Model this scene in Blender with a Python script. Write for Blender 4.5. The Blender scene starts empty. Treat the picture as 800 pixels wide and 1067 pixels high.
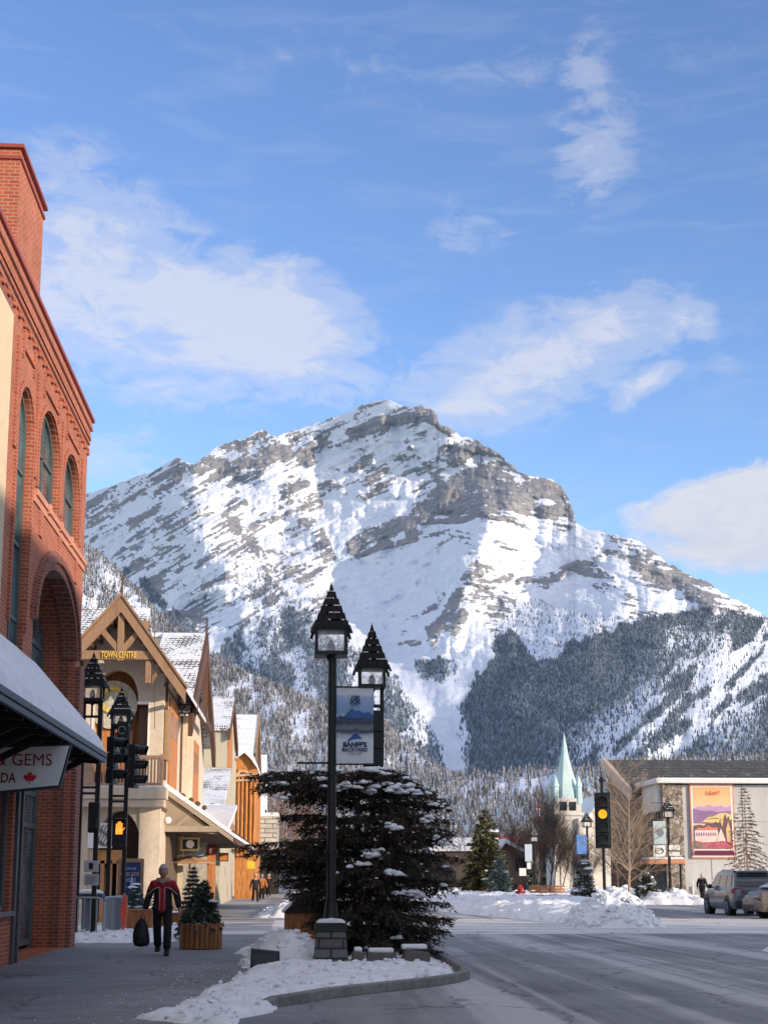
import bpy, bmesh, math, random
import numpy as np
from mathutils import Vector, Matrix
from mathutils.geometry import tessellate_polygon
PI = math.pi
C = bpy.context.scene.collection
S = bpy.context.scene
# ---------------------------------------------------------------- surveying: the camera station and lines of sight to real places
F = 1540.; PT = math.radians(10.5); PPY = 914-F*math.tan(PT)
PS = math.atan(90*math.cos(PT)/F); EYE = 1.55
DV = Vector((math.sin(PS)*math.cos(PT), math.cos(PS)*math.cos(PT), math.sin(PT)))
RV = Vector((math.cos(PS), -math.sin(PS), 0))
UV = Vector((-math.sin(PS)*math.sin(PT), -math.cos(PS)*math.sin(PT), math.cos(PT)))
def ray(px, py): return DV+RV*((px-400)/F)+UV*((PPY-py)/F)
def PX(px, py, Y):
    r = ray(px, py); k = Y/r.y; return Vector((r.x*k, Y, EYE+r.z*k))
def XP(px, py, X):
    r = ray(px, py); k = X/r.x; return Vector((X, r.y*k, EYE+r.z*k))
def G(px, py, z=0):
    r = ray(px, py); k = (z-EYE)/r.z; return Vector((r.x*k, r.y*k, z))
# ---------------------------------------------------------------- objects
def tag(o, label=None, cat=None, group=None, kind=None):
    if label: o['label'] = label
    if cat: o['category'] = cat
    if group: o['group'] = group
    if kind: o['kind'] = kind
    return o
ORG = {}
def thing(name, loc, label, cat, group=None, rz=0):
    o = bpy.data.objects.new(name, None); C.objects.link(o); o.empty_display_size = .2
    o.location = loc; o.rotation_euler = (0, 0, rz); ORG[o.name] = Vector(loc)
    return tag(o, label, cat, group)
def copy_tree(o, parent=None):
    c = o.copy(); C.objects.link(c)
    if parent: c.parent = parent
    for ch in list(o.children): copy_tree(ch, c)
    return c
class MB:
    def __init__(s): s.v = []; s.f = []; s.m = []; s.cur = 0
    def add(s, vs, fs):
        n = len(s.v); s.v += [tuple(v) for v in vs]; s.f += [tuple(i+n for i in f) for f in fs]; s.m += [s.cur]*len(fs); return s
    def box(s, x0, x1, y0, y1, z0, z1):
        return s.add([(x0,y0,z0),(x1,y0,z0),(x1,y1,z0),(x0,y1,z0),(x0,y0,z1),(x1,y0,z1),(x1,y1,z1),(x0,y1,z1)],
                     [(0,3,2,1),(4,5,6,7),(0,1,5,4),(1,2,6,5),(2,3,7,6),(3,0,4,7)])
    def bar(s, a, b, w, h=None, up=(0,0,1)):
        a = Vector(a); b = Vector(b); h = h or w; d = (b-a).normalized(); up = Vector(up)
        if abs(d.dot(up)) > .99: up = Vector((0,1,0))
        sx = d.cross(up).normalized()*w/2; sy = sx.cross(d).normalized()*h/2
        vs = [p+i*sx+j*sy for p in (a, b) for i, j in ((-1,-1),(1,-1),(1,1),(-1,1))]
        return s.add(vs, [(0,3,2,1),(4,5,6,7),(0,1,5,4),(1,2,6,5),(2,3,7,6),(3,0,4,7)])
    def tube(s, a, b, r0, r1=None, n=10, cap=True):
        a = Vector(a); b = Vector(b); r1 = r0 if r1 is None else r1; d = (b-a).normalized()
        up = Vector((0,0,1)) if abs(d.z) < .95 else Vector((0,1,0))
        x = d.cross(up).normalized(); y = x.cross(d)
        vs = [p+(x*math.cos(2*PI*i/n)+y*math.sin(2*PI*i/n))*r for p, r in ((a, r0), (b, r1)) for i in range(n)]
        fs = [(i, i+n, (i+1) % n+n, (i+1) % n) for i in range(n)]
        if cap: fs += [tuple(range(n)), tuple(range(2*n-1, n-1, -1))]
        return s.add(vs, fs)
    def path(s, pts, rs, n=8):
        pts = [Vector(p) for p in pts]; vs = []; k = len(pts)
        for i, p in enumerate(pts):
            d = (pts[min(i+1, k-1)]-pts[max(i-1, 0)]).normalized()
            up = Vector((0,0,1)) if abs(d.z) < .95 else Vector((0,1,0))
            x = d.cross(up).normalized(); y = x.cross(d); r = rs[i] if hasattr(rs, '__len__') else rs
            vs += [p+(x*math.cos(2*PI*j/n)+y*math.sin(2*PI*j/n))*r for j in range(n)]
        fs = [(i*n+j, (i+1)*n+j, (i+1)*n+(j+1) % n, i*n+(j+1) % n) for i in range(k-1) for j in range(n)]
        fs += [tuple(range(n)), tuple(range(k*n-1, (k-1)*n-1, -1))]
        return s.add(vs, fs)
    def lathe(s, prof, c=(0,0,0), n=20, a0=0):
        vs = [(c[0]+r*math.cos(a0+2*PI*i/n), c[1]+r*math.sin(a0+2*PI*i/n), c[2]+z) for r, z in prof for i in range(n)]
        fs = [(k*n+i, k*n+(i+1) % n, (k+1)*n+(i+1) % n, (k+1)*n+i) for k in range(len(prof)-1) for i in range(n)]
        fs += [tuple(range(n-1, -1, -1)), tuple(range((len(prof)-1)*n, len(prof)*n))]
        return s.add(vs, fs)
    def prism(s, poly, f0, f1):
        """poly: list of (u,v); f0,f1: functions (u,v)->xyz for the two ends"""
        n = len(poly); vs = [f0(*p) for p in poly]+[f1(*p) for p in poly]
        tr = tessellate_polygon([[Vector((p[0], p[1], 0)) for p in poly]])
        fs = [tuple(t) for t in tr]+[tuple(i+n for i in t[::-1]) for t in tr]+[(i, (i+1) % n, (i+1) % n+n, i+n) for i in range(n)]
        return s.add(vs, fs)
    def sheet(s, poly, f):
        tr = tessellate_polygon([[Vector((p[0], p[1], 0)) for p in poly]])
        return s.add([f(*p) for p in poly], [tuple(t) for t in tr])
    def wall(s, outer, holes, f, depth):
        """f(u,v,d)->xyz, d is the distance into the wall; the holes get reveals of that depth"""
        L = [[Vector((p[0], p[1], 0)) for p in q] for q in [outer]+holes]
        tr = tessellate_polygon(L); flat = [p for q in [outer]+holes for p in q]
        s.add([f(p[0], p[1], 0) for p in flat], [tuple(t) for t in tr])
        for q in holes:
            n = len(q); s.add([f(p[0], p[1], 0) for p in q]+[f(p[0], p[1], depth) for p in q], [(i, (i+1) % n, (i+1) % n+n, i+n) for i in range(n)])
        return s
    def build(s, name, mat, parent=None, smooth=False, bevel=0, loc=None, world=True, fix=True, autos=None):
        me = bpy.data.meshes.new(name)
        off = Vector((0,0,0))
        if loc is not None: off = Vector(loc)
        elif parent is not None and world:
            r = parent
            while r.parent: r = r.parent
            off = ORG.get(r.name, Vector((0,0,0)))
        me.from_pydata([(v[0]-off.x, v[1]-off.y, v[2]-off.z) for v in s.v], [], s.f)
        mats = mat if isinstance(mat, (list, tuple)) else [mat]
        for m in mats: me.materials.append(m)
        if len(mats) > 1: me.polygons.foreach_set('material_index', s.m)
        if fix:
            bm = bmesh.new(); bm.from_mesh(me); bmesh.ops.recalc_face_normals(bm, faces=bm.faces); bm.to_mesh(me); bm.free()
        if smooth: me.polygons.foreach_set('use_smooth', [True]*len(me.polygons))
        me.update()
        o = bpy.data.objects.new(name, me); C.objects.link(o)
        if loc is not None: o.location = loc
        if parent: o.parent = parent
        if bevel:
            b = o.modifiers.new('b', 'BEVEL'); b.width = bevel; b.segments = 2; b.limit_method = 'ANGLE'; b.angle_limit = .6
        return o
def arch(u0, u1, v0, vs, vt, n=14):
    """outline of an opening with an arched head"""
    c = (u0+u1)/2; r = (u1-u0)/2
    return [(u0, v0), (u1, v0)]+[(c+r*math.cos(PI*i/n), vs+(vt-vs)*math.sin(PI*i/n)) for i in range(n+1)]
def rect(u0, u1, v0, v1): return [(u0, v0), (u1, v0), (u1, v1), (u0, v1)]
def text(body, size, mat, parent, loc, rot=(PI/2, 0, 0), name='lettering', align='CENTER', ext=.004, sx=1, shear=0, bold=0):
    cu = bpy.data.curves.new(name, 'FONT'); cu.body = body; cu.size = size; cu.align_x = align; cu.extrude = ext; cu.resolution_u = 3
    cu.shear = shear; cu.offset = bold; cu.materials.append(mat)
    tmp = bpy.data.objects.new('tmp', cu); C.objects.link(tmp)
    dg = bpy.context.evaluated_depsgraph_get()
    me = bpy.data.meshes.new_from_object(tmp.evaluated_get(dg)); bpy.data.objects.remove(tmp); bpy.data.curves.remove(cu)
    o = bpy.data.objects.new(name, me); C.objects.link(o)
    r = parent
    while r is not None and r.parent: r = r.parent
    o.location = Vector(loc)-(ORG.get(r.name, Vector((0,0,0))) if r else Vector((0,0,0)))
    o.rotation_euler = rot; o.scale = (sx, 1, 1); o.parent = parent
    return o
# ---------------------------------------------------------------- materials
def newmat(name):
    m = bpy.data.materials.new(name); m.use_nodes = True; nt = m.node_tree; b = nt.nodes['Principled BSDF']; return m, nt, b
def N(nt, t, **k):
    n = nt.nodes.new(t)
    for a, v in k.items():
        if a.startswith('i_'): n.inputs[a[2:].replace('_', ' ')].default_value = v
        else: setattr(n, a, v)
    return n
def ramp(nt, fac, stops, interp='LINEAR'):
    r = nt.nodes.new('ShaderNodeValToRGB'); r.color_ramp.interpolation = interp; e = r.color_ramp.elements
    for i, (p, c) in enumerate(stops):
        if i > 1: e.new(p)
        e[i].position = p; e[i].color = tuple(c)+(1,) if hasattr(c, '__len__') else (c, c, c, 1)
    nt.links.new(fac, r.inputs[0]); return r.outputs[0]
def mixc(nt, fac, a, b, mode='MIX'):
    m = nt.nodes.new('ShaderNodeMix'); m.data_type = 'RGBA'; m.blend_type = mode
    for j, v in ((0, fac), (6, a), (7, b)):
        s = m.inputs[j]
        if isinstance(v, (int, float)): s.default_value = v if j == 0 else (v, v, v, 1)
        elif isinstance(v, tuple): s.default_value = v+(1,) if len(v) == 3 else v
        else: nt.links.new(v, s)
    return m.outputs[2]
def math_(nt, op, a, b=None, c=None, clamp=False):
    m = nt.nodes.new('ShaderNodeMath'); m.operation = op; m.use_clamp = clamp
    for s, v in zip(m.inputs, (a, b, c)):
        if v is None: continue
        if isinstance(v, (int, float)): s.default_value = v
        else: nt.links.new(v, s)
    return m.outputs[0]
def coords(nt, scale=(1,1,1), kind='Object', rot=(0,0,0)):
    tc = nt.nodes.new('ShaderNodeTexCoord'); mp = nt.nodes.new('ShaderNodeMapping'); mp.inputs['Scale'].default_value = scale; mp.inputs['Rotation'].default_value = rot
    nt.links.new(tc.outputs[kind], mp.inputs[0]); return mp.outputs[0]
def noise(nt, vec, scale, detail=4, rough=.55, dist=0):
    n = N(nt, 'ShaderNodeTexNoise'); n.inputs['Scale'].default_value = scale; n.inputs['Detail'].default_value = detail; n.inputs['Roughness'].default_value = rough; n.inputs['Distortion'].default_value = dist
    nt.links.new(vec, n.inputs['Vector']); return n.outputs[0]
def bump(nt, b, h, strength=.3, dist=.02):
    n = N(nt, 'ShaderNodeBump'); n.inputs['Strength'].default_value = strength; n.inputs['Distance'].default_value = dist
    nt.links.new(h, n.inputs['Height']); nt.links.new(n.outputs[0], b.inputs['Normal'])
def M(name, col, rough=.7, var=.25, scale=6, bmp=.15, metal=0, stretch=(1,1,1), dirt=0, spec=.3, bd=.01):
    m, nt, b = newmat(name); co = coords(nt, stretch)
    n1 = noise(nt, co, scale, 6, .65); n2 = noise(nt, co, scale*.13, 3)
    f = mixc(nt, .45, n1, n2)
    c = ramp(nt, f, [(.3, tuple(x*(1-var) for x in col)), (.7, tuple(min(1, x*(1+var)) for x in col))])
    nt.links.new(c, b.inputs['Base Color']); b.inputs['Roughness'].default_value = rough; b.inputs['Metallic'].default_value = metal
    b.inputs['Specular IOR Level'].default_value = spec
    if bmp: bump(nt, b, n1, bmp, bd)
    return m
def brick_mat(name, c1, c2, mortar, bw=.215, bh=.075, ms=.012, var=.3):
    m, nt, b = newmat(name); tc = nt.nodes.new('ShaderNodeTexCoord'); sx = N(nt, 'ShaderNodeSeparateXYZ'); nt.links.new(tc.outputs['Object'], sx.inputs[0])
    gm = nt.nodes.new('ShaderNodeNewGeometry'); sn = N(nt, 'ShaderNodeSeparateXYZ'); nt.links.new(gm.outputs['True Normal'], sn.inputs[0])
    ax = math_(nt, 'GREATER_THAN', math_(nt, 'ABSOLUTE', sn.outputs[0]), .6)
    mx = nt.nodes.new('ShaderNodeMix'); mx.data_type = 'FLOAT'; nt.links.new(ax, mx.inputs[0]); nt.links.new(sx.outputs[0], mx.inputs[2]); nt.links.new(sx.outputs[1], mx.inputs[3])
    cb = N(nt, 'ShaderNodeCombineXYZ'); nt.links.new(mx.outputs[0], cb.inputs[0]); nt.links.new(sx.outputs[2], cb.inputs[1])
    t = N(nt, 'ShaderNodeTexBrick'); t.inputs['Scale'].default_value = 1; t.inputs['Brick Width'].default_value = bw; t.inputs['Row Height'].default_value = bh; t.inputs['Mortar Size'].default_value = ms
    t.inputs['Color1'].default_value = c1+(1,); t.inputs['Color2'].default_value = c2+(1,); t.inputs['Mortar'].default_value = mortar+(1,); t.inputs['Bias'].default_value = -.1
    nt.links.new(cb.outputs[0], t.inputs['Vector'])
    n1 = noise(nt, tc.outputs['Object'], 1.2, 5, .7)
    c = mixc(nt, 1, t.outputs['Color'], ramp(nt, n1, [(.3, 1-var), (.7, 1.0)]), 'MULTIPLY')
    nt.links.new(c, b.inputs['Base Color']); b.inputs['Roughness'].default_value = .85; b.inputs['Specular IOR Level'].default_value = .2
    bump(nt, b, math_(nt, 'SUBTRACT', 1, t.outputs['Fac']), .5, .012)
    return m
def glass_mat(name, tint=(.03,.05,.06), rough=.08, warm=0):
    m, nt, b = newmat(name); co = coords(nt)
    n1 = noise(nt, co, 1.3, 2); c = ramp(nt, n1, [(.35, tuple(x*.5 for x in tint)), (.65, tuple(x*1.8 for x in tint))])
    nt.links.new(c, b.inputs['Base Color']); b.inputs['Roughness'].default_value = rough; b.inputs['Specular IOR Level'].default_value = .9
    bump(nt, b, noise(nt, co, .9, 2), .06, .05)
    return m
def emit(name, col, s):
    m, nt, b = newmat(name); b.inputs['Base Color'].default_value = col+(1,); b.inputs['Emission Color'].default_value = col+(1,); b.inputs['Emission Strength'].default_value = s
    n = noise(nt, coords(nt), 20, 2); nt.links.new(ramp(nt, n, [(.3, tuple(x*.7 for x in col)), (.7, col)]), b.inputs['Base Color']); return m
def snow_mat(name, col=(.80,.82,.86), bs=.5, sc=9, dirt=.0):
    m, nt, b = newmat(name); co = coords(nt)
    n1 = noise(nt, co, sc, 8, .65); n2 = noise(nt, co, sc*.2, 4)
    c = ramp(nt, mixc(nt, .5, n1, n2), [(.3, tuple(x*(.78-dirt) for x in col)), (.6, col)])
    if dirt: c = mixc(nt, ramp(nt, noise(nt, co, sc*2.5, 5, .7), [(.62, 0), (.75, .5)]), c, (.2,.17,.14))
    nt.links.new(c, b.inputs['Base Color']); b.inputs['Roughness'].default_value = .85; b.inputs['Specular IOR Level'].default_value = .15
    b.inputs['Subsurface Weight'].default_value = 0
    bump(nt, b, mixc(nt, .6, n1, n2), bs, .06)
    return m
SNOW = snow_mat('snow'); SNOWD = snow_mat('trodden_snow', (.74,.75,.78), .6, 7, .12)
BLACK = M('black_metal', (.012,.012,.014), .45, .3, 20, .08, 0)
def pcg(ix, iy, seed):
    h = (ix.astype(np.int64)*374761393+iy.astype(np.int64)*668265263+seed*974711) & 0xffffffff
    h = ((h ^ (h >> 13))*1274126177) & 0xffffffff
    return ((h ^ (h >> 16)) & 0xffff)/65535.
def vnoise(x, y, seed=0):
    ix = np.floor(x); iy = np.floor(y); fx = x-ix; fy = y-iy; fx = fx*fx*fx*(fx*(fx*6-15)+10); fy = fy*fy*fy*(fy*(fy*6-15)+10)
    a = pcg(ix, iy, seed); b = pcg(ix+1, iy, seed); c = pcg(ix, iy+1, seed); d = pcg(ix+1, iy+1, seed)
    return (a*(1-fx)+b*fx)*(1-fy)+(c*(1-fx)+d*fx)*fy
def fbm(x, y, oct=5, seed=0, gain=.5):
    r = 0; a = 1; t = 0
    for i in range(oct): r = r+a*vnoise(x, y, seed+i*17); t += a; a *= gain; x = x*2.03+5.1; y = y*2.03+3.7
    return r/t
def ridged(x, y, oct=5, seed=0, gain=.55):
    r = 0; a = 1; t = 0
    for i in range(oct): r = r+a*(1-np.abs(2*vnoise(x, y, seed+i*17)-1)); t += a; a *= gain; x = x*2.07+1.1; y = y*2.07+8.7
    return r/t
def sm(a, b, x):
    t = np.clip((x-a)/(b-a), 0, 1); return t*t*(3-2*t)
# ---------------------------------------------------------------- camera, sun, sky
cam = bpy.data.cameras.new('camera'); co_ = bpy.data.objects.new('camera', cam); C.objects.link(co_)
co_.location = (0, 0, EYE); co_.matrix_world = Matrix.Translation((0,0,EYE)) @ Matrix((RV, UV, -DV)).transposed().to_4x4()
cam.sensor_fit = 'HORIZONTAL'; cam.sensor_width = 36; cam.lens = 36*F/800; cam.shift_y = (PPY-533.5)/800; cam.clip_end = 60000; cam.clip_start = .1
S.camera = co_
S.view_settings.view_transform = 'Standard'; S.view_settings.look = 'None'; S.view_settings.exposure = 0
SAZ = math.radians(51); SEL = math.radians(11)          # the sun stands behind the camera, to its right
sd = Vector((math.sin(SAZ)*math.cos(SEL), -math.cos(SAZ)*math.cos(SEL), math.sin(SEL)))
sl = bpy.data.lights.new('sun', 'SUN'); sl.energy = 5.0; sl.angle = math.radians(.6); sl.color = (1, .84, .67)
so = bpy.data.objects.new('sun', sl); C.objects.link(so); so.rotation_euler = sd.to_track_quat('Z', 'Y').to_euler(); so.location = (30, -30, 30)
w = bpy.data.worlds.new('World'); S.world = w; w.use_nodes = True; nt = w.node_tree
for n in list(nt.nodes): nt.nodes.remove(n)
sky = N(nt, 'ShaderNodeTexSky'); sky.sky_type = 'NISHITA'; sky.sun_disc = False; sky.sun_elevation = SEL; sky.sun_rotation = PI-SAZ
sky.altitude = 1400; sky.air_density = 1.0; sky.dust_density = .3; sky.ozone_density = 1.5
hs = N(nt, 'ShaderNodeHueSaturation'); hs.inputs['Hue'].default_value = .515; hs.inputs['Saturation'].default_value = 1.14; hs.inputs['Value'].default_value = 2.0
nt.links.new(sky.outputs[0], hs.inputs['Color'])
bg = N(nt, 'ShaderNodeBackground'); bg.inputs['Strength'].default_value = .15; nt.links.new(hs.outputs[0], bg.inputs[0])
# clouds, laid out on the sky by direction
tc = N(nt, 'ShaderNodeTexCoord'); sp = N(nt, 'ShaderNodeSeparateXYZ'); nt.links.new(tc.outputs['Generated'], sp.inputs[0])
az = math_(nt, 'ARCTAN2', sp.outputs[0], sp.outputs[1]); el = math_(nt, 'ARCSINE', sp.outputs[2])
cv = N(nt, 'ShaderNodeCombineXYZ'); nt.links.new(az, cv.inputs[0]); nt.links.new(el, cv.inputs[1])
mp = N(nt, 'ShaderNodeMapping'); mp.inputs['Scale'].default_value = (1, 1.9, 1); mp.inputs['Rotation'].default_value = (0, 0, .45); nt.links.new(cv.outputs[0], mp.inputs[0])
nb = noise(nt, mp.outputs[0], 9, 9, .58, .6); nf = noise(nt, mp.outputs[0], 30, 8, .6, 1.2)
mw = N(nt, 'ShaderNodeMapping'); mw.inputs['Scale'].default_value = (1, 5.5, 1); mw.inputs['Rotation'].default_value = (0, 0, -.35); nt.links.new(cv.outputs[0], mw.inputs[0])
nw = noise(nt, mw.outputs[0], 11, 8, .55, .5)
def blob(px, py, rx, ry, rot=0):
    r = ray(px, py).normalized(); a0 = math.atan2(r.x, r.y); e0 = math.asin(r.z); sc = 1566.
    m = N(nt, 'ShaderNodeMapping'); m.vector_type = 'TEXTURE'; m.inputs['Location'].default_value = (a0, e0, 0); m.inputs['Rotation'].default_value = (0, 0, math.radians(rot)); m.inputs['Scale'].default_value = (rx/sc, ry/sc, 1)
    nt.links.new(cv.outputs[0], m.inputs[0]); l = N(nt, 'ShaderNodeVectorMath', operation='LENGTH'); nt.links.new(m.outputs[0], l.inputs[0])
    return math_(nt, 'SUBTRACT', 1, l.outputs['Value'], clamp=True)
def addall(L):
    r = L[0]
    for x in L[1:]: r = math_(nt, 'ADD', r, x)
    return r
SC = math_
soft = addall([SC(nt, 'MULTIPLY', blob(*b[:5]), b[5]) for b in [(150,330,280,130,-8,1.0),(80,240,140,120,-20,.7),(265,325,150,80,0,.75),(330,370,170,60,-5,.6),(190,300,120,60,0,.3),(560,370,170,75,14,.85),(640,325,90,40,15,.6),(470,420,150,60,0,.7),(100,480,120,50,0,.8),(715,335,40,30,10,.5),(670,402,62,20,30,.9),(622,175,85,50,80,.30),(605,105,90,36,70,.22),(490,240,90,60,0,.24),(400,60,420,120,10,.22),(640,120,300,160,20,.22),(720,400,200,200,0,.25)]])
def shaped(b, nbk, nwk, thr):
    q = SC(nt, 'ADD', SC(nt, 'MULTIPLY', SC(nt, 'SUBTRACT', nb, .5), nbk), SC(nt, 'MULTIPLY', SC(nt, 'SUBTRACT', nw, .5), nwk))
    q = SC(nt, 'ADD', q, SC(nt, 'MULTIPLY', SC(nt, 'SUBTRACT', nf, .5), 1.25))
    return SC(nt, 'SUBTRACT', SC(nt, 'ADD', b, SC(nt, 'MULTIPLY', q, SC(nt, 'MINIMUM', SC(nt, 'MULTIPLY', b, 3), 1))), thr)
dens1 = ramp(nt, shaped(soft, 1.9, 1.0, .12), [(0, 0), (.5, .30), (1, .66)], 'EASE')
puff = addall([blob(*b) for b in [(745,545,130,62,0),(790,520,100,62,0),(800,550,130,66,0)]])
dens2 = ramp(nt, shaped(puff, 1.2, .4, .22), [(0, 0), (.25, .55), (.6, .92)], 'EASE')
dw = ramp(nt, nw, [(.50, 0), (.9, .16)])
dn = SC(nt, 'MAXIMUM', SC(nt, 'MAXIMUM', dens1, dens2), dw)
# unseen pale cloud added overhead and behind the camera for neutral fill light
fill_veil = math_(nt, 'MAXIMUM', ramp(nt, el, [(.62, 0), (.95, .8)]), math_(nt, 'MULTIPLY', ramp(nt, sp.outputs[1], [(.0, .75), (.25, 0)]), ramp(nt, el, [(.02, .3), (.3, 1)])))
fill_veil = math_(nt, 'MULTIPLY', fill_veil, ramp(nt, nb, [(.3, .6), (.6, 1)]))
dn = math_(nt, 'MAXIMUM', dn, fill_veil)
lit = ramp(nt, SC(nt, 'ADD', SC(nt, 'MULTIPLY', nf, .4), SC(nt, 'MULTIPLY', el, 1.6)), [(.25, (.58,.63,.80)), (.75, (.90,.89,.95))])
cb = N(nt, 'ShaderNodeBackground'); nt.links.new(lit, cb.inputs[0]); cb.inputs[1].default_value = .92
ms = N(nt, 'ShaderNodeMixShader'); nt.links.new(dn, ms.inputs[0]); nt.links.new(bg.outputs[0], ms.inputs[1]); nt.links.new(cb.outputs[0], ms.inputs[2])
out = N(nt, 'ShaderNodeOutputWorld'); nt.links.new(ms.outputs[0], out.inputs[0])
# ---------------------------------------------------------------- ground and mountains
def tps(pts):
    P_ = np.array(pts, float); xy = P_[:, :2]/100.; z = P_[:, 2]; n = len(z)
    d = np.linalg.norm(xy[:, None]-xy[None], axis=2); K = d*d*np.log(d+1e-9)+np.eye(n)*.02
    A = np.zeros((n+3, n+3)); A[:n, :n] = K; A[:n, n] = 1; A[:n, n+1:] = xy; A[n:, :n] = A[:n, n:].T
    s = np.linalg.solve(A, np.r_[z, 0, 0, 0])
    def ev(x, y):
        q = np.zeros_like(x)+s[n]+s[n+1]*x/100+s[n+2]*y/100
        for i in range(n):
            dd = (x/100-xy[i, 0])**2+(y/100-xy[i, 1])**2; q = q+s[i]*.5*dd*np.log(dd+1e-9)
        return q
    return ev
def dist_seg(x, y, pl, r):
    """soft 0..1 closeness to a polyline of radius r"""
    best = np.full(x.shape, 1e9)
    for (x0, y0), (x1, y1) in zip(pl[:-1], pl[1:]):
        dx, dy = x1-x0, y1-y0; t = np.clip(((x-x0)*dx+(y-y0)*dy)/(dx*dx+dy*dy+1e-9), 0, 1)
        best = np.minimum(best, (x-x0-t*dx)**2+(y-y0-t*dy)**2)
    return np.sqrt(best)/r
def inpoly(x, y, poly):
    c = np.zeros(x.shape, bool); n = len(poly)
    for i in range(n):
        x0, y0 = poly[i]; x1, y1 = poly[(i+1) % n]
        if y0 == y1: continue
        c ^= ((y0 > y) != (y1 > y)) & (x < (x1-x0)*(y-y0)/(y1-y0)+x0)
    return c
def rays(px, py):
    a = (px-400)/F; b = (PPY-py)/F
    return [DV[i]+a*RV[i]+b*UV[i] for i in range(3)]
def sheet_mesh(name, X, Y, Z, mat, attrs):
    nr, nc = X.shape; co = np.stack([X, Y, Z], -1).reshape(-1, 3)
    idx = np.arange(nr*nc).reshape(nr, nc)
    q = np.stack([idx[:-1, :-1], idx[1:, :-1], idx[1:, 1:], idx[:-1, 1:]], -1).reshape(-1, 4)
    me = bpy.data.meshes.new(name); me.vertices.add(len(co)); me.vertices.foreach_set('co', co.ravel().astype(np.float32))
    me.loops.add(q.size); me.loops.foreach_set('vertex_index', q.ravel().astype(np.int32)); me.polygons.add(len(q))
    me.polygons.foreach_set('loop_start', np.arange(0, q.size, 4, dtype=np.int32)); me.polygons.foreach_set('loop_total', np.full(len(q), 4, np.int32))
    me.update(calc_edges=True); me.polygons.foreach_set('use_smooth', np.ones(len(q), bool))
    for k, v in attrs.items():
        at = me.attributes.new(k, 'FLOAT', 'POINT'); at.data.foreach_set('value', v.ravel().astype(np.float32))
    me.materials.append(mat); o = bpy.data.objects.new(name, me); C.objects.link(o); return o
RNG = np.random.default_rng(7)
# --- Cascade-like massif
ridge_pts = [(-160,590),(-60,560),(60,528),(87,515),(108,508),(125,502),(145,497),(160,491),(172,482),(183,476),(190,480),(203,485),(214,475),(226,466),(240,460),(256,455),(271,447),(280,452),(288,456),(297,452),(312,447),(330,441),(350,434),(368,427),(380,422),(390,417),(402,416),(412,420),(424,424),(436,423),(448,425),(455,431),(457,440),(470,448),(480,455),(490,456),(505,464),(515,470),(524,476),(532,484),(540,492),(548,495),(560,495),(574,499),(584,506),(592,518),(597,532),(600,545),(608,550),(622,553),(640,558),(660,562),(672,568),(684,576),(697,588),(712,595),(728,603),(740,608),(752,618),(766,624),(780,632),(792,640),(830,655),(960,700)]
dep = tps([(-160,590,5900),(87,515,5450),(185,478,5100),(272,448,5150),(350,435,5100),(402,416,5050),(456,440,4850),(505,465,4750),(545,495,4600),(590,515,4500),(602,548,4350),(650,560,4100),(700,592,3900),(755,620,3700),(800,642,3600),(960,700,3400),
  (90,560,5000),(130,610,4250),(205,545,4250),(240,600,3950),(150,680,3600),(300,560,4500),(300,640,3850),(340,610,4050),(360,520,4800),(420,480,4850),(400,560,4450),(370,590,4300),(480,540,4350),(530,540,4250),(430,640,3900),(450,600,4020),(480,600,3850),(510,560,3950),(470,650,3700),(445,690,3450),(560,600,4000),(590,570,4100),(550,650,3500),(600,620,3650),(650,600,3800),(700,640,3300),(800,680,3100),
  (100,740,3000),(220,740,2900),(300,720,3050),(380,700,3200),(430,720,3000),(470,790,2500),(520,740,2650),(600,740,2450),(700,740,2300),(800,760,2150),(960,760,2100),(-160,900,1500),(200,900,1500),(400,900,1500),(600,900,1450),(800,900,1400),(960,900,1400)])
cols = np.arange(-90, 901, .9); vs_ = np.linspace(0, 1, 560)**1.0
rx_, ry_ = np.array(ridge_pts).T
rj = np.interp(cols, rx_, ry_)+(fbm(cols/6, cols*0, 4, 3)-.5)*5
px = np.repeat(cols[None], len(vs_), 0); py = rj[None]+vs_[:, None]*(880-rj[None])
ux = px+8*(fbm(px/30, py/30, 3, 50)-.5); uy = py+8*(fbm(px/30, py/30, 3, 60)-.5)
Yd = dep(px, py)
t_down = (py-rj[None])
# spurs (toward the viewer) and gullies (away)
for pl, r, am in [([(183,478),(200,520),(215,560),(262,610),(330,662),(352,690)],38,-150),([(130,560),(150,620),(200,690)],30,-90),([(272,450),(290,500),(330,545),(350,600)],26,-60),([(510,540),(496,570),(488,610),(478,650),(452,668)],24,-130),
      ([(600,548),(640,600),(660,650)],34,-80),([(402,420),(400,450)],20,-40),([(345,600),(370,650),(410,690),(450,745),(478,790)],20,110),([(222,500),(262,560),(310,600),(345,610)],22,70),([(430,600),(400,650)],24,50),([(520,560),(560,640),(520,700),(490,745)],26,60),([(660,562),(700,600),(760,632)],16,-60),
      ([(560,520),(575,545)],14,-40),([(90,560),(60,620)],30,60),([(250,640),(290,700),(340,730)],22,-70),([(200,640),(250,700)],18,60),([(760,650),(640,790)],40,-60),([(800,700),(700,800)],20,40)]:
    Yd = Yd+am*np.exp(-dist_seg(ux, uy, pl, r)**2)
fade = sm(0, 14, t_down)
Yd = Yd+1.6*np.maximum(0, 430-px)*(1-sm(620, 760, py))
rel = (ridged(px/75+1, py/75, 4, 5, .42)-.55)*230*sm(0, 40, t_down)+(ridged(px/23, py/23, 4, 9, .4)-.55)*50*fade
forestish = sm(640, 720, py)
Yd = Yd+rel*(1-.55*forestish)
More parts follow.
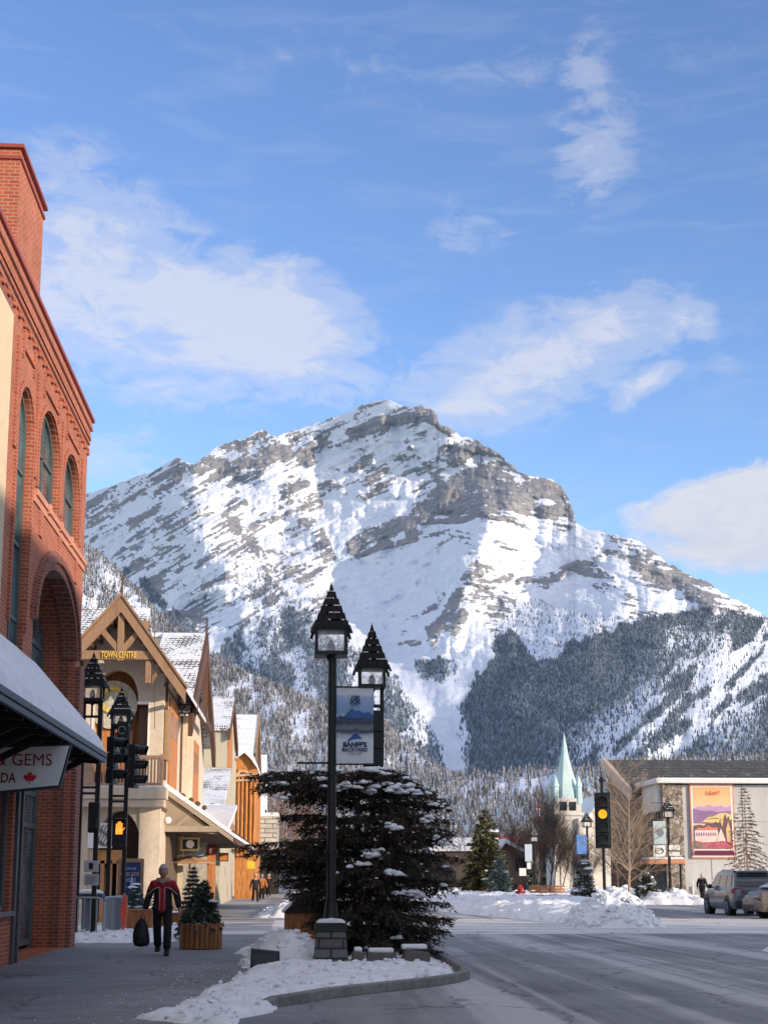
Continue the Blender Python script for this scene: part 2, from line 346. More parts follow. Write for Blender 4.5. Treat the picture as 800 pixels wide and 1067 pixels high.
# tilted beds of limestone: they step down the face
def beds(ang, per, seed):
    a = math.radians(ang); s = (-px*math.sin(a)+py*math.cos(a)); l = px*math.cos(a)+py*math.sin(a)
    return fbm(l/(per*4.5), s/per, 4, seed, .6)
bL = beds(-32, 9, 21); bR = beds(12, 8, 33); bM = beds(-22, 8, 44)
wL = 1-sm(230, 330, px); wR = sm(430, 520, px)*(1-0*px)
bed = bL*wL+bM*(1-wL)*(1-wR)+bR*wR
Yd = Yd+(bed-.5)*60*fade*(1-.8*forestish)
# explicit cliffs
rock = np.zeros_like(px)
def crag(pl, r, s=1.0, st=0):
    global rock, Yd
    d = dist_seg(ux, uy, pl, r); rock = np.maximum(rock, s*(1-sm(.55, 1.15, d))); Yd = Yd-26*np.exp(-d*d)
for pl, r, s in [([(365,452),(395,443),(425,437),(450,433)],8,1),([(436,430),(452,438)],8,1),([(350,462),(372,455)],4,.8),
    ([(455,441),(470,452)],6,.9),([(472,480),(492,468),(512,470)],10,.95),([(500,462),(530,482),(548,498)],7,.9),
    ([(455,520),(480,505),(505,498),(528,510)],15,1),([(468,528),(500,522),(530,520)],13,1),([(542,520),(560,510),(585,515)],15,1),([(565,535),(592,535)],8,1),([(435,535),(460,522)],12,1),([(448,492),(470,505)],5,.7),
    ([(366,572),(385,558),(410,549),(430,542),(450,535)],9,.95),([(372,580),(392,570),(430,560)],4,.9),([(425,552),(430,556)],8,1),([(440,545),(480,540),(500,534),(538,542)],4,.9),([(500,531),(530,538),(545,545)],4,.8),
    ([(385,498),(400,487),(392,492)],6,.8),([(415,478),(426,470)],5,.8),([(432,492),(444,484)],5,.8),([(368,488),(384,478)],5,.7),([(376,505),(398,500)],4,.7),([(405,500),(420,494),(440,488)],4,.7),([(456,470),(466,462)],4,.6),([(420,470),(436,480)],3,.6),
    ([(205,490),(222,482),(232,487)],9,.9),([(245,487),(262,478)],8,.85),([(272,480),(290,468),(296,473)],10,.95),([(255,497),(270,493)],6,.8),([(312,470),(322,465)],6,.8),([(333,462),(342,464)],5,.8),([(318,484),(326,482)],4,.7),([(298,515),(318,506)],6,.8),([(312,533),(332,525)],5,.8),([(334,505),(345,503)],4,.7),([(265,548),(285,538)],7,.7),([(242,530),(256,524)],5,.7),([(195,515),(203,510)],6,.6),([(172,500),(190,482),(180,500)],8,.7),([(120,515),(104,522),(90,530)],5,.6),([(96,508),(118,507)],4,.6),
    ([(92,545),(125,525),(150,510)],3,.6),([(95,565),(130,545),(165,530)],3,.6),([(110,590),(140,560),(170,548)],3,.55),
    ([(372,512),(380,520)],3,.5),([(520,565),(536,575)],4,.5),([(458,570),(470,562)],3,.5),
    ([(450,655),(470,635),(478,620)],8,.9),([(478,612),(488,600),(500,596)],6,.8),([(492,606),(510,608),(532,602)],6,.75),([(500,590),(520,596)],4,.6),([(470,655),(482,640)],8,.8),([(450,668),(455,660)],6,.8),([(420,672),(438,670)],4,.7),([(540,608),(562,604),(580,600),(590,594)],5,.85),([(585,598),(604,590),(624,580)],4,.8),([(552,612),(568,610)],4,.7),([(440,640),(460,620)],4,.5),([(425,650),(445,632)],3,.4),
    ([(640,562),(658,570),(672,580),(690,590)],6,.8),([(660,584),(690,600),(715,612),(735,625)],8,.9),([(672,570),(700,594),(720,610)],6,.8),([(725,608),(745,622),(752,632)],6,.75),([(715,620),(740,634)],7,.9),([(622,590),(640,600)],2.5,.5),([(630,608),(655,612)],2.5,.5),
    ([(205,590),(220,580),(228,574)],5,.6),([(215,612),(235,600)],5,.5),([(250,570),(268,575),(280,590)],6,.55),([(300,600),(318,606)],5,.55),([(288,612),(300,620)],4,.5),([(325,622),(345,640)],4,.4)]:
    crag(pl, r*1.0, s)
bedm = sm(.5, .62, bed+.25*(fbm(px/3, py/3, 3, 77)-.5))
# snow hollows and clean slopes
clean = np.zeros_like(px)
for poly in [[(340,600),(372,592),(440,560),(480,560),(470,600),(440,625),(420,660),(400,672),(360,640)],[(505,560),(520,550),(600,555),(600,585),(560,598),(530,590)],[(540,620),(600,600),(640,625),(640,650),(560,680),(520,660)],[(330,520),(380,520),(410,510),(440,500),(380,560),(350,585)],[(350,445),(365,450),(340,500),(320,490)],[(490,540),(520,545),(528,575),(500,570)],[(480,665),(520,660),(500,700),(480,745),(465,740)]]:
    cx = sum(p[0] for p in poly)/len(poly); clean = np.maximum(clean, inpoly(ux, uy, poly)*1.)
def fine(ang, per, seed):
    a = math.radians(ang); s = (-px*math.sin(a)+py*math.cos(a))+1.5*(fbm(px/9, py/9, 3, seed+3)-.5); l = px*math.cos(a)+py*math.sin(a)
    return fbm(l/(per*10), s/per, 3, seed, .55)
fin = fine(-30, 2.6, 71)*wL+fine(-24, 2.6, 73)*(1-wL)*(1-wR)+fine(10, 2.6, 75)*wR
gen = sm(.607, .645, .55*bed+.5*fin+.55*(fbm(px/20, py/16, 4, 91)-.5)+.34*(fbm(px/2.6, py/2.2, 3, 93)-.5)+.02*(1-sm(300,380,px)))*(1-.85*clean)*(1-sm(640,700,py))*.95
mid = np.exp(-dist_seg(px, py, [(120,600),(260,600),(330,650)], 75)**2)
gen = np.maximum(gen, sm(.53,.62,.5*bed+.5*fin+.5*(fbm(px/9, py/9, 4, 95)-.5)+.3*(fbm(px/2.4, py/2.2, 3, 97)-.5))*mid*.8*(1-.7*clean))
crk = rock*(.45+.75*sm(.3, .55, fbm(px/4, py/3, 4, 13)+.35*(bed-.4)))
crk = crk*(.30+.95*sm(.34, .48, fin+.20*(rock > .8)+.35*(fbm(px/2.6, py/4, 3, 99)-.5)))
rock = np.clip(np.maximum(crk, gen*.9), 0, 1)
Yd = Yd-14*(fin-.5)*np.clip(rock*1.5, 0, 1)
rk = np.array(rock)
Yd = Yd-6*rk*(fbm(px/3.2, py/6, 3, 15)-.2)*2.2
# forest density
F_dark = [(478,745),(488,722),(500,705),(512,686),(520,662),(530,655),(540,662),(552,684),(572,690),(590,676),(600,668),(622,662),(640,652),(670,646),(700,642),(730,637),(762,636),(800,644),(900,665),(900,900),(500,900),(478,800),(470,770)]
wob = 9*(fbm(px/9, py/9, 4, 111)-.5)*2
den = inpoly(px+wob, py+wob, F_dark)*1.
patch = np.exp(-dist_seg(ux, uy, [(840,650),(740,720),(650,800)], 62)**2)*sm(.42, .56, fbm((px+py)/16, (py-px)/60, 5, 121)+.08)
patch = np.maximum(patch, inpoly(ux, uy, [(690,655),(720,650),(725,668),(695,675)])*.6)
den = den*(1-.93*np.clip(patch*1.15, 0, 1))
den = np.maximum(den, inpoly(px+wob, py+wob, [(428,692),(452,686),(476,690),(470,706),(448,712),(436,706)])*.75)
den = np.maximum(den, inpoly(px+wob, py+wob, [(210,700),(232,672),(262,655),(300,632),(334,638),(338,655),(390,668),(420,700),(452,730),(470,770),(468,900),(200,900)])*(.12+.6*sm(.36,.56,fbm(px/13, py/22, 4, 131))))
den = np.maximum(den, inpoly(px+wob, py+wob, [(80,560),(110,585),(150,600),(170,625),(200,650),(230,690),(230,900),(80,900)])*.75*sm(.4,.5,fbm(px/10, py/16, 4, 135)))
den = np.maximum(den, np.exp(-dist_seg(ux, uy, [(250,590),(300,640),(340,665)], 20)**2)*.35*sm(.45,.6,fbm(px/6, py/6, 4, 137)))
den = np.maximum(den, inpoly(px, py, [(505,640),(560,625),(600,640),(660,645),(640,660),(570,690),(520,670)])*.10)
cou = np.exp(-dist_seg(ux, uy, [(345,640),(385,672),(420,700),(448,742),(470,775),(474,800)], 12)**2); den = den*(1-np.clip(cou*1.5, 0, 1))
gully = np.clip(np.exp(-dist_seg(ux, uy, [(478,700),(466,735),(478,770)], 12)**2)*1.5, 0, 1)*(py < 790); den = den*(1-.8*gully)
r = rays(px, py); k = Yd/r[1]; X = r[0]*k; Z = EYE+r[2]*k
# far side of the mountain, falling away behind the skyline
bk = []
for i, (dy, dz) in enumerate([(40,-15),(160,-110),(500,-420),(1200,-1000),(2600,-1800)]):
    bk.append((X[0]*(1+dy/Yd[0]), Yd[0]+dy, np.maximum(Z[0]+dz*(1+.2*fbm(cols/20, cols*0+i, 3, 200)), -20)))
bk = bk[::-1]
X = np.concatenate([np.array([b[0] for b in bk]), X]); YY = np.concatenate([np.array([b[1] for b in bk]), Yd]); Z = np.concatenate([np.array([b[2] for b in bk]), Z])
rocka = np.concatenate([np.repeat(rock[:1], 5, 0), rock]); dena = np.concatenate([np.zeros((5, px.shape[1])), den])
def mountain_mat():
    m, nt, b = newmat('snow_and_limestone'); tcn = coords(nt, (1,1,1))
    a = N(nt, 'ShaderNodeAttribute', attribute_name='rock').outputs['Fac']; d = N(nt, 'ShaderNodeAttribute', attribute_name='wood').outputs['Fac']
    n1 = noise(nt, tcn, .03, 9, .68); n2 = noise(nt, tcn, .004, 5, .6)
    st = noise(nt, coords(nt, (.3,.3,3.2), rot=(0,.32,0)), .03, 6, .7)
    rk = math_(nt, 'ADD', a, math_(nt, 'MULTIPLY', math_(nt, 'SUBTRACT', n1, .5), 1.15))
    rk = math_(nt, 'ADD', rk, math_(nt, 'MULTIPLY', math_(nt, 'SUBTRACT', st, .5), .7))
    rf = ramp(nt, rk, [(.44, 0), (.56, 1)])
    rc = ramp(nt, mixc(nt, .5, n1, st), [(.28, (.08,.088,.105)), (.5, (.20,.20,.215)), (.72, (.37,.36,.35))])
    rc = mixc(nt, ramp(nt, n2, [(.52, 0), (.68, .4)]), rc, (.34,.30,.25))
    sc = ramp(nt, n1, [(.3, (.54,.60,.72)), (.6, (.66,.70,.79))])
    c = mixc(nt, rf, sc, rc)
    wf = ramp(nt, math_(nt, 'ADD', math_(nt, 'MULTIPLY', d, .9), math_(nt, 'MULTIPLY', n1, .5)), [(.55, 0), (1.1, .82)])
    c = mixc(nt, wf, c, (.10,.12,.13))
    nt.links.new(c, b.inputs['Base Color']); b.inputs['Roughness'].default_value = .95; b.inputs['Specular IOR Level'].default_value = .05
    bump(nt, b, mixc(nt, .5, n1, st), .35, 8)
    b.inputs['Emission Color'].default_value = (.30,.48,.85,1); b.inputs['Emission Strength'].default_value = .075  # faint blue glow and the bluish snow colour stand in for distance haze
    return m
MTN = mountain_mat()
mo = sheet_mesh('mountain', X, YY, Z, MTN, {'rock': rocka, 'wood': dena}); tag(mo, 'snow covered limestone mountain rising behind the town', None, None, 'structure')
# --- conifers as one far-off mass
def forest(name, P3, H, Wd, col, mat, label, tiers=2, nside=5):
    n = len(P3); tv = []; tf = []
    ang = np.arange(nside)*2*np.pi/nside
    base = []
    for t in range(tiers):
        z0 = t/tiers*.85; z1 = min(1, z0+1.15/tiers) if t < tiers-1 else 1; rr = (1-t/tiers*.75)
        o0 = len(base); base += [(rr*np.cos(a), rr*np.sin(a), z0) for a in ang]+[(0, 0, z1)]
        tf += [(o0+i, o0+(i+1) % nside, o0+nside) for i in range(nside)]
    base = np.array(base); tf = np.array(tf); nb_ = len(base)
    rot = RNG.uniform(0, 6.28, n); c, s_ = np.cos(rot), np.sin(rot)
    jit = 1+RNG.uniform(-.3, .3, (n, nb_))
    bx = (base[None, :, 0]*c[:, None]-base[None, :, 1]*s_[:, None])*Wd[:, None]*jit; by = (base[None, :, 0]*s_[:, None]+base[None, :, 1]*c[:, None])*Wd[:, None]*jit
    bz = base[None, :, 2]*H[:, None]
    co = np.stack([bx+P3[:, None, 0], by+P3[:, None, 1], bz+P3[:, None, 2]], -1).reshape(-1, 3)
    q = (tf[None]+(np.arange(n)*nb_)[:, None, None]).reshape(-1, 3)
    me = bpy.data.meshes.new(name); me.vertices.add(len(co)); me.vertices.foreach_set('co', co.ravel().astype(np.float32))
    me.loops.add(q.size); me.loops.foreach_set('vertex_index', q.ravel().astype(np.int32)); me.polygons.add(len(q))
    me.polygons.foreach_set('loop_start', np.arange(0, q.size, 3, dtype=np.int32)); me.polygons.foreach_set('loop_total', np.full(len(q), 3, np.int32))
    me.update(calc_edges=True)
    at = me.attributes.new('shade', 'FLOAT', 'POINT'); at.data.foreach_set('value', np.repeat(col, nb_).astype(np.float32))
    tp = me.attributes.new('tip', 'FLOAT', 'POINT'); tp.data.foreach_set('value', np.tile(base[:, 2], n).astype(np.float32))
    me.materials.append(mat); o = bpy.data.objects.new(name, me); C.objects.link(o); tag(o, label, 'forest', None, 'stuff'); return o
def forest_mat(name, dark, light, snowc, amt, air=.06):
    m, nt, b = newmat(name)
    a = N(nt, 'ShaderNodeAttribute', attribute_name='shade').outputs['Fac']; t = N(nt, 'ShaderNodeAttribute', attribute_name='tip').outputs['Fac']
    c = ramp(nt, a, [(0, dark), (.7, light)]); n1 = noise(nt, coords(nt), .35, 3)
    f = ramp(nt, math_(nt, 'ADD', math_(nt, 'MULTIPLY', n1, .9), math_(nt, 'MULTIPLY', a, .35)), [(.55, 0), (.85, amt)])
    nt.links.new(mixc(nt, f, c, snowc), b.inputs['Base Color']); b.inputs['Roughness'].default_value = .9; b.inputs['Specular IOR Level'].default_value = .05; b.inputs['Emission Color'].default_value = (.30,.48,.85,1); b.inputs['Emission Strength'].default_value = air; return m  # air: blue glow put on the trees in place of haze
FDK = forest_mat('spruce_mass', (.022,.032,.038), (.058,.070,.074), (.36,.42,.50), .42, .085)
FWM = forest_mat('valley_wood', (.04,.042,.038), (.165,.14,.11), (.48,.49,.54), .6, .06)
n = 330000; qx = RNG.uniform(60, 860, n); qy = RNG.uniform(540, 860, n)
rjq = np.interp(qx, cols, rj); vi = (qy-rjq)/(880-rjq); ci = np.clip(((qx-cols[0])/.9).astype(int), 0, len(cols)-1); ri = np.clip((vi*(len(vs_)-1)).astype(int), 0, len(vs_)-1)
keep = (vi > 0.02) & (RNG.uniform(0, 1, n) < den[ri, ci]*np.clip((Yd[ri, ci]/3000)**2, .25, 1.3)*.8); ci = ci[keep]; ri = ri[keep]
P3 = np.stack([X[ri+5, ci]+RNG.uniform(-1, 1, len(ci)), YY[ri+5, ci], Z[ri+5, ci]-1], -1); hh = 4.5+7*RNG.uniform(0, 1, len(ci))**2
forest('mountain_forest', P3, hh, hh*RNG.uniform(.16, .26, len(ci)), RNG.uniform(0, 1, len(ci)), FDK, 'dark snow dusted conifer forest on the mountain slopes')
print('far trees', len(ci))
# --- nearer wooded hillside
rp2 = [(-160,548),(60,556),(87,566),(110,582),(140,612),(170,645),(215,682),(240,694),(270,706),(330,733),(370,738),(400,752),(430,780),(455,800),(480,808),(520,806),(600,800),(660,796),(720,790),(960,780)]
dep2 = tps([(-160,548,2300),(87,566,2000),(215,672,1700),(330,720,1500),(400,740,1400),(455,790,1150),(600,800,1000),(960,780,1000),(-160,905,500),(87,905,480),(215,905,470),(400,905,450),(600,905,430),(960,905,430),(87,740,1250),(215,780,1050),(330,800,950),(-160,740,1300)])
cols2 = np.arange(-120, 930, 2.2); v2 = np.linspace(0, 1, 190); a2, b2 = np.array(rp2).T; rj2 = np.interp(cols2, a2, b2)
px2 = np.repeat(cols2[None], len(v2), 0); py2 = rj2[None]+v2[:, None]*(912-rj2[None])
Y2 = dep2(px2, py2)+(ridged(px2/60, py2/90, 5, 303)-.55)*90*sm(0, 25, py2-rj2[None])+(fbm(px2/10, py2/10, 4, 305)-.5)*18
r = rays(px2, py2); k = Y2/r[1]; X2 = r[0]*k; Z2 = EYE+r[2]*k
den2 = sm(.34, .50, fbm(px2/24+2, py2/40, 5, 311))
den2 = np.maximum(den2*.9, .12); den2 = np.maximum(den2, sm(815, 835, py2)*.9); den2 = np.maximum(den2, .9*(1-sm(0, 14, py2-rj2[None])))
clr = inpoly(px2, py2, [(225,725),(262,700),(300,735),(290,770),(250,790),(230,760)])*sm(.4,.5,fbm(px2/14, py2/14, 3, 317)); den2 = den2*(1-.8*clr)
bkr = [(X2[0]*(1+dy/Y2[0]), Y2[0]+dy, Z2[0]+dz) for dy, dz in [(600,-300),(160,-60),(30,-6)]]
X2 = np.concatenate([np.array([b[0] for b in bkr]), X2]); Y2f = np.concatenate([np.array([b[1] for b in bkr]), Y2]); Z2 = np.concatenate([np.array([b[2] for b in bkr]), Z2])
dd2 = np.concatenate([np.zeros((3, px2.shape[1])), den2])
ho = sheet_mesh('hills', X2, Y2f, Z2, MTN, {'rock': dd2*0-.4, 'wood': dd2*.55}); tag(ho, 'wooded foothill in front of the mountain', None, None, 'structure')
n = 170000; qx = RNG.uniform(60, 860, n); ci = ((qx-cols2[0])/2.2).astype(int); ri = (RNG.uniform(0, 1, n)*(len(v2)-1)).astype(int)
w_ = (880-0)/1.
area = (912-rj2[ci])/250.; yq = Y2[ri, ci]
keep = RNG.uniform(0, 1, n) < den2[ri, ci]*area*np.clip((yq/1100)**2, .12, 1.6)*.8; ci = ci[keep]; ri = ri[keep]
P3 = np.stack([X2[ri+3, ci]+RNG.uniform(-2, 2, len(ci)), Y2f[ri+3, ci], Z2[ri+3, ci]-1], -1); hh = (2.2+5.5*RNG.uniform(0, 1, len(ci))**2)*np.clip(.6+P3[:, 1]/2600, .7, 1.25)
lft = P3[:, 0] < -100
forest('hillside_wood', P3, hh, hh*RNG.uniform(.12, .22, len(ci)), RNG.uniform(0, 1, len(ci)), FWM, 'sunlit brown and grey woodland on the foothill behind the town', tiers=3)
print('near trees', len(ci))
# ---------------------------------------------------------------- street surfaces and snow
def asphalt(name, dust=.5, along=(1,.08,1), base=(.115,.115,.115), dcol=(.70,.69,.69), bands=0):
    m, nt, b = newmat(name); co = coords(nt); st = coords(nt, along)
    n1 = noise(nt, co, 55, 4, .7); n2 = noise(nt, st, 1.6, 6, .6, .4); n3 = noise(nt, co, .35, 6, .62, .6); n4 = noise(nt, co, 5, 6, .7)
    c = ramp(nt, mixc(nt, .5, n1, n4), [(.3, tuple(x*.75 for x in base)), (.7, tuple(x*1.5 for x in base))])
    f = math_(nt, 'ADD', math_(nt, 'MULTIPLY', n2, .55), math_(nt, 'ADD', math_(nt, 'MULTIPLY', n3, .35), math_(nt, 'MULTIPLY', n4, .28)))
    trk = noise(nt, coords(nt, tuple(.55*a if a == 1 else a*.35 for a in along)), 1.1, 3, .5)
    f = math_(nt, 'ADD', f, math_(nt, 'MULTIPLY', math_(nt, 'SUBTRACT', trk, .5), .55))
    f = ramp(nt, f, [(.58-dust*.24, 0), (.80-dust*.20, .55), (.98-dust*.2, .85)])
    if bands:      # dark wheel-polished bands between salted strips
        tb = noise(nt, coords(nt, (.62,.018,1), rot=(0,0,-.085)), 1.0, 2, .6, .0); tf = noise(nt, coords(nt, (3.5,.05,1), rot=(0,0,-.085)), 1.0, 3, .6)
        bd_ = math_(nt, 'ADD', math_(nt, 'MULTIPLY', tb, 1.0), math_(nt, 'ADD', math_(nt, 'MULTIPLY', tf, .42), math_(nt, 'MULTIPLY', n3, .25)))
        bd_ = ramp(nt, bd_, [(.76, 0), (.92, bands)])
        f = math_(nt, 'MAXIMUM', math_(nt, 'MULTIPLY', f, .45), bd_)
    c = mixc(nt, f, c, dcol)
    cr = N(nt, 'ShaderNodeTexVoronoi', feature='DISTANCE_TO_EDGE'); cr.inputs['Scale'].default_value = .33; dc = N(nt, 'ShaderNodeVectorMath', operation='ADD'); nt.links.new(co, dc.inputs[0]); nn_ = N(nt, 'ShaderNodeTexNoise'); nn_.inputs['Scale'].default_value = 1.4; nn_.inputs['Detail'].default_value = 5; nt.links.new(co, nn_.inputs['Vector']); nt.links.new(nn_.outputs['Color'], dc.inputs[1]); nt.links.new(dc.outputs[0], cr.inputs['Vector'])
    c = mixc(nt, ramp(nt, cr.outputs['Distance'], [(0, .75), (.012, 0)]), c, (.04,.04,.042))
    c = mixc(nt, ramp(nt, n1, [(.60, 0), (.75, .35)]), c, (.6,.6,.62))
    nt.links.new(c, b.inputs['Base Color']); nt.links.new(ramp(nt, n4, [(.3, .55), (.7, .9)]), b.inputs['Roughness']); b.inputs['Specular IOR Level'].default_value = .25
    bump(nt, b, mixc(nt, .5, n1, n4), .35, .01); return m
ROAD = asphalt('salted_asphalt', .62, bands=.55); CROSS = asphalt('salted_cross_street_sun_tint', 1.3, (.06,1,1), (.2,.2,.2), (.88,.84,.80)); WALK = asphalt('sidewalk_paving', .42, (.9,.9,1), (.15,.15,.16), (.30,.30,.32))  # CROSS: salt colour paled and warmed to brighten the band of sun
def flat(name, poly, z, mat, label, x=1):
    mb = MB(); mb.sheet(poly, lambda u, v: (u, v, z)); o = mb.build(name, mat, fix=False)
    o.data.polygons.foreach_set('use_smooth', [False]*len(o.data.polygons))
    bm = bmesh.new(); bm.from_mesh(o.data)
    for f in bm.faces:
        if f.normal.z < 0: f.normal_flip()
    bm.to_mesh(o.data); bm.free(); tag(o, label, None, None, 'structure'); return o
GS = snow_mat('packed_ground_snow', (.62,.63,.66), .5, .6, .1)
flat('ground', [(-900,-300),(1200,-300),(1200,5200),(-900,5200)], -.012, GS, 'snow dusted ground under the town')
flat('road', [(-1.2,-60),(24,-60),(24,41.5),(16,41.5),(8.5,41.5),(-1.2,41.5)], -.004, ROAD, 'grey salted avenue in the shade')
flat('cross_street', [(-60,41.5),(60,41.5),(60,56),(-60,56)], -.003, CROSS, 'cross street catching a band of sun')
flat('north_road', [(-1.0,56),(23.5,56),(23.5,260),(-1.0,260)], -.004, ROAD, 'avenue running north towards the mountain')
flat('sidewalk', [(-5.3,-60),(.35,-60),(.35,41.5),(-5.3,41.5)], .002, WALK, 'shaded sidewalk beside the brick building')
flat('path', [(-5.3,44),(-.8,44),(-.8,260),(-5.3,260)], .003, asphalt('paved_walk', .75, (.25,1,1), (.11,.11,.115)), 'sidewalk passing the shops')
def edge_d(x, y, poly):
    best = np.full(x.shape, 1e9); n = len(poly)
    for i in range(n):
        x0, y0 = poly[i]; x1, y1 = poly[(i+1) % n]; dx, dy = x1-x0, y1-y0; t = np.clip(((x-x0)*dx+(y-y0)*dy)/(dx*dx+dy*dy+1e-9), 0, 1)
        best = np.minimum(best, (x-x0-t*dx)**2+(y-y0-t*dy)**2)
    return np.sqrt(best)
def snow_patch(name, poly, h, wd, step, label, mat=None, lump=.12, lsc=2.2, base=0., seed=0, ragged=.3, cat='snow bank', group=None, extra=None, chunks=8, csz=.07):
    xs = [p[0] for p in poly]; ys = [p[1] for p in poly]; gx = np.arange(min(xs)-.4, max(xs)+.4, step); gy = np.arange(min(ys)-.4, max(ys)+.4, step)
    x, y = np.meshgrid(gx, gy); wx = x+ragged*(fbm(x*1.7+9, y*1.7, 4, seed+5)-.5)*2; wy = y+ragged*(fbm(x*1.7, y*1.7+4, 4, seed+6)-.5)*2
    d = np.where(inpoly(wx, wy, poly), edge_d(wx, wy, poly), -.2)
    prof = sm(0, 1, np.clip(d/wd, 0, 1))**.8
    z = base+prof*h*(.55+.9*fbm(x*.9, y*.9, 4, seed))+np.minimum(1, np.maximum(d, 0)*6)*lump*(ridged(x*lsc, y*lsc, 5, seed+9, .6)-.35)
    if extra is not None: z = z+extra(x, y)*(d > 0)
    z = np.where(d > 0, np.maximum(z, base+.004), base-.05)
    idx = np.arange(x.size).reshape(x.shape); q = np.stack([idx[:-1, :-1], idx[:-1, 1:], idx[1:, 1:], idx[1:, :-1]], -1).reshape(-1, 4)
    ok = (d > 0).ravel(); q = q[ok[q].any(1)]
    used = np.unique(q); mp_ = np.full(x.size, -1); mp_[used] = np.arange(len(used)); q = mp_[q]
    c0 = Vector((float(np.mean(xs)), float(np.mean(ys)), 0)); co = np.stack([x.ravel()[used]-c0.x, y.ravel()[used]-c0.y, z.ravel()[used]], -1)
    me = bpy.data.meshes.new(name); me.vertices.add(len(co)); me.vertices.foreach_set('co', co.ravel().astype(np.float32)); me.loops.add(q.size); me.loops.foreach_set('vertex_index', q.ravel().astype(np.int32)); me.polygons.add(len(q))
    me.polygons.foreach_set('loop_start', np.arange(0, q.size, 4, dtype=np.int32)); me.polygons.foreach_set('loop_total', np.full(len(q), 4, np.int32)); me.update(calc_edges=True); me.polygons.foreach_set('use_smooth', np.ones(len(q), bool))
    me.materials.append(mat or SNOWD); o = bpy.data.objects.new(name, me); C.objects.link(o); o.location = c0
    rg = np.random.default_rng(seed+100); can = np.argwhere(d > .03); nch = min(len(can), int(chunks*len(can)*step*step))
    if nch:
        V2 = []; F2 = []; k2 = 0
        for a_, b_ in can[rg.integers(0, len(can), nch)]:
            r_ = csz*rg.uniform(.3, 1)**2+.008; k_ = rg.normal(size=(14, 3)); k_ /= np.linalg.norm(k_, axis=1, keepdims=True); bmx = bmesh.new()
            for p_ in k_: bmx.verts.new(p_*np.array([1, rg.uniform(.6,1), rg.uniform(.5,.9)])*r_)
            h_ = bmesh.ops.convex_hull(bmx, input=bmx.verts); bmx.verts.index_update(); bmx.verts.ensure_lookup_table()
            vv = np.array([v.co[:] for v in bmx.verts]); ff = [[v.index for v in q_.verts] for q_ in bmx.faces if len(q_.verts) == 3]; bmx.free()
            V2.append(vv+np.array([x[a_, b_]-c0.x, y[a_, b_]-c0.y, z[a_, b_]+r_*.3])); F2 += [[i+k2 for i in q_] for q_ in ff]; k2 += len(vv)
        mc = bpy.data.meshes.new('crust_chunks'); mc.from_pydata(np.concatenate(V2).tolist(), [], F2); mc.materials.append(mat or SNOWD); oc = bpy.data.objects.new('crust_chunks', mc); C.objects.link(oc); oc.parent = o; oc['kind'] = 'stuff'
    tag(o, label, cat, group); return o
# the corner bulb: a kerb curving round it, snow thrown over it
kp = [(-3.4,13.0),(-1.35,16.3),(-.55,17.6),(.0,18.6),(.55,19.8),(1.15,20.9),(1.75,21.9),(2.35,22.8),(2.62,23.7),(2.72,25.2),(2.7,28),(2.7,36),(1.6,40),(.6,41)]
kb = MB(); KP = [(-.27,18.5),(.0,19.0),(.35,19.75),(.8,20.4),(1.35,21.1),(1.95,21.9),(2.35,22.6),(2.6,23.4),(2.72,24.6),(2.74,27),(2.7,32),(2.3,37),(1.4,40),(.5,41)]
kb.bar((-.62,17.75,-.05), (-.27,18.5,.06), .15, .14)
for a, b in zip(KP[:-1], KP[1:]): kb.bar((a[0], a[1], .06), (b[0], b[1], .06), .15, .14)
o = kb.build('kerb', M('kerb_concrete', (.22,.21,.20), .85, .35, 8, .4), bevel=.02); tag(o, 'curved concrete kerb round the street corner', None, None, 'structure')
inner = [(x-.05, y+.02) for x, y in KP]
snow_patch('snow_bank', [(-.80,16.0),(-.45,17.4)]+[(-.22,18.3),(-.38,18.6),(-.12,19.15),(.25,19.9),(.7,20.55),(1.25,21.25),(1.85,22.05),(2.25,22.75),(2.45,23.4),(2.55,24.6),(2.55,30),(.4,30),(-.9,27.6),(-.75,25),(-1.05,22),(-1.35,19.5),(-1.6,17)], .07, .7, .05, 'white snow heaped over the street corner kerb under the big spruce', SNOW, .13, 3.0, .03, 3, .26, chunks=16, csz=.06)
def mound(cx, cy, r, hh): return lambda x, y: hh*np.exp(-(((x-cx)/r)**2+((y-cy)/(r*1.2))**2)**1.4)
snow_patch('snow_pile', [(-.95,26.2),(.45,26.3),(.55,29.5),(-.1,30.2),(-1.1,29)], .22, .6, .05, 'rounded snow pile between the dark box and the stone lamp base', SNOW, .1, 2.2, .0, 8, .15, 'snow pile', None, mound(-.15,27.6,.75,.36), 40, .07)
snow_patch('snow_bank', [(6.6,130),(6.7,68),(7.6,60),(9.2,50.5),(10.0,47.4),(11.2,47.2),(12.2,52),(15,64),(17,74),(17.5,112),(14,135)], .38, 1.6, .16, 'long ploughed snow bank along the far side of the junction', SNOW, .42, 1.5, .0, 21, .5, chunks=.9, csz=.17)
o = snow_patch('snow_pile', [(8.6,47.0),(9.6,46.3),(10.9,46.2),(11.6,47.0),(11.4,49),(9.8,50),(8.6,49)], .45, .8, .05, 'lumpy sunlit snow pile at the tip of the long snow bank', SNOW, .42, 1.6, .0, 31, .1, 'snow pile', None, mound(10.1,47.9,.85,.5), 60, .17)
snow_patch('snow_bank', [(-7.4,36.2),(-3.2,36.4),(-2.2,38.6),(-2.6,41.3),(-7.8,41.4)], .16, .8, .08, 'low snow around the grey bin and metal barriers', SNOW, .16, 1.8, .0, 41, .4)
snow_patch('snow_bank', [(9.9,31.4),(12,31.4),(12,33.2),(10.4,33.0)], .3, .5, .06, 'small snow heap at the right edge of the avenue', SNOW, .15, 2.2, .0, 47, .2)
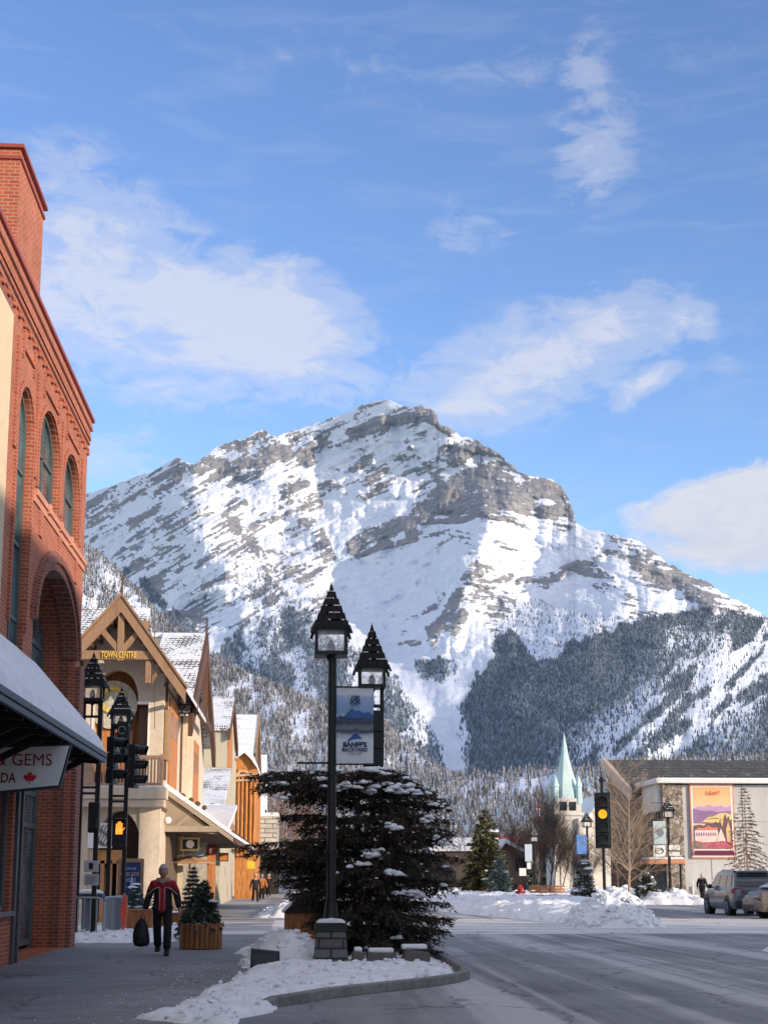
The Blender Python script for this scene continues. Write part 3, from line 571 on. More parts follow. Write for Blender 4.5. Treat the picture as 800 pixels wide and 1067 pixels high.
snow_patch('snow_bank', [(19.5,84),(23.4,84),(23.6,96),(23.6,112),(18.5,112),(18,95)], .5, 1.2, .2, 'snow heaped at the foot of the lamp before the stone hall', SNOW, .5, .8, .0, 51, .5, chunks=1, csz=.3)
snow_patch('snow_bank', [(27.5,97),(60,97),(60,114),(27.5,114)], .15, 2, .4, 'snow covered forecourt below the mural wall', SNOW, .2, .5, .0, 55, .8, chunks=0)
snow_patch('snow_bank', [(-1.2,31.0),(-.4,31),(.3,36),(1.0,41),(-.2,41.3)], .12, .3, .07, 'thin snow strip beside the timber bin cabinets', SNOW, .12, 2, .0, 57, .2)
snow_patch('snow_bank', [(-1.0,58),(.6,58),(.8,110),(-.8,110)], .3, .5, .14, 'snow bank along the kerb past the spruce', SNOW, .25, 1.2, .0, 59, .3, chunks=3, csz=.15)
snow_patch('snow_bank', [(-1.6,58),(-.95,58),(-.9,75),(-1.5,75)], .1, .3, .1, 'thin snow drift by the shop sidewalk', SNOW, .12, 1.2, .0, 63, .2)
# snow crumbs and thin scatter
mb = MB(); rr = random.Random(5)
for i in range(420):
    t = rr.random(); yy = 15.5+t*14; xx = -1.9+.05*(yy-15.5)+rr.gauss(0, .45); s = rr.uniform(.004, .016)
    if rr.random() < .25: xx = rr.uniform(-4.8, .8); s *= .6; yy = rr.uniform(16, 40)
    mb.lathe([(s, 0), (s*.8, s*.4), (s*.1, s*.55)], (xx, yy, .003), 6)
o = mb.build('snow', SNOW, smooth=True); tag(o, 'crumbs of snow scattered on the sidewalk edge', 'snow', None, 'stuff')

# ---------------------------------------------------------------- brick building
BRK = brick_mat('red_brick', (.50,.125,.065), (.35,.085,.048), (.50,.30,.22), .215, .075, .010)
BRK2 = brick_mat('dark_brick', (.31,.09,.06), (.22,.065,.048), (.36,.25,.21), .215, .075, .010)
TRIM = M('red_metal_cap', (.30,.07,.055), .5, .2, 4, .05)
TERRA = M('terracotta_sill', (.55,.25,.17), .8, .25, 9, .2)
CREAM = M('cream_stucco', (.62,.50,.34), .9, .12, 30, .3, bd=.004)
FRM = M('green_grey_frame', (.10,.115,.11), .5, .2, 8, .05)
GLS = glass_mat('window_glass', (.05,.10,.12)); GLD = glass_mat('shop_glass', (.012,.016,.02), .12)
BX = -5.15
bb = thing('brick_building', (-5.15, 30, 0), 'red brick building with arched windows and tall chimney block at the left edge', 'building')
fx = lambda u, v, d: (BX-d, u, v)
mb = MB()
w1 = arch(26.0, 27.5, 5.2, 9.75, 10.5); w2 = arch(28.2, 30.6, 8.95, 9.95, 10.85); w3 = arch(31.2, 33.45, 9.0, 9.95, 10.8); po = arch(28.45, 33.9, 0.02, 6.45, 7.95, 24)
sh = rect(21.2, 27.3, .95, 3.3)
mb.wall([(25.2,0),(34.65,0),(34.65,12.1),(25.2,12.1)], [w1, w2, w3, po, rect(25.5,27.35,.95,3.3)], fx, .0)
for q, d in ((w1,.22),(w2,.22),(w3,.22),(po,.78),(rect(25.5,27.35,.95,3.3),.2)):
    n = len(q); mb.add([fx(p[0], p[1], 0) for p in q]+[fx(p[0], p[1], d) for p in q], [(i, (i+1) % n, (i+1) % n+n, i+n) for i in range(n)])
mb.add([(BX,34.65,0),(-18,34.65,0),(-18,34.65,12.1),(BX,34.65,12.1)], [(0,1,2,3)])
mb.add([(BX,25.2,12.1),(BX,34.65,12.1),(-18,34.65,12.1),(-18,25.2,12.1)], [(0,1,2,3)])
mb.build('wall', BRK, bb, fix=False)
# far pier seen inside the portal, dark interior behind
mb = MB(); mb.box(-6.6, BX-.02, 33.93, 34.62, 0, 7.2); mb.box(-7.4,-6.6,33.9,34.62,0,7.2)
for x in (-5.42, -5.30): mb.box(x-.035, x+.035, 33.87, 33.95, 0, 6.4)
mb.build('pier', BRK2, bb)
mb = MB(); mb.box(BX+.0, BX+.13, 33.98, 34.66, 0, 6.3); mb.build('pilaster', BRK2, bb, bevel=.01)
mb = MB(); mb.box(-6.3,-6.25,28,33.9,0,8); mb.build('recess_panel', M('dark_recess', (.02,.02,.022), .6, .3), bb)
mb = MB(); mb.box(-5.93,-5.85,28.4,28.75,0,7.6); mb.box(-5.93,-5.85,33.62,33.9,0,7.2)
for z in (.1,2.6,3.3,5.4,6.6): mb.box(-5.93,-5.86,28.4,33.9,z,z+.12)
for y in (29.6,30.9,32.2): mb.box(-5.93,-5.86,y,y+.09,0,7.6)
fr = mb.build('window_frame', FRM, bb); mb = MB(); mb.box(-5.915,-5.895,28.4,33.9,.1,7.7); mb.build('pane', GLS, fr)
# moulded rings round the portal, hoods over the windows
mb = MB()
def ring(y0, y1, zs, zt, t, x0, x1, zb=None, n=22):
    c = (y0+y1)/2; r = (y1-y0)/2
    pts_i = [(c+r*math.cos(PI*i/n), zs+(zt-zs)*math.sin(PI*i/n)) for i in range(n+1)]; pts_o = [(c+(r+t)*math.cos(PI*i/n), zs+(zt-zs+t)*math.sin(PI*i/n)) for i in range(n+1)]
    if zb is not None: pts_i = [(pts_i[0][0], zb)]+pts_i+[(pts_i[-1][0], zb)]; pts_o = [(pts_o[0][0], zb)]+pts_o+[(pts_o[-1][0], zb)]
    for i in range(len(pts_i)-1):
        q = [pts_i[i], pts_o[i], pts_o[i+1], pts_i[i+1]]
        mb.add([(x0, *p) for p in q]+[(x1, *p) for p in q], [(3,2,1,0),(4,5,6,7),(0,1,5,4),(1,2,6,5),(2,3,7,6),(3,0,4,7)])
ring(28.52,33.83,6.45,7.88,.16,BX-.3,BX+.06); ring(28.36,33.99,6.45,8.04,.14,BX-.05,BX+.12); ring(28.22,34.13,6.45,8.18,.1,BX-.02,BX+.05)
mb.build('arch_moulding', BRK2, bb)
mb = MB()
for (a, b, zs, zt, zb) in ((26.0,27.5,9.75,10.5,6), (28.2,30.6,9.95,10.85,9.0), (31.2,33.45,9.95,10.8,9.0)): ring(a-.02, b+.02, zs, zt+.02, .12, BX-.04, BX+.05, zb)
for y in (25.75, 27.85, 30.9, 33.8): mb.box(BX-.02, BX+.045, y-.09, y+.09, 9.1, 11.2)
for y0, y1 in ((26.2,27.4),(28.5,30.3),(31.4,33.3)):
    mb.box(BX-.02, BX+.046, y0+.003, y1-.003, 11.12, 11.2); mb.box(BX-.02, BX+.04, y0, y0+.07, 10.95, 11.5); mb.box(BX-.02, BX+.04, y1-.07, y1, 10.95, 11.5)
for y in (28.6, 30.9, 33.3): mb.box(BX-.02, BX+.035, y, y+.35, 8.15, 8.7)
mb.build('brick_relief', BRK, bb)
mb = MB(); mb.box(BX-.02, BX+.08, 28.0, 34.66, 8.80, 8.93); mb.box(BX-.02, BX+.04, 27.9, 34.65, 8.66, 8.795)
for y in (29.4, 30.9, 32.3): mb.box(BX-.02, BX+.11, y-.09, y+.09, 8.76, 8.96)
mb.build('sill', TERRA, bb, bevel=.012)
mb = MB()
for i, (z0, z1, o_) in enumerate(((11.62,11.70,.04),(11.78,11.86,.05),(11.90,12.0,.07),(12.0,12.14,.05),(12.14,12.24,.10),(12.24,12.36,.08))): mb.box(-5.6, BX+o_, 20, 34.65+o_, z0+.001*i, z1)
for i in range(28): mb.box(BX, BX+.06, 20.4+i*.52, 20.4+i*.52+.14, 11.5, 11.62)
mb.build('cornice', BRK, bb)
mb = MB(); mb.box(-5.7, BX+.14, 20, 34.78, 12.36, 12.45); mb.build('cornice_cap', TRIM, bb, bevel=.015)
for k, (wq, y0, y1, zb, zs, zt) in enumerate(((w1,26.0,27.5,5.2,9.75,10.5), (w2,28.2,30.6,8.95,9.95,10.85), (w3,31.2,33.45,9.0,9.95,10.8))):
    mb = MB()
    def ring2(t, x0, x1):
        c = (y0+y1)/2; r = (y1-y0)/2-.001; n = 16
        pi = [(c+(r-t)*math.cos(PI*i/n), zs+(zt-zs-t)*math.sin(PI*i/n)) for i in range(n+1)]; po_ = [(c+r*math.cos(PI*i/n), zs+(zt-zs)*math.sin(PI*i/n)) for i in range(n+1)]
        pi = [(pi[0][0], zb)]+pi+[(pi[-1][0], zb)]; po_ = [(po_[0][0], zb)]+po_+[(po_[-1][0], zb)]
        for i in range(len(pi)-1):
            q = [pi[i], po_[i], po_[i+1], pi[i+1]]; mb.add([(x0, *p) for p in q]+[(x1, *p) for p in q], [(3,2,1,0),(4,5,6,7),(0,1,5,4),(1,2,6,5),(2,3,7,6),(3,0,4,7)])
    ring2(.09, BX-.2, BX-.1); mb.box(BX-.2, BX-.1, y0+.05, y1-.05, zb, zb+.1)
    mb.box(BX-.19, BX-.115, (y0+y1)/2-.035, (y0+y1)/2+.035, zb, zt-.08)
    if k == 0:
        for z in (6.2, 7.6, 9.0): mb.box(BX-.19, BX-.115, y0+.05, y1-.05, z, z+.07)
    else: mb.box(BX-.19, BX-.115, y0+.05, y1-.05, zs-.05, zs)
    wo = mb.build('window', FRM, bb)
    mb = MB(); mb.sheet(wq, lambda u, v: (BX-.155, u, v)); mb.build('pane', GLS, wo, fix=False)
# near part of the block: cream panel above the shop
mb = MB(); mb.box(-18, BX+.03, 6, 25.15, 3.6, 11.35); mb.build('stucco_wall', CREAM, bb)
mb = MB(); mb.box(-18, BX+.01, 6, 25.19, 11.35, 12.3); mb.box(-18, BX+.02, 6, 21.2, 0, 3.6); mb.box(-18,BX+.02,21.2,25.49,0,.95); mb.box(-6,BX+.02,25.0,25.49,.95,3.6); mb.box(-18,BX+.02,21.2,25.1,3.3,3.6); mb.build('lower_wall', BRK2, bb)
mb = MB(); mb.box(BX-.2,BX-.1,21.2,27.35,.95,1.03); mb.box(BX-.2,BX-.1,21.2,27.35,3.2,3.3)
for y in (21.2,23.1,25.5,26.4,27.28): mb.box(BX-.2,BX-.1,y,y+.08,.95,3.3)
sw = mb.build('shop_window', M('grey_window_frame', (.16,.17,.19), .5), bb)
mb = MB(); mb.box(BX-.17,BX-.14,21.2,27.35,1,3.25); mb.build('pane', GLD, sw); mb = MB(); mb.box(BX-.05,BX+.09,21.1,27.45,.86,.95); mb.build('stone_sill', M('grey_stone', (.2,.2,.2), .8, .3), sw, bevel=.01)
mb = MB(); mb.box(BX-.0,BX+.06,27.55,27.7,0,3.9); mb.box(BX,BX+.06,28.0,28.12,0,3.9); mb.build('downpipe', M('slate_strip', (.08,.085,.095), .5), bb)
mb = MB(); mb.box(-7.6, -5.5, 26.9, 29.55, 11.8, 15.42); ch = mb.build('chimney', BRK, bb)
mb = MB(); mb.box(-7.68, -5.42, 26.82, 29.63, 15.42, 15.5); mb.box(-7.64,-5.46,26.86,29.59,15.2,15.28); mb.build('chimney_cap', TRIM, ch, bevel=.01)
# snow-laden shop canopy
DK = M('dark_canopy_timber', (.016,.017,.02), .6, .3, 8, .2); GUT = M('grey_gutter', (.085,.10,.13), .5, .2, 6, .05)
mb = MB(); y0, y1 = 12, 28.72
mb.prism([(-5.12,5.45),(-3.75,3.86),(-3.75,3.76),(-5.12,5.33)], lambda u, v: (u, y0, v), lambda u, v: (u, y1, v))
for i in range(13):
    y = y1-.1-i*1.15
    mb.bar((-5.1,y,4.95),(-3.85,y,3.74),.09,.12); mb.bar((-5.1,y,3.25),(-4.05,y,3.78),.09,.11); mb.bar((-5.12,y,3.84),(-3.8,y,3.72),.08,.1)
mb.box(-5.0,-3.9,12,28.6,3.98,4.03)
aw = mb.build('awning', DK, bb)
mb = MB(); mb.box(-3.76,-3.68,y0,y1+.02,3.80,3.90); mb.box(-3.765,-3.70,y0,y1,3.70,3.79); mb.build('gutter', GUT, aw, bevel=.01)
sn = MB(); ny = 90; nx = 14
vs = []
for i in range(ny+1):
    y = y0+(y1-y0+.03)*i/ny
    for j in range(nx+1):
        t = j/nx; x = -5.12+1.43*t; z = 5.45-1.62*t+.16*math.sin(PI*min(1, (1-t)*6+.0)/2)**.5*(1 if t < .995 else 0)+.03*float(fbm(np.array(x*1.5), np.array(y*1.2), 3, 5)); x += 0
        vs.append((x-.0, y, z+(.02 if t < 1 else 0)))
fs = [(i*(nx+1)+j, (i+1)*(nx+1)+j, (i+1)*(nx+1)+j+1, i*(nx+1)+j+1) for i in range(ny) for j in range(nx)]
k0 = len(vs); sn.add(vs, fs); e = [ny*(nx+1)+j for j in range(nx+1)]
sn.add([vs[i] for i in e]+[(vs[i][0], vs[i][1], vs[i][2]-.2) for i in e], [(j, j+1, j+nx+2, j+nx+1) for j in range(nx)])
sn.build('snow', SNOW, aw, smooth=True, fix=False)
# hanging shop sign
SW = M('sign_white', (.66,.68,.70), .6, .08, 5, 0); MAR = M('maroon_paint', (.22,.012,.03), .6, .15, 20, 0)
sg = thing('shop_sign', (-4.4, 24, 3.6), 'white hanging sign reading & GEMS with a red maple leaf under the canopy', 'sign')
P1 = [(-5.11,3.57),(-3.68,3.62),(-3.83,2.99),(-5.11,2.86)]; P2 = [(-5.15,3.61),(-3.64,3.66),(-3.80,2.95),(-5.15,2.82)]
mb = MB(); mb.prism(P2, lambda u, v: (u, 24.0, v), lambda u, v: (u, 24.08, v)); mb.build('frame', M('sign_rim', (.02,.03,.05), .5), sg)
mb = MB(); mb.prism(P1, lambda u, v: (u, 23.985, v), lambda u, v: (u, 24.03, v)); mb.build('panel', SW, sg)
text('& GEMS', .27, MAR, sg, (-3.93, 23.975, 3.30), align='RIGHT', ext=.002, bold=.0, sx=.98); text('CANADA', .22, MAR, sg, (-4.50, 23.975, 3.03), align='RIGHT', ext=.002, sx=.78, bold=.003)
LEAF = [(0,-.5),(.04,-.5),(.03,-.22),(.32,-.27),(.27,-.17),(.55,.05),(.47,.09),(.52,.27),(.35,.23),(.31,.31),(.15,.15),(.2,.42),(.1,.37),(0,.55)]
LEAF = LEAF+[(-x, y) for x, y in LEAF[::-1]][1:-1]
mb = MB(); mb.sheet(LEAF, lambda u, v: (-4.28+u*.2, 23.978, 3.10+v*.2)); mb.build('leaf_emblem', M('leaf_red', (.5,.015,.02), .6), sg, fix=False)
for x in (-3.85, -4.9): mb = MB(); mb.tube((x,24.04,3.58),(x,24.04,3.76),.012); mb.build('hanger', BLACK, sg)

# ---------------------------------------------------------------- buildings across the avenue (beyond the right edge of the view, they shade the street)
def block(name, x0, x1, y0, y1, h, wallm, label):
    t = thing(name, ((x0+x1)/2, (y0+y1)/2, 0), label, 'building'); mb = MB()
    hol = []
    nb = max(1, int((y1-y0)/3.2)); st = (y1-y0)/nb
    for i in range(nb):
        for fl in range(max(1, int((h-3.8)/3))): hol.append(rect(y0+i*st+.8, y0+(i+1)*st-.8, 4.4+fl*3, 6.0+fl*3))
    mb.wall([(y0,0),(y1,0),(y1,h),(y0,h)], hol, lambda u, v, d: (x0+d, u, v), .2)
    mb.add([(x0,y0,0),(x1,y0,0),(x1,y0,h),(x0,y0,h)], [(0,1,2,3)]); mb.add([(x0,y1,0),(x1,y1,0),(x1,y1,h),(x0,y1,h)], [(0,1,2,3)]); mb.add([(x1,y0,0),(x1,y1,0),(x1,y1,h),(x1,y0,h)], [(0,1,2,3)])
    mb.build('wall', wallm, t, fix=False)
    for q in hol: mb = MB(); mb.box(x0+.15, x0+.2, q[0][0], q[1][0], q[0][1], q[2][1]); mb.build('window', GLS, t)
    mb = MB(); mb.box(x0-.3, x1, y0-.1, y1+.1, h, h+.25); mb.build('roof', TRIM, t); return t
block('commercial_building', 24, 34, -50, -12.5, 15.3, CREAM, 'cream block of shops standing across the avenue behind the camera')
block('commercial_building', 24, 34, -12, 20, 15.0, BRK, 'red brick block of shops across the avenue on the near corner')
block('shop_building', 24.5, 34, 20.4, 31.5, 5.2, CREAM, 'single storey shop beside the red brick block across the avenue')
block('shop_building', 25.5, 40, 50, 57, 9.0, CREAM, 'low cream shop across the avenue past the side street')
# ---------------------------------------------------------------- town centre building with the timber gable
def wood(name, col, w=.14, vert=True, var=.35, rough=.7):
    m, nt, b = newmat(name); co = coords(nt, (6,6,.5) if vert else (.5,.5,6)); n1 = noise(nt, co, 3, 5, .6)
    c2 = coords(nt); sp = N(nt, 'ShaderNodeSeparateXYZ'); nt.links.new(c2, sp.inputs[0])
    u = math_(nt, 'ADD', sp.outputs[0], sp.outputs[1]) if vert else sp.outputs[2]
    fr = math_(nt, 'FRACT', math_(nt, 'DIVIDE', u, w)); gap = ramp(nt, fr, [(0, .25), (.09, 1)])
    c = ramp(nt, n1, [(.3, tuple(x*(1-var) for x in col)), (.7, tuple(min(1, x*(1+var)) for x in col))]); c = mixc(nt, 1, c, gap, 'MULTIPLY')
    nt.links.new(c, b.inputs['Base Color']); b.inputs['Roughness'].default_value = rough; bump(nt, b, mixc(nt, .5, gap, n1), .5, .01); b.inputs['Specular IOR Level'].default_value = .25; return m
def roof_mat(name, col=(.10,.095,.10), snow=.5, row=.25, sx=.3):
    m, nt, b = newmat(name); tc = nt.nodes.new('ShaderNodeTexCoord'); sp = N(nt, 'ShaderNodeSeparateXYZ'); nt.links.new(tc.outputs['Object'], sp.inputs[0])
    cb = N(nt, 'ShaderNodeCombineXYZ'); nt.links.new(math_(nt, 'ADD', sp.outputs[0], math_(nt, 'MULTIPLY', sp.outputs[1], .3)), cb.inputs[0]); nt.links.new(sp.outputs[2], cb.inputs[1])
    t = N(nt, 'ShaderNodeTexBrick'); t.inputs['Scale'].default_value = 1; t.inputs['Brick Width'].default_value = sx; t.inputs['Row Height'].default_value = row; t.inputs['Mortar Size'].default_value = .03
    t.inputs['Color1'].default_value = tuple(x*1.4 for x in col)+(1,); t.inputs['Color2'].default_value = tuple(x*.7 for x in col)+(1,); t.inputs['Mortar'].default_value = tuple(x*.3 for x in col)+(1,); nt.links.new(cb.outputs[0], t.inputs['Vector'])
    n1 = noise(nt, tc.outputs['Object'], .7, 5, .6); n2 = noise(nt, tc.outputs['Object'], 7, 5, .7)
    f = math_(nt, 'ADD', math_(nt, 'MULTIPLY', n1, .55), math_(nt, 'MULTIPLY', n2, .55)); f = math_(nt, 'SUBTRACT', f, math_(nt, 'MULTIPLY', t.outputs['Fac'], .09))
    f = ramp(nt, f, [(.72-snow*.34, 0), (.80-snow*.34, 1)])
    nt.links.new(mixc(nt, f, t.outputs['Color'], (.76,.78,.82)), b.inputs['Base Color']); b.inputs['Roughness'].default_value = .85
    bump(nt, b, math_(nt, 'ADD', f, math_(nt, 'SUBTRACT', 1, t.outputs['Fac'])), .6, .04); return m
STU = M('warm_stucco', (.60,.49,.37), .9, .22, 5, .35, bd=.006); TBR = M('brown_timber', (.30,.18,.105), .75, .3, 7, .25, stretch=(3,3,.6)); DBR = M('dark_brown_timber', (.10,.05,.035), .7, .3, 7, .2)
ORW = wood('orange_planks', (.46,.19,.07), .16); PNK = M('faded_rail_paint', (.42,.25,.17), .7, .2, 9, .15); SHG = roof_mat('shingles_part_snow', (.10,.095,.10), .35); SHS = roof_mat('shingles_snowy', (.14,.13,.13), 1.02, .16, .14); STR = roof_mat('shingles_striped_snow', (.15,.14,.14), 1.04, .55, 3)
GOLD = M('gilt_letters', (.72,.50,.10), .45, .15, 20, 0); DARKIN = M('dark_interior', (.028,.022,.018), .8, .5, 1.2, 0)
Yt = 52.0
def q(px, py): p = PX(px, py, Yt); return (p.x, p.z)
tcb = thing('town_building', (-6.6, Yt, 0), 'cream building with brown timber gable, balcony and gold TOWN CENTRE letters', 'building')
ax_, az_ = q(131, 628); rx, rz = q(196, 722); lx = 2*ax_-rx; xr = -4.75
sl_ = (az_-rz)/(rx-ax_)
LX, LZ = q(68, 696); sll = (az_-LZ)/(ax_-LX)
outl = [(-9.2,0),(xr,0),(xr,az_-sl_*(xr-ax_)-.1),(ax_,az_-.15),(-9.2,az_-sll*(ax_+9.2)-.1)]
def X_(px, py=760): return q(px, py)[0]
def Z_(py): return q(130, py)[1]
up = [(X_(97),Z_(822)),(X_(154),Z_(822)),(X_(154),Z_(733)),(X_(143),Z_(733))]
ca = (X_(97)+X_(143))/2; ra = (X_(143)-X_(97))/2
up += [(ca+ra*math.cos(PI*i/14), Z_(728)+(Z_(697)-Z_(728))*math.sin(PI*i/14)) for i in range(15)]
lo = arch(X_(105), X_(150), .02, Z_(885), Z_(845), 20)
mb = MB(); fy = lambda u, v, d: (u, Yt+d, v)
mb.wall(outl, [], fy, 0) if False else mb.wall(outl, [up, lo], fy, .85)
mb.add([(xr,Yt,0),(xr,62,0),(xr,62,8.6),(xr,Yt,8.6)], [(0,1,2,3)])
mb.build('wall', STU, tcb, fix=False)
mb = MB(); mb.box(-9.2,xr-.05,Yt+.86,Yt+.95,0,9); mb.build('recess_wall', wood('recess_planks', (.30,.13,.055), .3), tcb)
mb = MB(); mb.box(X_(143),X_(154)-.03,Yt+.5,Yt+.6,Z_(820),Z_(735)); mb.build('door', M('brown_door', (.12,.07,.05), .6), tcb)
mb = MB(); mb.box(X_(97),X_(112),Yt+.6,Yt+.75,Z_(790),Z_(750)); mb.box(X_(120),X_(136),Yt+.6,Yt+.75,Z_(810),Z_(760)); mb.build('balcony_planks', ORW, tcb)
# round emblem
mb = MB(); n = 28; cx_, cz_ = q(116, 733)
mb.tube((cx_,Yt+.42,cz_),(cx_,Yt+.5,cz_),.86,n=n); em = mb.build('emblem_disc', M('speckled_disc', (.42,.40,.33), .8, .6, 9), tcb)
mb = MB()
for i in range(24):
    a, b = 2*PI*i/24, 2*PI*(i+1)/24; mb.bar((cx_+.02+.42*math.cos(a),Yt+.38,cz_+.15+.42*math.sin(a)),(cx_+.02+.42*math.cos(b),Yt+.38,cz_+.15+.42*math.sin(b)),.07,.13)
mb.build('ring', M('yellow_ring', (.75,.55,.08), .5), em)
# lower arch: shop window with a round line drawing, sign band, arch frame
mb = MB(); mb.box(X_(105),X_(150),Yt+.8,Yt+.84,0,Z_(846)); mb.build('shop_glass', GLD, tcb)
WHT = M('lit_white_panel', (.85,.83,.78), .6, .06, 4, 0)
mb = MB(); mb.box(X_(96),X_(121),Yt-.10,Yt+.02,Z_(884),Z_(858)); pn = mb.build('window_panel', WHT, tcb)
mb = MB(); c0, c1 = q(108, 868)
for k in range(5):
    for i in range(8):
        f = lambda i: (X_(106+k*2.6)+.05*math.sin(i*1.4+k), Yt-.12, Z_(882)+i*(Z_(860)-Z_(882))/8)
        mb.bar(f(i), f(i+1), .03, .02)
mb.build('wave_drawing', M('ink', (.03,.035,.035), .7), pn)
mb = MB(); mb.box(X_(88),X_(131),Yt+.1,Yt+.5,Z_(900),Z_(886)); mb.build('sign_band', M('orange_band', (.55,.26,.10), .7, .3), tcb)
mb = MB()
for px_ in (109, 117, 126, 132): mb.box(X_(px_),X_(px_)+.14,Yt+.1,Yt+.25,0,Z_(897))
mb.build('shop_mullions', M('orange_post', (.5,.25,.12), .7, .3), tcb)
mb = MB(); mb.box(X_(111),X_(118),Yt+.7,Yt+.78,Z_(930),Z_(905)); mb.build('bright_poster', M('poster_cream', (.75,.6,.42), .7, .3, 3), tcb)
# ledge and balcony
mb = MB(); mb.box(-9.2,xr+.16,Yt-.75,Yt-.002,Z_(842),Z_(834)); mb.box(-9.2,xr+.24,Yt-.85,Yt-.001,Z_(834)+.001,Z_(822)); mb.box(xr-.72,xr+.02,Yt-.12,Yt+.01,0,Z_(842)); mb.box(-8.9,-7.2,Yt-.10,Yt+.01,0,Z_(842)); mb.build('ledge', STU, tcb, bevel=.02)
rl = MB(); rl.box(-9.2,xr+.1,Yt-.78,Yt-.66,Z_(793),Z_(789)); rl.box(-9.2,xr+.1,Yt-.76,Yt-.68,Z_(820),Z_(817))
for i in range(40):
    x = -9.1+i*.115
    if x < xr+.05: rl.box(x,x+.055,Yt-.745,Yt-.69,Z_(818),Z_(791))
for x in (-8.2,-6.4,xr-.02): rl.box(x,x+.13,Yt-.79,Yt-.65,Z_(821),Z_(788))
rl.box(-9.2,X_(102),Yt-.77,Yt-.67,Z_(818),Z_(806)); rl.build('balcony_rail', PNK, tcb)
# truss, bargeboards, letters
tr = MB(); yb = Yt-1.1
z1 = Z_(692); z2 = Z_(683); tr.box(lx+.6, X_(171), yb-.02, yb+.2, z1, z2)
tr.box(ax_-.11, ax_+.11, yb-.05, yb+.22, z2-.35, az_-.35)
for s_ in (-1, 1): tr.bar((ax_+s_*.08, yb+.08, z2+.05), (ax_+s_*.92, yb+.08, z2+1.02), .2, .2, up=(0,1,0))
tr.bar((X_(156), yb+.1, z1-.05), (X_(156), yb+.1, Z_(716)), .2, .2); tr.bar((X_(158), yb+.1, Z_(716)), (X_(171), yb+.1, Z_(694)), .13, .13, up=(0,1,0))
tr.build('truss', TBR, tcb, bevel=.012)
bg_ = MB()
for s_ in (-1, 1):
    ex, ez = ((LX, LZ) if s_ < 0 else (rx, rz)); bg_.prism([(ax_,az_),(ex,ez),(ex,ez-.5),(ax_,az_-.55)], lambda u, v: (u, yb-.16, v), lambda u, v: (u, yb-.04, v))
    bg_.prism([(ax_,az_+.12),(ex+s_*.06,ez+.10),(ex+s_*.06,ez-.02),(ax_,az_+.001)], lambda u, v: (u, yb-.22, v), lambda u, v: (u, yb+.1, v))
bg_.build('bargeboard', TBR, tcb)
mb = MB(); mb.tube((ax_,yb-.1,az_-.6),(ax_,yb-.1,az_+.75),.07,.02,6); mb.build('finial', DBR, tcb)
mb = MB(); mb.tube(PX(161,760,50.85), PX(161,632,50.85), .012, n=5); mb.build('flag_line', BLACK, tcb)
text('TOWN CENTRE', .31, GOLD, tcb, ((X_(107)+X_(144))/2, yb-.06, Z_(690.5)), ext=.02, sx=.54, bold=.004)
rf = MB()
for s_ in (-1, 1):
    ex, ez = ((LX-1.5, LZ-1.5*sll) if s_ < 0 else (rx+.02, rz)); rf.prism([(ax_,az_+.14),(ex,ez+.10),(ex,ez-.05),(ax_,az_-.02)], lambda u, v: (u, yb+.1, v), lambda u, v: (u, 62, v))
rf.build('roof', SHS, tcb)
# cross roof behind, with snow, and its street gable
mb = MB(); mb.prism([(57.5,7.9),(66,12.35),(66,12.15),(57.5,7.7)], lambda u, v: (ax_+.05, u, v), lambda u, v: (-4.25, u, v)); mb.prism([(52.6,8.1),(60.5,12.45),(60.5,12.25),(52.6,7.9)], lambda u, v: (-14, u, v), lambda u, v: (ax_-.02, u, v)); mb.prism([(60.5,12.45),(68,8.2),(68,8.0),(60.5,12.25)], lambda u, v: (-14, u, v), lambda u, v: (ax_-.02, u, v)); r2 = mb.build('roof', roof_mat('back_roof', (.12,.115,.12), .92, .13, .2), tcb)
mb = MB(); mb.prism([(66,12.35),(74,8),(74,7.8),(66,12.15)], lambda u, v: (-14, u, v), lambda u, v: (-4.25, u, v)); mb.build('roof', SHS, tcb)
mb = MB()
for a, b in (((57.5,7.8),(66,12.3)),((66,12.3),(74,7.8))): mb.prism([a,b,(b[0],b[1]-.9),(a[0],a[1]-.9)], lambda u, v: (-4.3, u, v), lambda u, v: (-4.12, u, v))
mb.tube((-4.2,66,12),(-4.2,66,13.1),.07,.02,6); mb.bar((-4.2,62,8.4),(-4.2,70,8.4),.2,.3); mb.bar((-4.2,66,8.4),(-4.2,66,12),.2,.25); mb.build('bargeboard', DBR, tcb)
mb = MB(); mb.prism([(62,0),(74,0),(74,7.8),(66,12.1),(62,9.9)], lambda u, v: (-14, u, v), lambda u, v: (-4.72, u, v)); mb.build('wall', STU, tcb)
def east(px0, py0, px1, py1, X=xr):
    a = XP(px0, py0, X); b = XP(px1, py1, X); return a.y, b.y, min(a.z, b.z), max(a.z, b.z)
for y0_, y1_, z0_, z1_ in ((54.1,57.6,4.5,8.0),(66.5,70,4.6,7.6)):
    mb = MB(); mb.box(xr, xr+.07, y0_, y1_, z0_, z1_); pw = mb.build('window', ORW, tcb)
    for k in range(3): mb = MB(); mb.box(xr+.065, xr+.078, y0_+.5+k*1.1, y0_+.8+k*1.1, z1_-1.4, z1_-.5); mb.build('pane', GLS, pw)
for y0_ in (60.5, 63.4): mb = MB(); mb.box(xr+.01, xr+.22, y0_, y0_+.7, 4.0, 8.2+.0*y0_); mb.build('pilaster', STU, tcb)
mb = MB(); mb.box(xr+.03, xr+.13, 52.25, 53.4, 5.6, 7.4); mb.build('wall_lantern', M('brass_frame', (.32,.2,.09), .5), tcb)
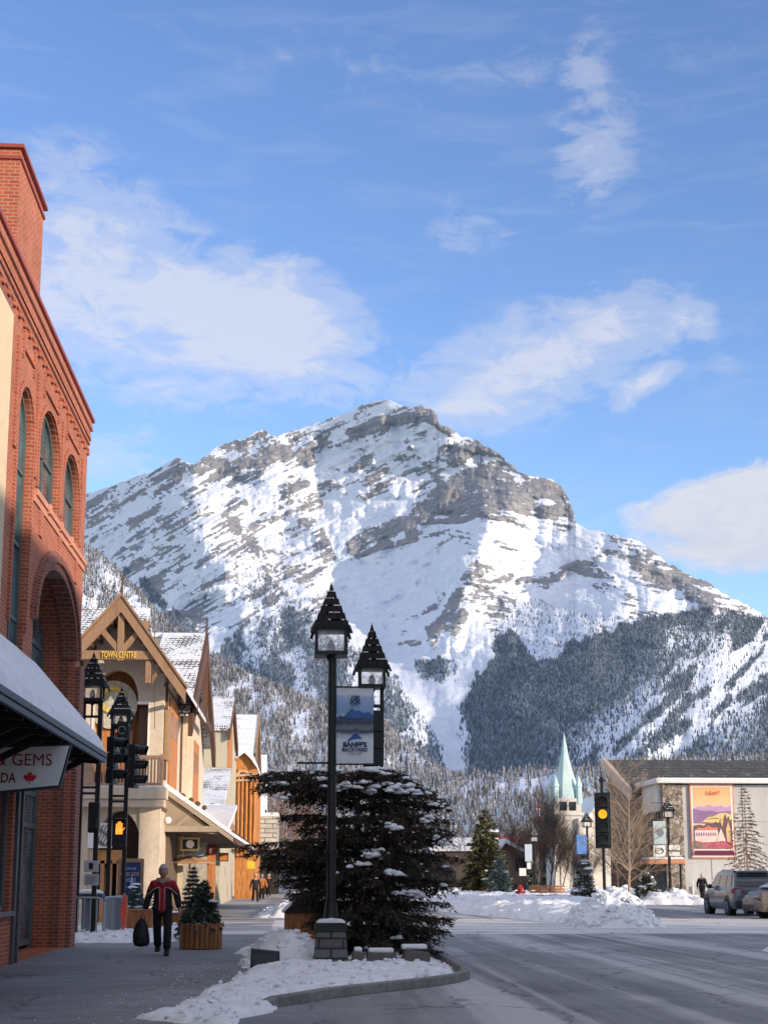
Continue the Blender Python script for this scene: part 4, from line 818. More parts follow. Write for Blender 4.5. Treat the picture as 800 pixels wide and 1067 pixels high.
# lean-to over the shopfronts
cn = thing('shop_canopy', (-3.6, 54, 0), 'cream framed shop canopy with snowy sloping roof leaning on the town building', 'canopy')
Yc = 53.6
def qc(px, py): p = PX(px, py, Yc); return (p.x, p.z)
a0, b0 = qc(166, 817); a1, b1 = qc(243, 873)
mb = MB(); mb.prism([(a0,b0),(a1,b1),(a1,b1-.16),(a0,b0-.2)], lambda u, v: (u, Yc, v), lambda u, v: (u, Yc+.12, v))
c0_, d0_ = qc(165, 862); c1_, d1_ = qc(229, 867); mb.box(c0_, c1_, Yc+.01, Yc+.14, d1_-.0, d1_+.2); mb.box(c0_,c0_+.14,Yc+.02,Yc+.14,0,d1_)
mb.bar((qc(183,862)[0],Yc+.2,qc(183,862)[1]),(qc(205,842)[0],Yc+.2,qc(205,842)[1]),.1,.1,up=(0,1,0)); mb.bar((qc(222,866)[0],Yc+.2,d1_+.1),(qc(205,842)[0],Yc+.2,qc(205,842)[1]),.1,.1,up=(0,1,0))
mb.build('frame', M('weathered_beam', (.36,.29,.21), .8, .25, 5, .2), cn)
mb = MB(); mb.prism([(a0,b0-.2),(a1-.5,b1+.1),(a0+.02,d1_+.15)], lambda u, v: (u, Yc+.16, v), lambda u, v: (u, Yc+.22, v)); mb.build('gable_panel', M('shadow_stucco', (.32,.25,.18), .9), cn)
mb = MB(); mb.prism([(a0,b0),(a1+.05,b1),(a1+.05,b1+.13),(a0,b0+.2)], lambda u, v: (u, Yc+.02, v), lambda u, v: (u, 84, v)); mb.build('snow', SNOW, cn)
mb = MB(); mb.box(a1,a1+.1,Yc,84,b1-.22,b1-.02); mb.box(xr,a1,Yc+.3,84,d1_-.02,d1_+.05); mb.build('fascia', DBR, cn)
for i, (px_, s_) in enumerate(((190,.12),(199,.1),(206,.11),(213,.1))):
    mb = MB(); mb.lathe([(.02,-s_),(s_,-.3*s_),(s_,.4*s_),(.03,s_)], (PX(px_, 836, 56+i).x, 56+i, PX(px_, 830+i*4, 56+i).z), 8); mb.build('roof_lantern', DBR, cn)
mb = MB(); p = PX(175,855,53.4); mb.lathe([(.01,-.13),(.1,-.09),(.13,0),(.1,.09),(.01,.13)], tuple(p), 14); mb.build('globe_lamp', M('globe_glass', (.85,.82,.75), .3), cn, smooth=True)
# shop row under the lean-to
sr = thing('shop_row', (-4.4, 60, 0), 'row of dark glazed shopfronts with pale posts under the snowy canopy', 'shop')
mb = MB(); mb.box(-9, -4.62, 54.2, 88, 0, 3.9); mb.build('wall', M('shop_wall', (.14,.10,.075), .8, .4, 2), sr)
rr = random.Random(8)
for i in range(13):
    y = 58.2+i*2.1; mb = MB(); mb.box(-4.62,-4.42,y,y+.34,0,3.2); mb.build('post', M('pale_post', (.62,.52,.38), .8) if i == 0 else bpy.data.materials['pale_post'], sr)
    mb = MB(); mb.box(-4.6,-4.56,y+.5,y+1.95,.5,2.8); mb.build('shop_pane', GLS if i % 3 else GLD, sr)
mb = MB(); mb.box(-4.62,-3.6,60.0,60.2,0,2.9); mb.build('stone_pier', M('pale_stone', (.42,.38,.33), .85, .5, 4, .5), sr)
mb = MB(); mb.box(-3.45,-3.15,57.6,58.0,0,2.35); mb.build('timber_post', ORW, sr)
def boxsign(nm, px0, py0, px1, py1, Y, mat, rim, label, **k):
    a = PX(px0, py1, Y); b = PX(px1, py0, Y); t = thing(nm, ((a.x+b.x)/2, Y, a.z), label, 'sign')
    mb = MB(); mb.box(a.x, b.x, Y, Y+.08, a.z, b.z); mb.build('frame', rim, t); mb = MB(); e = (b.x-a.x)*.1; mb.box(a.x+e, b.x-e, Y-.006, Y+.02, a.z+e, b.z-e); mb.build('panel', mat, t); return t, a, b
t, a, b = boxsign('shop_sign', 188, 873, 208, 887, 55, M('sign_black', (.03,.03,.03), .6), M('gilt_frame', (.55,.40,.14), .5), 'dark sign with gold frame and round white emblem under the shop canopy')
mb = MB(); mb.tube(((a.x+b.x)/2,54.985,(a.z+b.z)/2),((a.x+b.x)/2,54.99,(a.z+b.z)/2),.15,n=16); mb.build('emblem', WHT, t)
boxsign('shop_sign', 200, 884, 212, 892, 56.2, M('sign_bluegrey', (.25,.35,.42), .6), M('rim_grey', (.3,.3,.3), .6), 'small blue grey sign hanging behind the gold framed sign')
REDS = M('sign_red', (.42,.06,.03), .6, .3, 4)
t, a, b = boxsign('shop_sign', 215, 881, 226, 893, 60, REDS, M('rim_dark', (.06,.03,.02), .6), 'square red sign with white mark above the pale shop posts')
mb = MB(); mb.box(a.x+.12,b.x-.2,59.985,59.99,a.z+.12,b.z-.12); mb.build('mark', WHT, t)
boxsign('shop_sign', 228, 889, 238, 898, 66, M('sign_orange', (.55,.2,.06), .6, .3, 5), bpy.data.materials['rim_dark'], 'square orange sign farther along the shopfronts')
t, a, b = boxsign('shop_sign', 257, 897, 266, 906, 90, M('sign_yellow', (.75,.48,.05), .6, .2, 5), M('rim_yellow', (.6,.35,.04), .6), 'yellow shop sign hanging farthest down the sidewalk')
# market umbrella
um = thing('patio_umbrella', (-3.75, 57, 0), 'tan patio umbrella open in front of the shopfronts', 'umbrella')
mb = MB(); c_ = PX(198, 893, 57); mb.lathe([(1.0,-.02),(1.0,0),(.5,.14),(.03,.26)], (c_.x, 57, c_.z-.23), 8, PI/8); mb.build('canopy', M('tan_canvas', (.62,.36,.2), .9), um)
mb = MB(); mb.tube((c_.x,57,0),(c_.x,57,c_.z),.03); mb.build('pole', TBR, um)
# houses stepping away up the street
def house(label, x0, x1, y0, y1, ze, zr, wallm, roofm, gx, extra=None, overhang=.35, xb=-13):
    t = thing('shop_house', ((x0+x1)/2, y0, 0), label, 'building'); ym = (y0+y1)/2
    mb = MB(); mb.prism([(y0,0),(y1,0),(y1,ze),(ym,zr-.15),(y0,ze)], lambda u, v: (x0, u, v), lambda u, v: (x1, u, v)); mb.build('wall', wallm, t)
    for s_ in (0, 1):
        ya = y0-overhang if s_ == 0 else y1+overhang; zd = ze-overhang*(zr-ze)/(ym-y0)
        mb = MB(); mb.prism([(ya,zd),(ym,zr),(ym,zr+.22),(ya,zd+.22)], lambda u, v: (x0-.1, u, v), lambda u, v: (x1+gx, u, v)); mb.build('roof', roofm, t)
    mb = MB()
    for s_ in (0, 1):
        ya = y0-overhang if s_ == 0 else y1+overhang; zd = ze-overhang*(zr-ze)/(ym-y0)
        mb.prism([(ya,zd+.1),(ym,zr+.1),(ym,zr-.7),(ya,zd-.6)], lambda u, v: (x1+gx-.12, u, v), lambda u, v: (x1+gx+.05, u, v))
    mb.build('bargeboard', DBR, t); return t
OLV = M('pale_olive_stucco', (.45,.40,.30), .9, .12, 5)
t = house('narrow cream house with steep snowy roof between the gable and the log front', -9, -4.45, 92, 104, 10.6, 13.1, OLV, SHS, .15)
mb = MB(); mb.box(-4.44,-4.35,92.6,97.5,8.2,11.0); mb.build('wood_panel', ORW, t)
mb = MB(); mb.box(-4.44,-4.3,93,103,3.5,5); mb.build('wood_panel', TBR, t)
t = thing('porch_roof', (-5, 84, 0), 'low snow speckled shingle roof in front of the narrow cream house', 'roof')
a = PX(220,802,91.5); b = PX(243,838,84)
mb = MB(); mb.prism([(84,b.z),(91.8,a.z+.1),(91.8,a.z-.1),(84,b.z-.2)], lambda u, v: (-9, u, v), lambda u, v: (-4.15, u, v)); mb.build('shingles', SHS, t)
mb = MB(); mb.box(-9,-4.4,84.5,91.7,0,b.z-.15); mb.build('wall', OLV, t)
# log fronted building with an arched sign
t = thing('log_building', (-4, 108, 0), 'orange log fronted shop with curved snowy gable and arched sign', 'building')
LOG = wood('orange_logs', (.50,.20,.055), .42, True, .5); yl = 108
def ql(px, py): p = PX(px, py, yl); return p.x, p.z
xa = ql(246, 800)[0]; xb_ = ql(267, 800)[0]
mb = MB(); mb.prism([(xa,0),(xb_,0),(xb_,ql(266,800)[1]),((xa+xb_)/2+.2,ql(256,781)[1]),(xa,ql(246,787)[1])], lambda u, v: (u, yl, v), lambda u, v: (u, yl+14, v)); mb.build('wall', LOG, t)
mb = MB()
for px_ in (248,252,256.5,261,265): x, _ = ql(px_, 850); mb.tube((x,yl-.25,3),(x,yl-.25,ql(px_,802+(px_-248)*.5)[1]),.11,n=8)
mb.build('log_posts', LOG, t)
mb = MB(); cx2, cz2 = ql(255, 812)
for i in range(10):
    f = lambda i: (cx2-.1+.62*math.cos(PI*i/10), yl-.45, cz2-.2+.75*math.sin(PI*i/10)); mb.bar(f(i), f(i+1), .16, .14)
for dz in (0,.35): mb.bar((cx2-.6,yl-.45,cz2-.15+dz),(cx2+.95,yl-.45,cz2-.05+dz),.12,.14)
mb.build('arched_sign', M('pale_log', (.62,.42,.26), .7), t)
a = ql(244, 793); mb = MB(); mb.prism([ql(246,786),ql(255,778),ql(263,785),ql(268,797),ql(268,801),ql(262,792),ql(255,785),ql(246,791)], lambda u, v: (u, yl-.5, v), lambda u, v: (u, yl+14, v)); mb.build('snow', SNOW, t)
for i in range(5):
    x0 = ql(248+i*4, 850)[0]; mb = MB(); mb.box(x0,x0+.16,yl-.05,yl+.05,4.6,6.6); mb.build('window', GLD, t)
t = thing('shop_house', (-5, 124, 0), 'house with striped snow covered roof rising behind the log front', 'building')
a = PX(245,785,124); b = PX(268,741,130)
mb = MB(); mb.prism([(124,a.z),(133,b.z),(142,a.z),(142,a.z-.3),(133,b.z-.3),(124,a.z-.3)], lambda u, v: (-12, u, v), lambda u, v: (b.x+.05, u, v)); mb.build('roof', STR, t)
mb = MB(); mb.box(-12,b.x-.3,125,141,0,a.z-.2); mb.build('wall', STU, t); mb = MB(); mb.prism([(124,a.z),(133,b.z),(142,a.z),(142,a.z-.7),(133,b.z-.7),(124,a.z-.7)], lambda u, v: (b.x-.1, u, v), lambda u, v: (b.x+.15, u, v)); mb.build('bargeboard', TBR, t)
WBR = brick_mat('white_brick', (.55,.52,.47), (.45,.42,.38), (.2,.19,.18), 1.4, .42, .05)
t = thing('white_building', (-3, 136, 0), 'pale white block building past the log front, behind the spruce branches', 'building')
a = PX(263,880,136); b = PX(289,851,136); mb = MB(); mb.box(-9,b.x,136,150,0,b.z); mb.build('wall', WBR, t)
mb = MB(); mb.box(-9.1,b.x+.1,135.9,150.1,b.z,b.z+.35); mb.build('roof', SHS, t); mb = MB(); mb.box(-9,b.x+.02,135.9,150,0,4); mb.build('shop_front', DARKIN, t)
t = thing('tall_house', (-4, 156, 0), 'grey house with striped roof glimpsed beyond the log front', 'building')
a = PX(265,842,156); b = PX(277,782,156); mb = MB(); mb.box(-14,b.x,156,168,0,a.z); mb.build('wall', OLV, t)
mb = MB(); mb.prism([(155.5,a.z-.5),(162,b.z),(168.5,a.z-.5)], lambda u, v: (-14, u, v), lambda u, v: (b.x, u, v)); mb.build('roof', STR, t)

t = thing('porch_roof', (-4, 68, 3.5), 'smooth snow covered shed roof behind the front shop canopy', 'roof')
a = PX(200,864,66); b = PX(244,839,76); mb = MB(); mb.prism([(66,a.z),(76,b.z),(76,b.z-.2),(66,a.z-.2)], lambda u, v: (-5.2, u, v), lambda u, v: (-3.1, u, v)); mb.build('snow', SNOW, t)
mb = MB(); mb.box(-5.2,-3.15,66.2,76,a.z-.5,a.z-.2); mb.build('fascia', DBR, t)

mb = MB()
for zq in (Z_(842)-.02, 8.2): mb.box(xr-.0, xr+.05, Yt+.02, 62, zq-.06, zq+.06)
mb.box(xr+.0, xr+.09, Yt+.6, Yt+.72, 4.9, 8.6); mb.box(xr+.0, xr+.09, 59.6, 59.72, 4.6, 9.0); mb.build('downpipe', M('brown_gutter', (.12,.07,.05), .5), tcb)
mb = MB()
for (a_, b_) in ((X_(97)-.05, X_(97)), (X_(154), X_(154)+.05)): mb.box(a_, b_, Yt-.04, Yt-.003, Z_(822), Z_(735))
mb.box(X_(143)-.02, X_(154)+.05, Yt-.05, Yt-.004, Z_(734), Z_(731)); mb.build('niche_trim', WHT, tcb)
mb = MB(); mb.box(-8.9, xr+.2, Yt-.84, Yt-.5, Z_(822)+.001, Z_(822)+.05); mb.build('ledge_snow', SNOW, tcb, bevel=.02)
mb = MB()
for s_ in (-1, 1):
    ex, ez = ((LX, LZ) if s_ < 0 else (rx, rz))
    for k in range(9): u = (k+.5)/9; x_ = ax_+(ex-ax_)*u; z_ = az_+(ez-az_)*u-.42; mb.box(x_-.05, x_+.05, yb+.02, Yt-.02, z_-.16, z_-.02)
mb.build('rafter_tails', DBR, tcb)
# ---------------------------------------------------------------- lamps, signals, bins, planters
LG = newmat('lamp_glass'); LGm, LGn, LGb = LG; LGb.inputs['Base Color'].default_value = (.9,.93,.95,1); LGb.inputs['Roughness'].default_value = .05; LGb.inputs['Transmission Weight'].default_value = .0; LGb.inputs['Alpha'].default_value = .18
LGn.links.new(ramp(LGn, noise(LGn, coords(LGn), 4, 3), [(.4, .10), (.7, .35)]), LGb.inputs['Alpha'])
SLATE = roof_mat('lantern_shingles', (.012,.011,.013), .16, .11, .12)
STONE = brick_mat('plinth_stone', (.17,.17,.17), (.10,.10,.105), (.05,.05,.05), .42, .17, .02)
def lantern(t, x, y, z, w=.5, h=.52, rw=.74, rh=.84, rz=0.0):
    """z: underside of the lantern box"""
    s = w/2; mb = MB()
    for i in (-1, 1):
        for j in (-1, 1): mb.bar((x+i*s, y+j*s, z), (x+i*s*1.02, y+j*s*1.02, z+h), .055)
    for zz, e in ((z, .07), (z+h*.98, .05)):
        for i in (-1, 1): mb.bar((x-s, y+i*s, zz), (x+s, y+i*s, zz), e, .06); mb.bar((x+i*s, y-s, zz), (x+i*s, y+s, zz), e, .06)
    mb.tube((x, y, z-.12), (x, y, z), .05, .11, 8); mb.box(x-s*.95, x+s*.95, y-s*.95, y+s*.95, z-.035, z+.03)
    mb.lathe([(.0,0),(.06,0),(.075,.1),(.05,.2),(.02,.24)], (x, y, z+.03), 10)
    fr = mb.build('lantern_frame', BLACK, t)
    mb = MB()
    for i in (-1, 1): mb.box(x+i*s*.93-.004, x+i*s*.93+.004, y-s*.9, y+s*.9, z+.04, z+h-.03); mb.box(x-s*.9, x+s*.9, y+i*s*.93-.004, y+i*s*.93+.004, z+.04, z+h-.03)
    mb.build('glass', LGm, fr)
    mb = MB(); r = rw/2; zb = z+h-.06; n = 6
    for k in range(n):   # courses of shingle stepping in to the point
        r0 = r*(1-k/n); r1 = r*(1-(k+1)/n)+.018; za = zb+rh*k/n; zc = zb+rh*(k+1)/n
        mb.lathe([(r0*1.414, za-.02), (r1*1.414, zc)], (x, y, 0), 4, PI/4)
    mb.lathe([(.02, zb+rh-.03), (.004, zb+rh+.06)], (x, y, 0), 6)
    rf = mb.build('roof', SLATE, t)
    mb = MB()   # splayed corner shakes and a dusting of snow on the courses
    for i in (-1, 1):
        for j in (-1, 1): mb = MB(); mb.bar((x+i*r*.93, y+j*r*.93, zb+.05), (x+i*r*1.08, y+j*r*1.08, zb-.10), .05, .03); mb.build('corner_shake', BLACK, rf)
    mb = MB(); rq = random.Random(int(x*100+y)); 
    for k in range(1, n):
        r0 = r*(1-k/n)+.022; za = zb+rh*k/n+.003
        for e in range(3):
            a = rq.uniform(-.9, .5)*r0; b = min(r0*.9, a+rq.uniform(.2, .9)*r0); mb.box(x+a, x+b, y-r0-.004, y-r0+.02, za, za+.018)
            a = rq.uniform(-.9, .5)*r0; b = min(r0*.9, a+rq.uniform(.2, .9)*r0); mb.box(x+r0-.02, x+r0+.004, y+a, y+b, za, za+.018)
    mb.build('snow', SNOW, rf); return zb+rh
def post(t, x, y, z0, z1, w=.1):
    mb = MB(); mb.tube((x, y, z0), (x, y, z1), w*.55, w*.5, 10); mb.tube((x, y, z0), (x, y, z0+.35), w*.9, w*.7, 10)
    for z in (z0+1.2, z0+(z1-z0)*.55): mb.tube((x, y, z), (x, y, z+.06), w*.75, w*.75, 10)
    mb.build('post', BLACK, t)
# lamp 1, by the spruce
p = PX(345, 915, 26.3); LX1, LY1 = p.x, 26.3
t = thing('street_lamp', (LX1, LY1, 0), 'tall black lantern lamp on a stone base before the big spruce, carrying the banner', 'street lamp', 'black lantern street lamps')
mb = MB(); mb.prism([(-.31,0),(.31,0),(.25,.62),(-.25,.62)], lambda u, v: (LX1+u, LY1-.3+.05*v, v), lambda u, v: (LX1+u, LY1+.3-.05*v, v)); pl = mb.build('stone_base', STONE, t, bevel=.015)
mb = MB(); mb.prism([(-.29,.62),(.29,.62),(.27,.76),(-.27,.76)], lambda u, v: (LX1+u, LY1-.29, v), lambda u, v: (LX1+u, LY1+.29, v)); mb.build('collar', BLACK, pl, bevel=.01)
mb = MB(); mb.prism([(-.27,.762),(.27,.762),(.2,.82),(0,.85),(-.2,.82)], lambda u, v: (LX1+u, LY1-.27, v), lambda u, v: (LX1+u, LY1+.27, v)); mb.build('snow', SNOW, pl, bevel=.03)
post(t, LX1, LY1, .76, 5.42, .15); lantern(t, LX1-.03, LY1, 5.48, .52, .50, .66, .84)
mb = MB(); zb = PX(345, 716, LY1).z; mb.bar((LX1, LY1, zb), (LX1+.74, LY1, zb), .03); mb.bar((LX1, LY1, zb-1.38), (LX1+.74, LY1, zb-1.38), .03); mb.bar((LX1, LY1, zb-1.36), (LX1-.62, LY1, zb-1.36), .035); mb.build('banner_arm', BLACK, t)
# the banner hangs from the lamp
b0 = LX1+.075; bt = zb-.02; bb_ = zb-1.36; bw = .66
bn = thing('street_banner', (b0, LY1-.01, bb_), "white and blue banner reading BANFF'S BACKYARD hanging from the tall lamp", 'banner')
mb = MB(); n = 12
for i in range(n+1):
    for j in range(2):
        v = i/n; mb.v.append((b0+j*bw, LY1-.01+.012*math.sin(v*7+j), bt-(bt-bb_)*v))
mb.f = [(2*i, 2*i+1, 2*i+3, 2*i+2) for i in range(n)]; mb.m = [0]*n
bm_, nt, b_ = newmat('banner_print'); tcn = coords(nt); sp = N(nt, 'ShaderNodeSeparateXYZ'); nt.links.new(tcn, sp.inputs[0])
v_ = math_(nt, 'DIVIDE', sp.outputs[2], bt-bb_); nn = noise(nt, coords(nt, (1,1,1)), 5, 4, .6)
g1 = ramp(nt, math_(nt, 'ADD', v_, math_(nt, 'MULTIPLY', math_(nt, 'SUBTRACT', nn, .5), .10)), [(0,(.58,.62,.68)),(.13,(.62,.66,.72)),(.30,(.60,.66,.74)),(.38,(.36,.42,.50)),(.42,(.04,.06,.09)),(.47,(.16,.19,.22)),(.54,(.03,.05,.08)),(.60,(.10,.14,.22)),(.615,(.5,.56,.64)),(.66,(.22,.34,.52)),(.78,(.24,.38,.60)),(.88,(.34,.46,.66)),(.92,(.60,.64,.70)),(1,(.55,.58,.64))])
nt.links.new(g1, b_.inputs['Base Color']); b_.inputs['Roughness'].default_value = .8
mb.build('cloth', bm_, bn, fix=False, smooth=True)
NAVY = M('navy_print', (.018,.035,.10), .8, .15, 9, 0); BLU = M('mountain_print', (.05,.13,.32), .8, .35, 14, 0)
hb = bt-bb_
mb = MB(); mb.sheet([(0,.60),(.1,.635),(.2,.62),(.33,.685),(.42,.73),(.52,.69),(.62,.70),(.75,.66),(.86,.68),(1,.645),(1,.60),(.5,.595)], lambda u, v: (b0+u*bw, LY1-.034, bb_+v*hb)); mb.build('printed_mountains', BLU, bn, fix=False)
mb = MB(); mb.sheet([(.26,.27),(.36,.33),(.42,.36),(.46,.385),(.56,.40),(.62,.36),(.70,.325),(.58,.325),(.44,.315)], lambda u, v: (b0+u*bw, LY1-.036, bb_+v*hb)); mb.build('printed_peak', M('peak_print', (.04,.09,.34), .8, .2, 9, 0), bn, fix=False)
text("BANFF'S", .118, NAVY, bn, (b0+bw/2, LY1-.036, bb_+.215*hb), ext=.001, bold=.005); text("BACKYARD", .088, NAVY, bn, (b0+bw/2, LY1-.036, bb_+.155*hb), ext=.001, bold=.003); text("SINCE 1885", .05, NAVY, bn, (b0+bw/2, LY1-.036, bb_+.113*hb), ext=.001)
text("100", .105, NAVY, bn, (b0+bw/2, LY1-.036, bb_+.845*hb), ext=.001, bold=.004); text("XX", .105, NAVY, bn, (b0+bw/2, LY1-.036, bb_+.79*hb), ext=.001, bold=.004, sx=1.3); text("BANFF", .045, NAVY, bn, (b0+bw/2, LY1-.036, bb_+.762*hb), ext=.001)
# signal heads
def visor(mb, x, y, z, r, d, fx_, fy_):
    n = 12; vs = []
    for k, rr_ in ((0, r), (1, r*.97)):
        for i in range(n+1):
            a = -PI*.12+PI*1.24*i/n; L = k*d*(.75+.25*math.sin(max(0, min(PI, a))))
            vs.append((x+fx_*L-fy_*rr_*math.cos(a), y+fy_*L+fx_*rr_*math.cos(a), z+rr_*math.sin(a)))
    mb.add(vs, [(i, i+1, i+n+2, i+n+1) for i in range(n)])
LENS = {'dark': M('unlit_lens', (.02,.022,.025), .25, .3, 6, 0), 'red': M('unlit_red_lens', (.06,.012,.01), .3, .3, 6, 0), 'amber': emit('lit_amber_lens', (1,.40,.015), 1.25), 'hand': emit('lit_hand', (1,.25,.03), 2.0)}
SIG = M('signal_black', (.010,.013,.016), .4, .3, 12, .05)
def signal(name, label, x, y, zt, n, sz, face, lenses, back=True, group='black traffic signal heads'):
    """zt: top; face: direction the lamps look"""
    t = thing(name, (x, y, zt-n*sz), label, 'traffic light', group); f = Vector(face).normalized(); fx_, fy_ = f.x, f.y; rx_ = Vector((-fy_, fx_, 0))
    mb = MB(); c = Vector((x, y, 0))
    def ob(u0, u1, d0, d1, z0, z1):
        P = [c+rx_*u+f*d+Vector((0,0,z)) for z in (z0, z1) for u, d in ((u0,d0),(u1,d0),(u1,d1),(u0,d1))]
        mb.add(P, [(0,3,2,1),(4,5,6,7),(0,1,5,4),(1,2,6,5),(2,3,7,6),(3,0,4,7)])
    for k in range(n): ob(-sz*.47, sz*.47, -.1, .1, zt-(k+1)*sz+.008, zt-k*sz-.008)
    hs_ = mb.build('housing', SIG, t, bevel=.012)
    if back: mb = MB(); ob(-sz*.62, sz*.62, -.02, .0, zt-n*sz-.1, zt+.1); mb.build('backplate', SIG, t)
    for k in range(n):
        z = zt-(k+.5)*sz; p = c+f*.1+Vector((0,0,z)); mb = MB(); mb.tube(p, p+f*.02, sz*.36, sz*.34, 18); mb.build('lens', LENS[lenses[k]], t, smooth=False)
        mb = MB(); visor(mb, p.x, p.y, z, sz*.40, sz*.75, fx_, fy_); v = mb.build('visor', SIG, t, fix=False); so_ = v.modifiers.new('s', 'SOLIDIFY'); so_.thickness = .012
    return t
# lamp 2 with twin uprights and the signal seen from behind
p = PX(388, 915, 32); t = thing('street_lamp', (p.x, 32, 0), 'black lantern lamp behind the banner with a signal box on its post', 'street lamp', 'black lantern street lamps')
zt = PX(388, 651, 32).z; lantern(t, p.x-.02, 32, zt-1.38, .52, .46, .72, .96)
mb = MB(); z0 = zt-1.5
mb.bar((p.x-.2,32,z0-.3),(p.x-.2,32,z0+.08),.06); mb.bar((p.x+.2,32,0),(p.x+.2,32,z0+.08),.085); mb.bar((p.x-.2,32,z0-.3),(p.x+.2,32,z0-.3),.07); mb.bar((p.x,32,z0-.3),(p.x,32,z0+.08),.05); mb.build('post', BLACK, t)
mb = MB(); mb.bar((p.x+.2,32,z0-.6),(p.x+.0,32,z0-.62),.03); mb.tube((p.x+.06,32,z0-.95),(p.x+.06,32,z0-.63),.07,.03,8); mb.build('bracket', BLACK, t)
p = PX(389, 745, 31.7); signal('traffic_light', 'black traffic signal seen from behind, just right of the hanging banner', p.x, 31.75, p.z, 4, .37, (-.15, 1, 0), ['dark']*4)
# lamps with double uprights across the side street
def twin_lamp(px, pyt, Y, label, rw, extra=None):
    p = PX(px, pyt, Y); x = p.x; zt = p.z; t = thing('street_lamp', (x, Y, 0), label, 'street lamp', 'black lantern street lamps')
    lantern(t, x, Y, zt-1.2*rw/.72, .5*rw/.72, .44*rw/.72, rw, .84*rw/.72); s = .21; mb = MB(); z0 = zt-1.2*rw/.72-.02
    for i in (-1, 1): mb.bar((x+i*s, Y, 0), (x+i*s, Y, z0), .11); 
    for z in (z0-.4, z0-.05, 3.6, 3.75): mb.bar((x-s, Y, z), (x+s, Y, z), .06)
    mb.bar((x, Y, z0-.4), (x, Y, z0), .05); mb.build('post', BLACK, t); return t, x, zt
t, xl1, zl1 = twin_lamp(98, 682, 37.5, 'black twin post lantern lamp beside the brick building, left of the pair of signals', .70)
t, xl2, zl2 = twin_lamp(127, 718, 41.5, 'shorter black twin post lantern lamp in front of the cream gabled building', .62)
p = PX(118, 768, 38); signal('traffic_light', 'three lens signal in side view on the left lamp, visors pointing right', p.x, 38, p.z, 3, .40, (1, -.25, 0), ['dark']*3, False)
p = PX(140, 776, 41); signal('traffic_light', 'three lens signal in side view on the right lamp, visors pointing right', p.x, 41, p.z, 3, .40, (1, -.25, 0), ['dark']*3, False)
mb = MB(); 
p = PX(129, 738, 41.3)
ps = thing('pedestrian_signal', (PX(124, 880, 40.6).x, 40.6, 3.0), 'pedestrian signal showing a lit orange hand', 'crossing signal')
a = PX(116, 882, 40.6); b = PX(132, 854, 40.6); mb = MB(); mb.box(a.x, b.x, 40.6, 40.82, a.z, b.z); mb.build('housing', SIG, ps, bevel=.02)
mb = MB(); mb.add([(a.x,40.6,b.z),(b.x,40.6,b.z),(b.x,40.32,b.z-.02),(a.x,40.32,b.z-.02),(a.x,40.6,b.z+.03),(b.x,40.6,b.z+.03),(b.x,40.32,b.z+.01),(a.x,40.32,b.z+.01)], [(0,1,2,3),(4,5,6,7),(0,4,7,3),(1,5,6,2),(2,3,7,6)]); mb.build('visor', SIG, ps)
hx, hz = (a.x+b.x)/2, b.z-.27; mb = MB(); mb.box(hx-.09,hx+.09,40.585,40.598,hz-.13,hz+.04)
for i, L in enumerate((.11,.16,.17,.13)): mb.box(hx-.085+i*.045,hx-.05+i*.045,40.585,40.598,hz+.04,hz+.04+L)
mb.bar((hx+.08,40.59,hz-.06),(hx+.15,40.59,hz+.05),.035,.012); mb.build('hand_symbol', LENS['hand'], ps)
ps2 = thing('pedestrian_signal', (PX(96, 870, 37.4).x, 37.4, 3.0), 'dark pedestrian signal seen edge on between the left lamp posts', 'crossing signal')
a = PX(91, 868, 37.3); b = PX(104, 836, 37.3); mb = MB(); mb.box(a.x, b.x, 37.25, 37.5, a.z, b.z); mb.build('housing', SIG, ps2, bevel=.04); mb = MB(); mb.box(a.x+.05,b.x-.05,37.18,37.26,a.z+.08,a.z+.36); mb.build('visor', SIG, ps2, bevel=.02)
# carved crest panel on the second lamp
cr = thing('crest_panel', (PX(131,790,41.2).x, 41.2, 4.6), 'black openwork panel with scrolls hanging between the second lamp posts', 'panel')
a = PX(121, 790, 41.2); b = PX(134, 752, 41.2); mb = MB(); mb.box(a.x, b.x, 41.2, 41.26, a.z, b.z); mb.build('panel', SIG, cr); mb = MB()
for k, (cxp, czp) in enumerate(((127,761),(127,773),(128,783))):
    c_ = PX(cxp, czp, 41.17)
    for i in range(7): mb.bar((c_.x+.10*math.cos(i*.8+k), 41.17, c_.z+.11*math.sin(i*.8+k)), (c_.x+.10*math.cos(i*.8+.8+k), 41.17, c_.z+.11*math.sin(i*.8+.8+k)), .03, .02)
mb.build('scrolls', M('grey_scroll', (.25,.27,.30), .6), cr)
# notice on the first twin lamp
ns = thing('notice_sign', (PX(95,920,37).x, 37, 1.2), 'pale grey notice with a black symbol fixed between the left lamp posts', 'sign')
GN = M('notice_grey', (.42,.45,.48), .6, .1, 5, 0)
for i, (py0, py1) in enumerate(((897,909),(911,923))):
    a = PX(87, py1, 37.1); b = PX(103, py0, 37.1); mb = MB(); mb.box(a.x, b.x, 37.1, 37.13, a.z, b.z); mb.build('plate', GN, ns, bevel=.005)
a = PX(92.5, 906, 37.08); b = PX(97, 899.5, 37.08); mb = MB(); mb.box(a.x, b.x, 37.085, 37.095, a.z, b.z); mb.build('symbol', BLACK, ns)
mb = MB()
for k in range(4): a = PX(89.5, 913.5+k*2.4, 37.09); b = PX(100.5-(k % 2)*2, 913.5+k*2.4, 37.09); mb.bar(a, b, .018, .006)
mb.build('printed_lines', M('grey_ink', (.12,.13,.14), .7), ns)
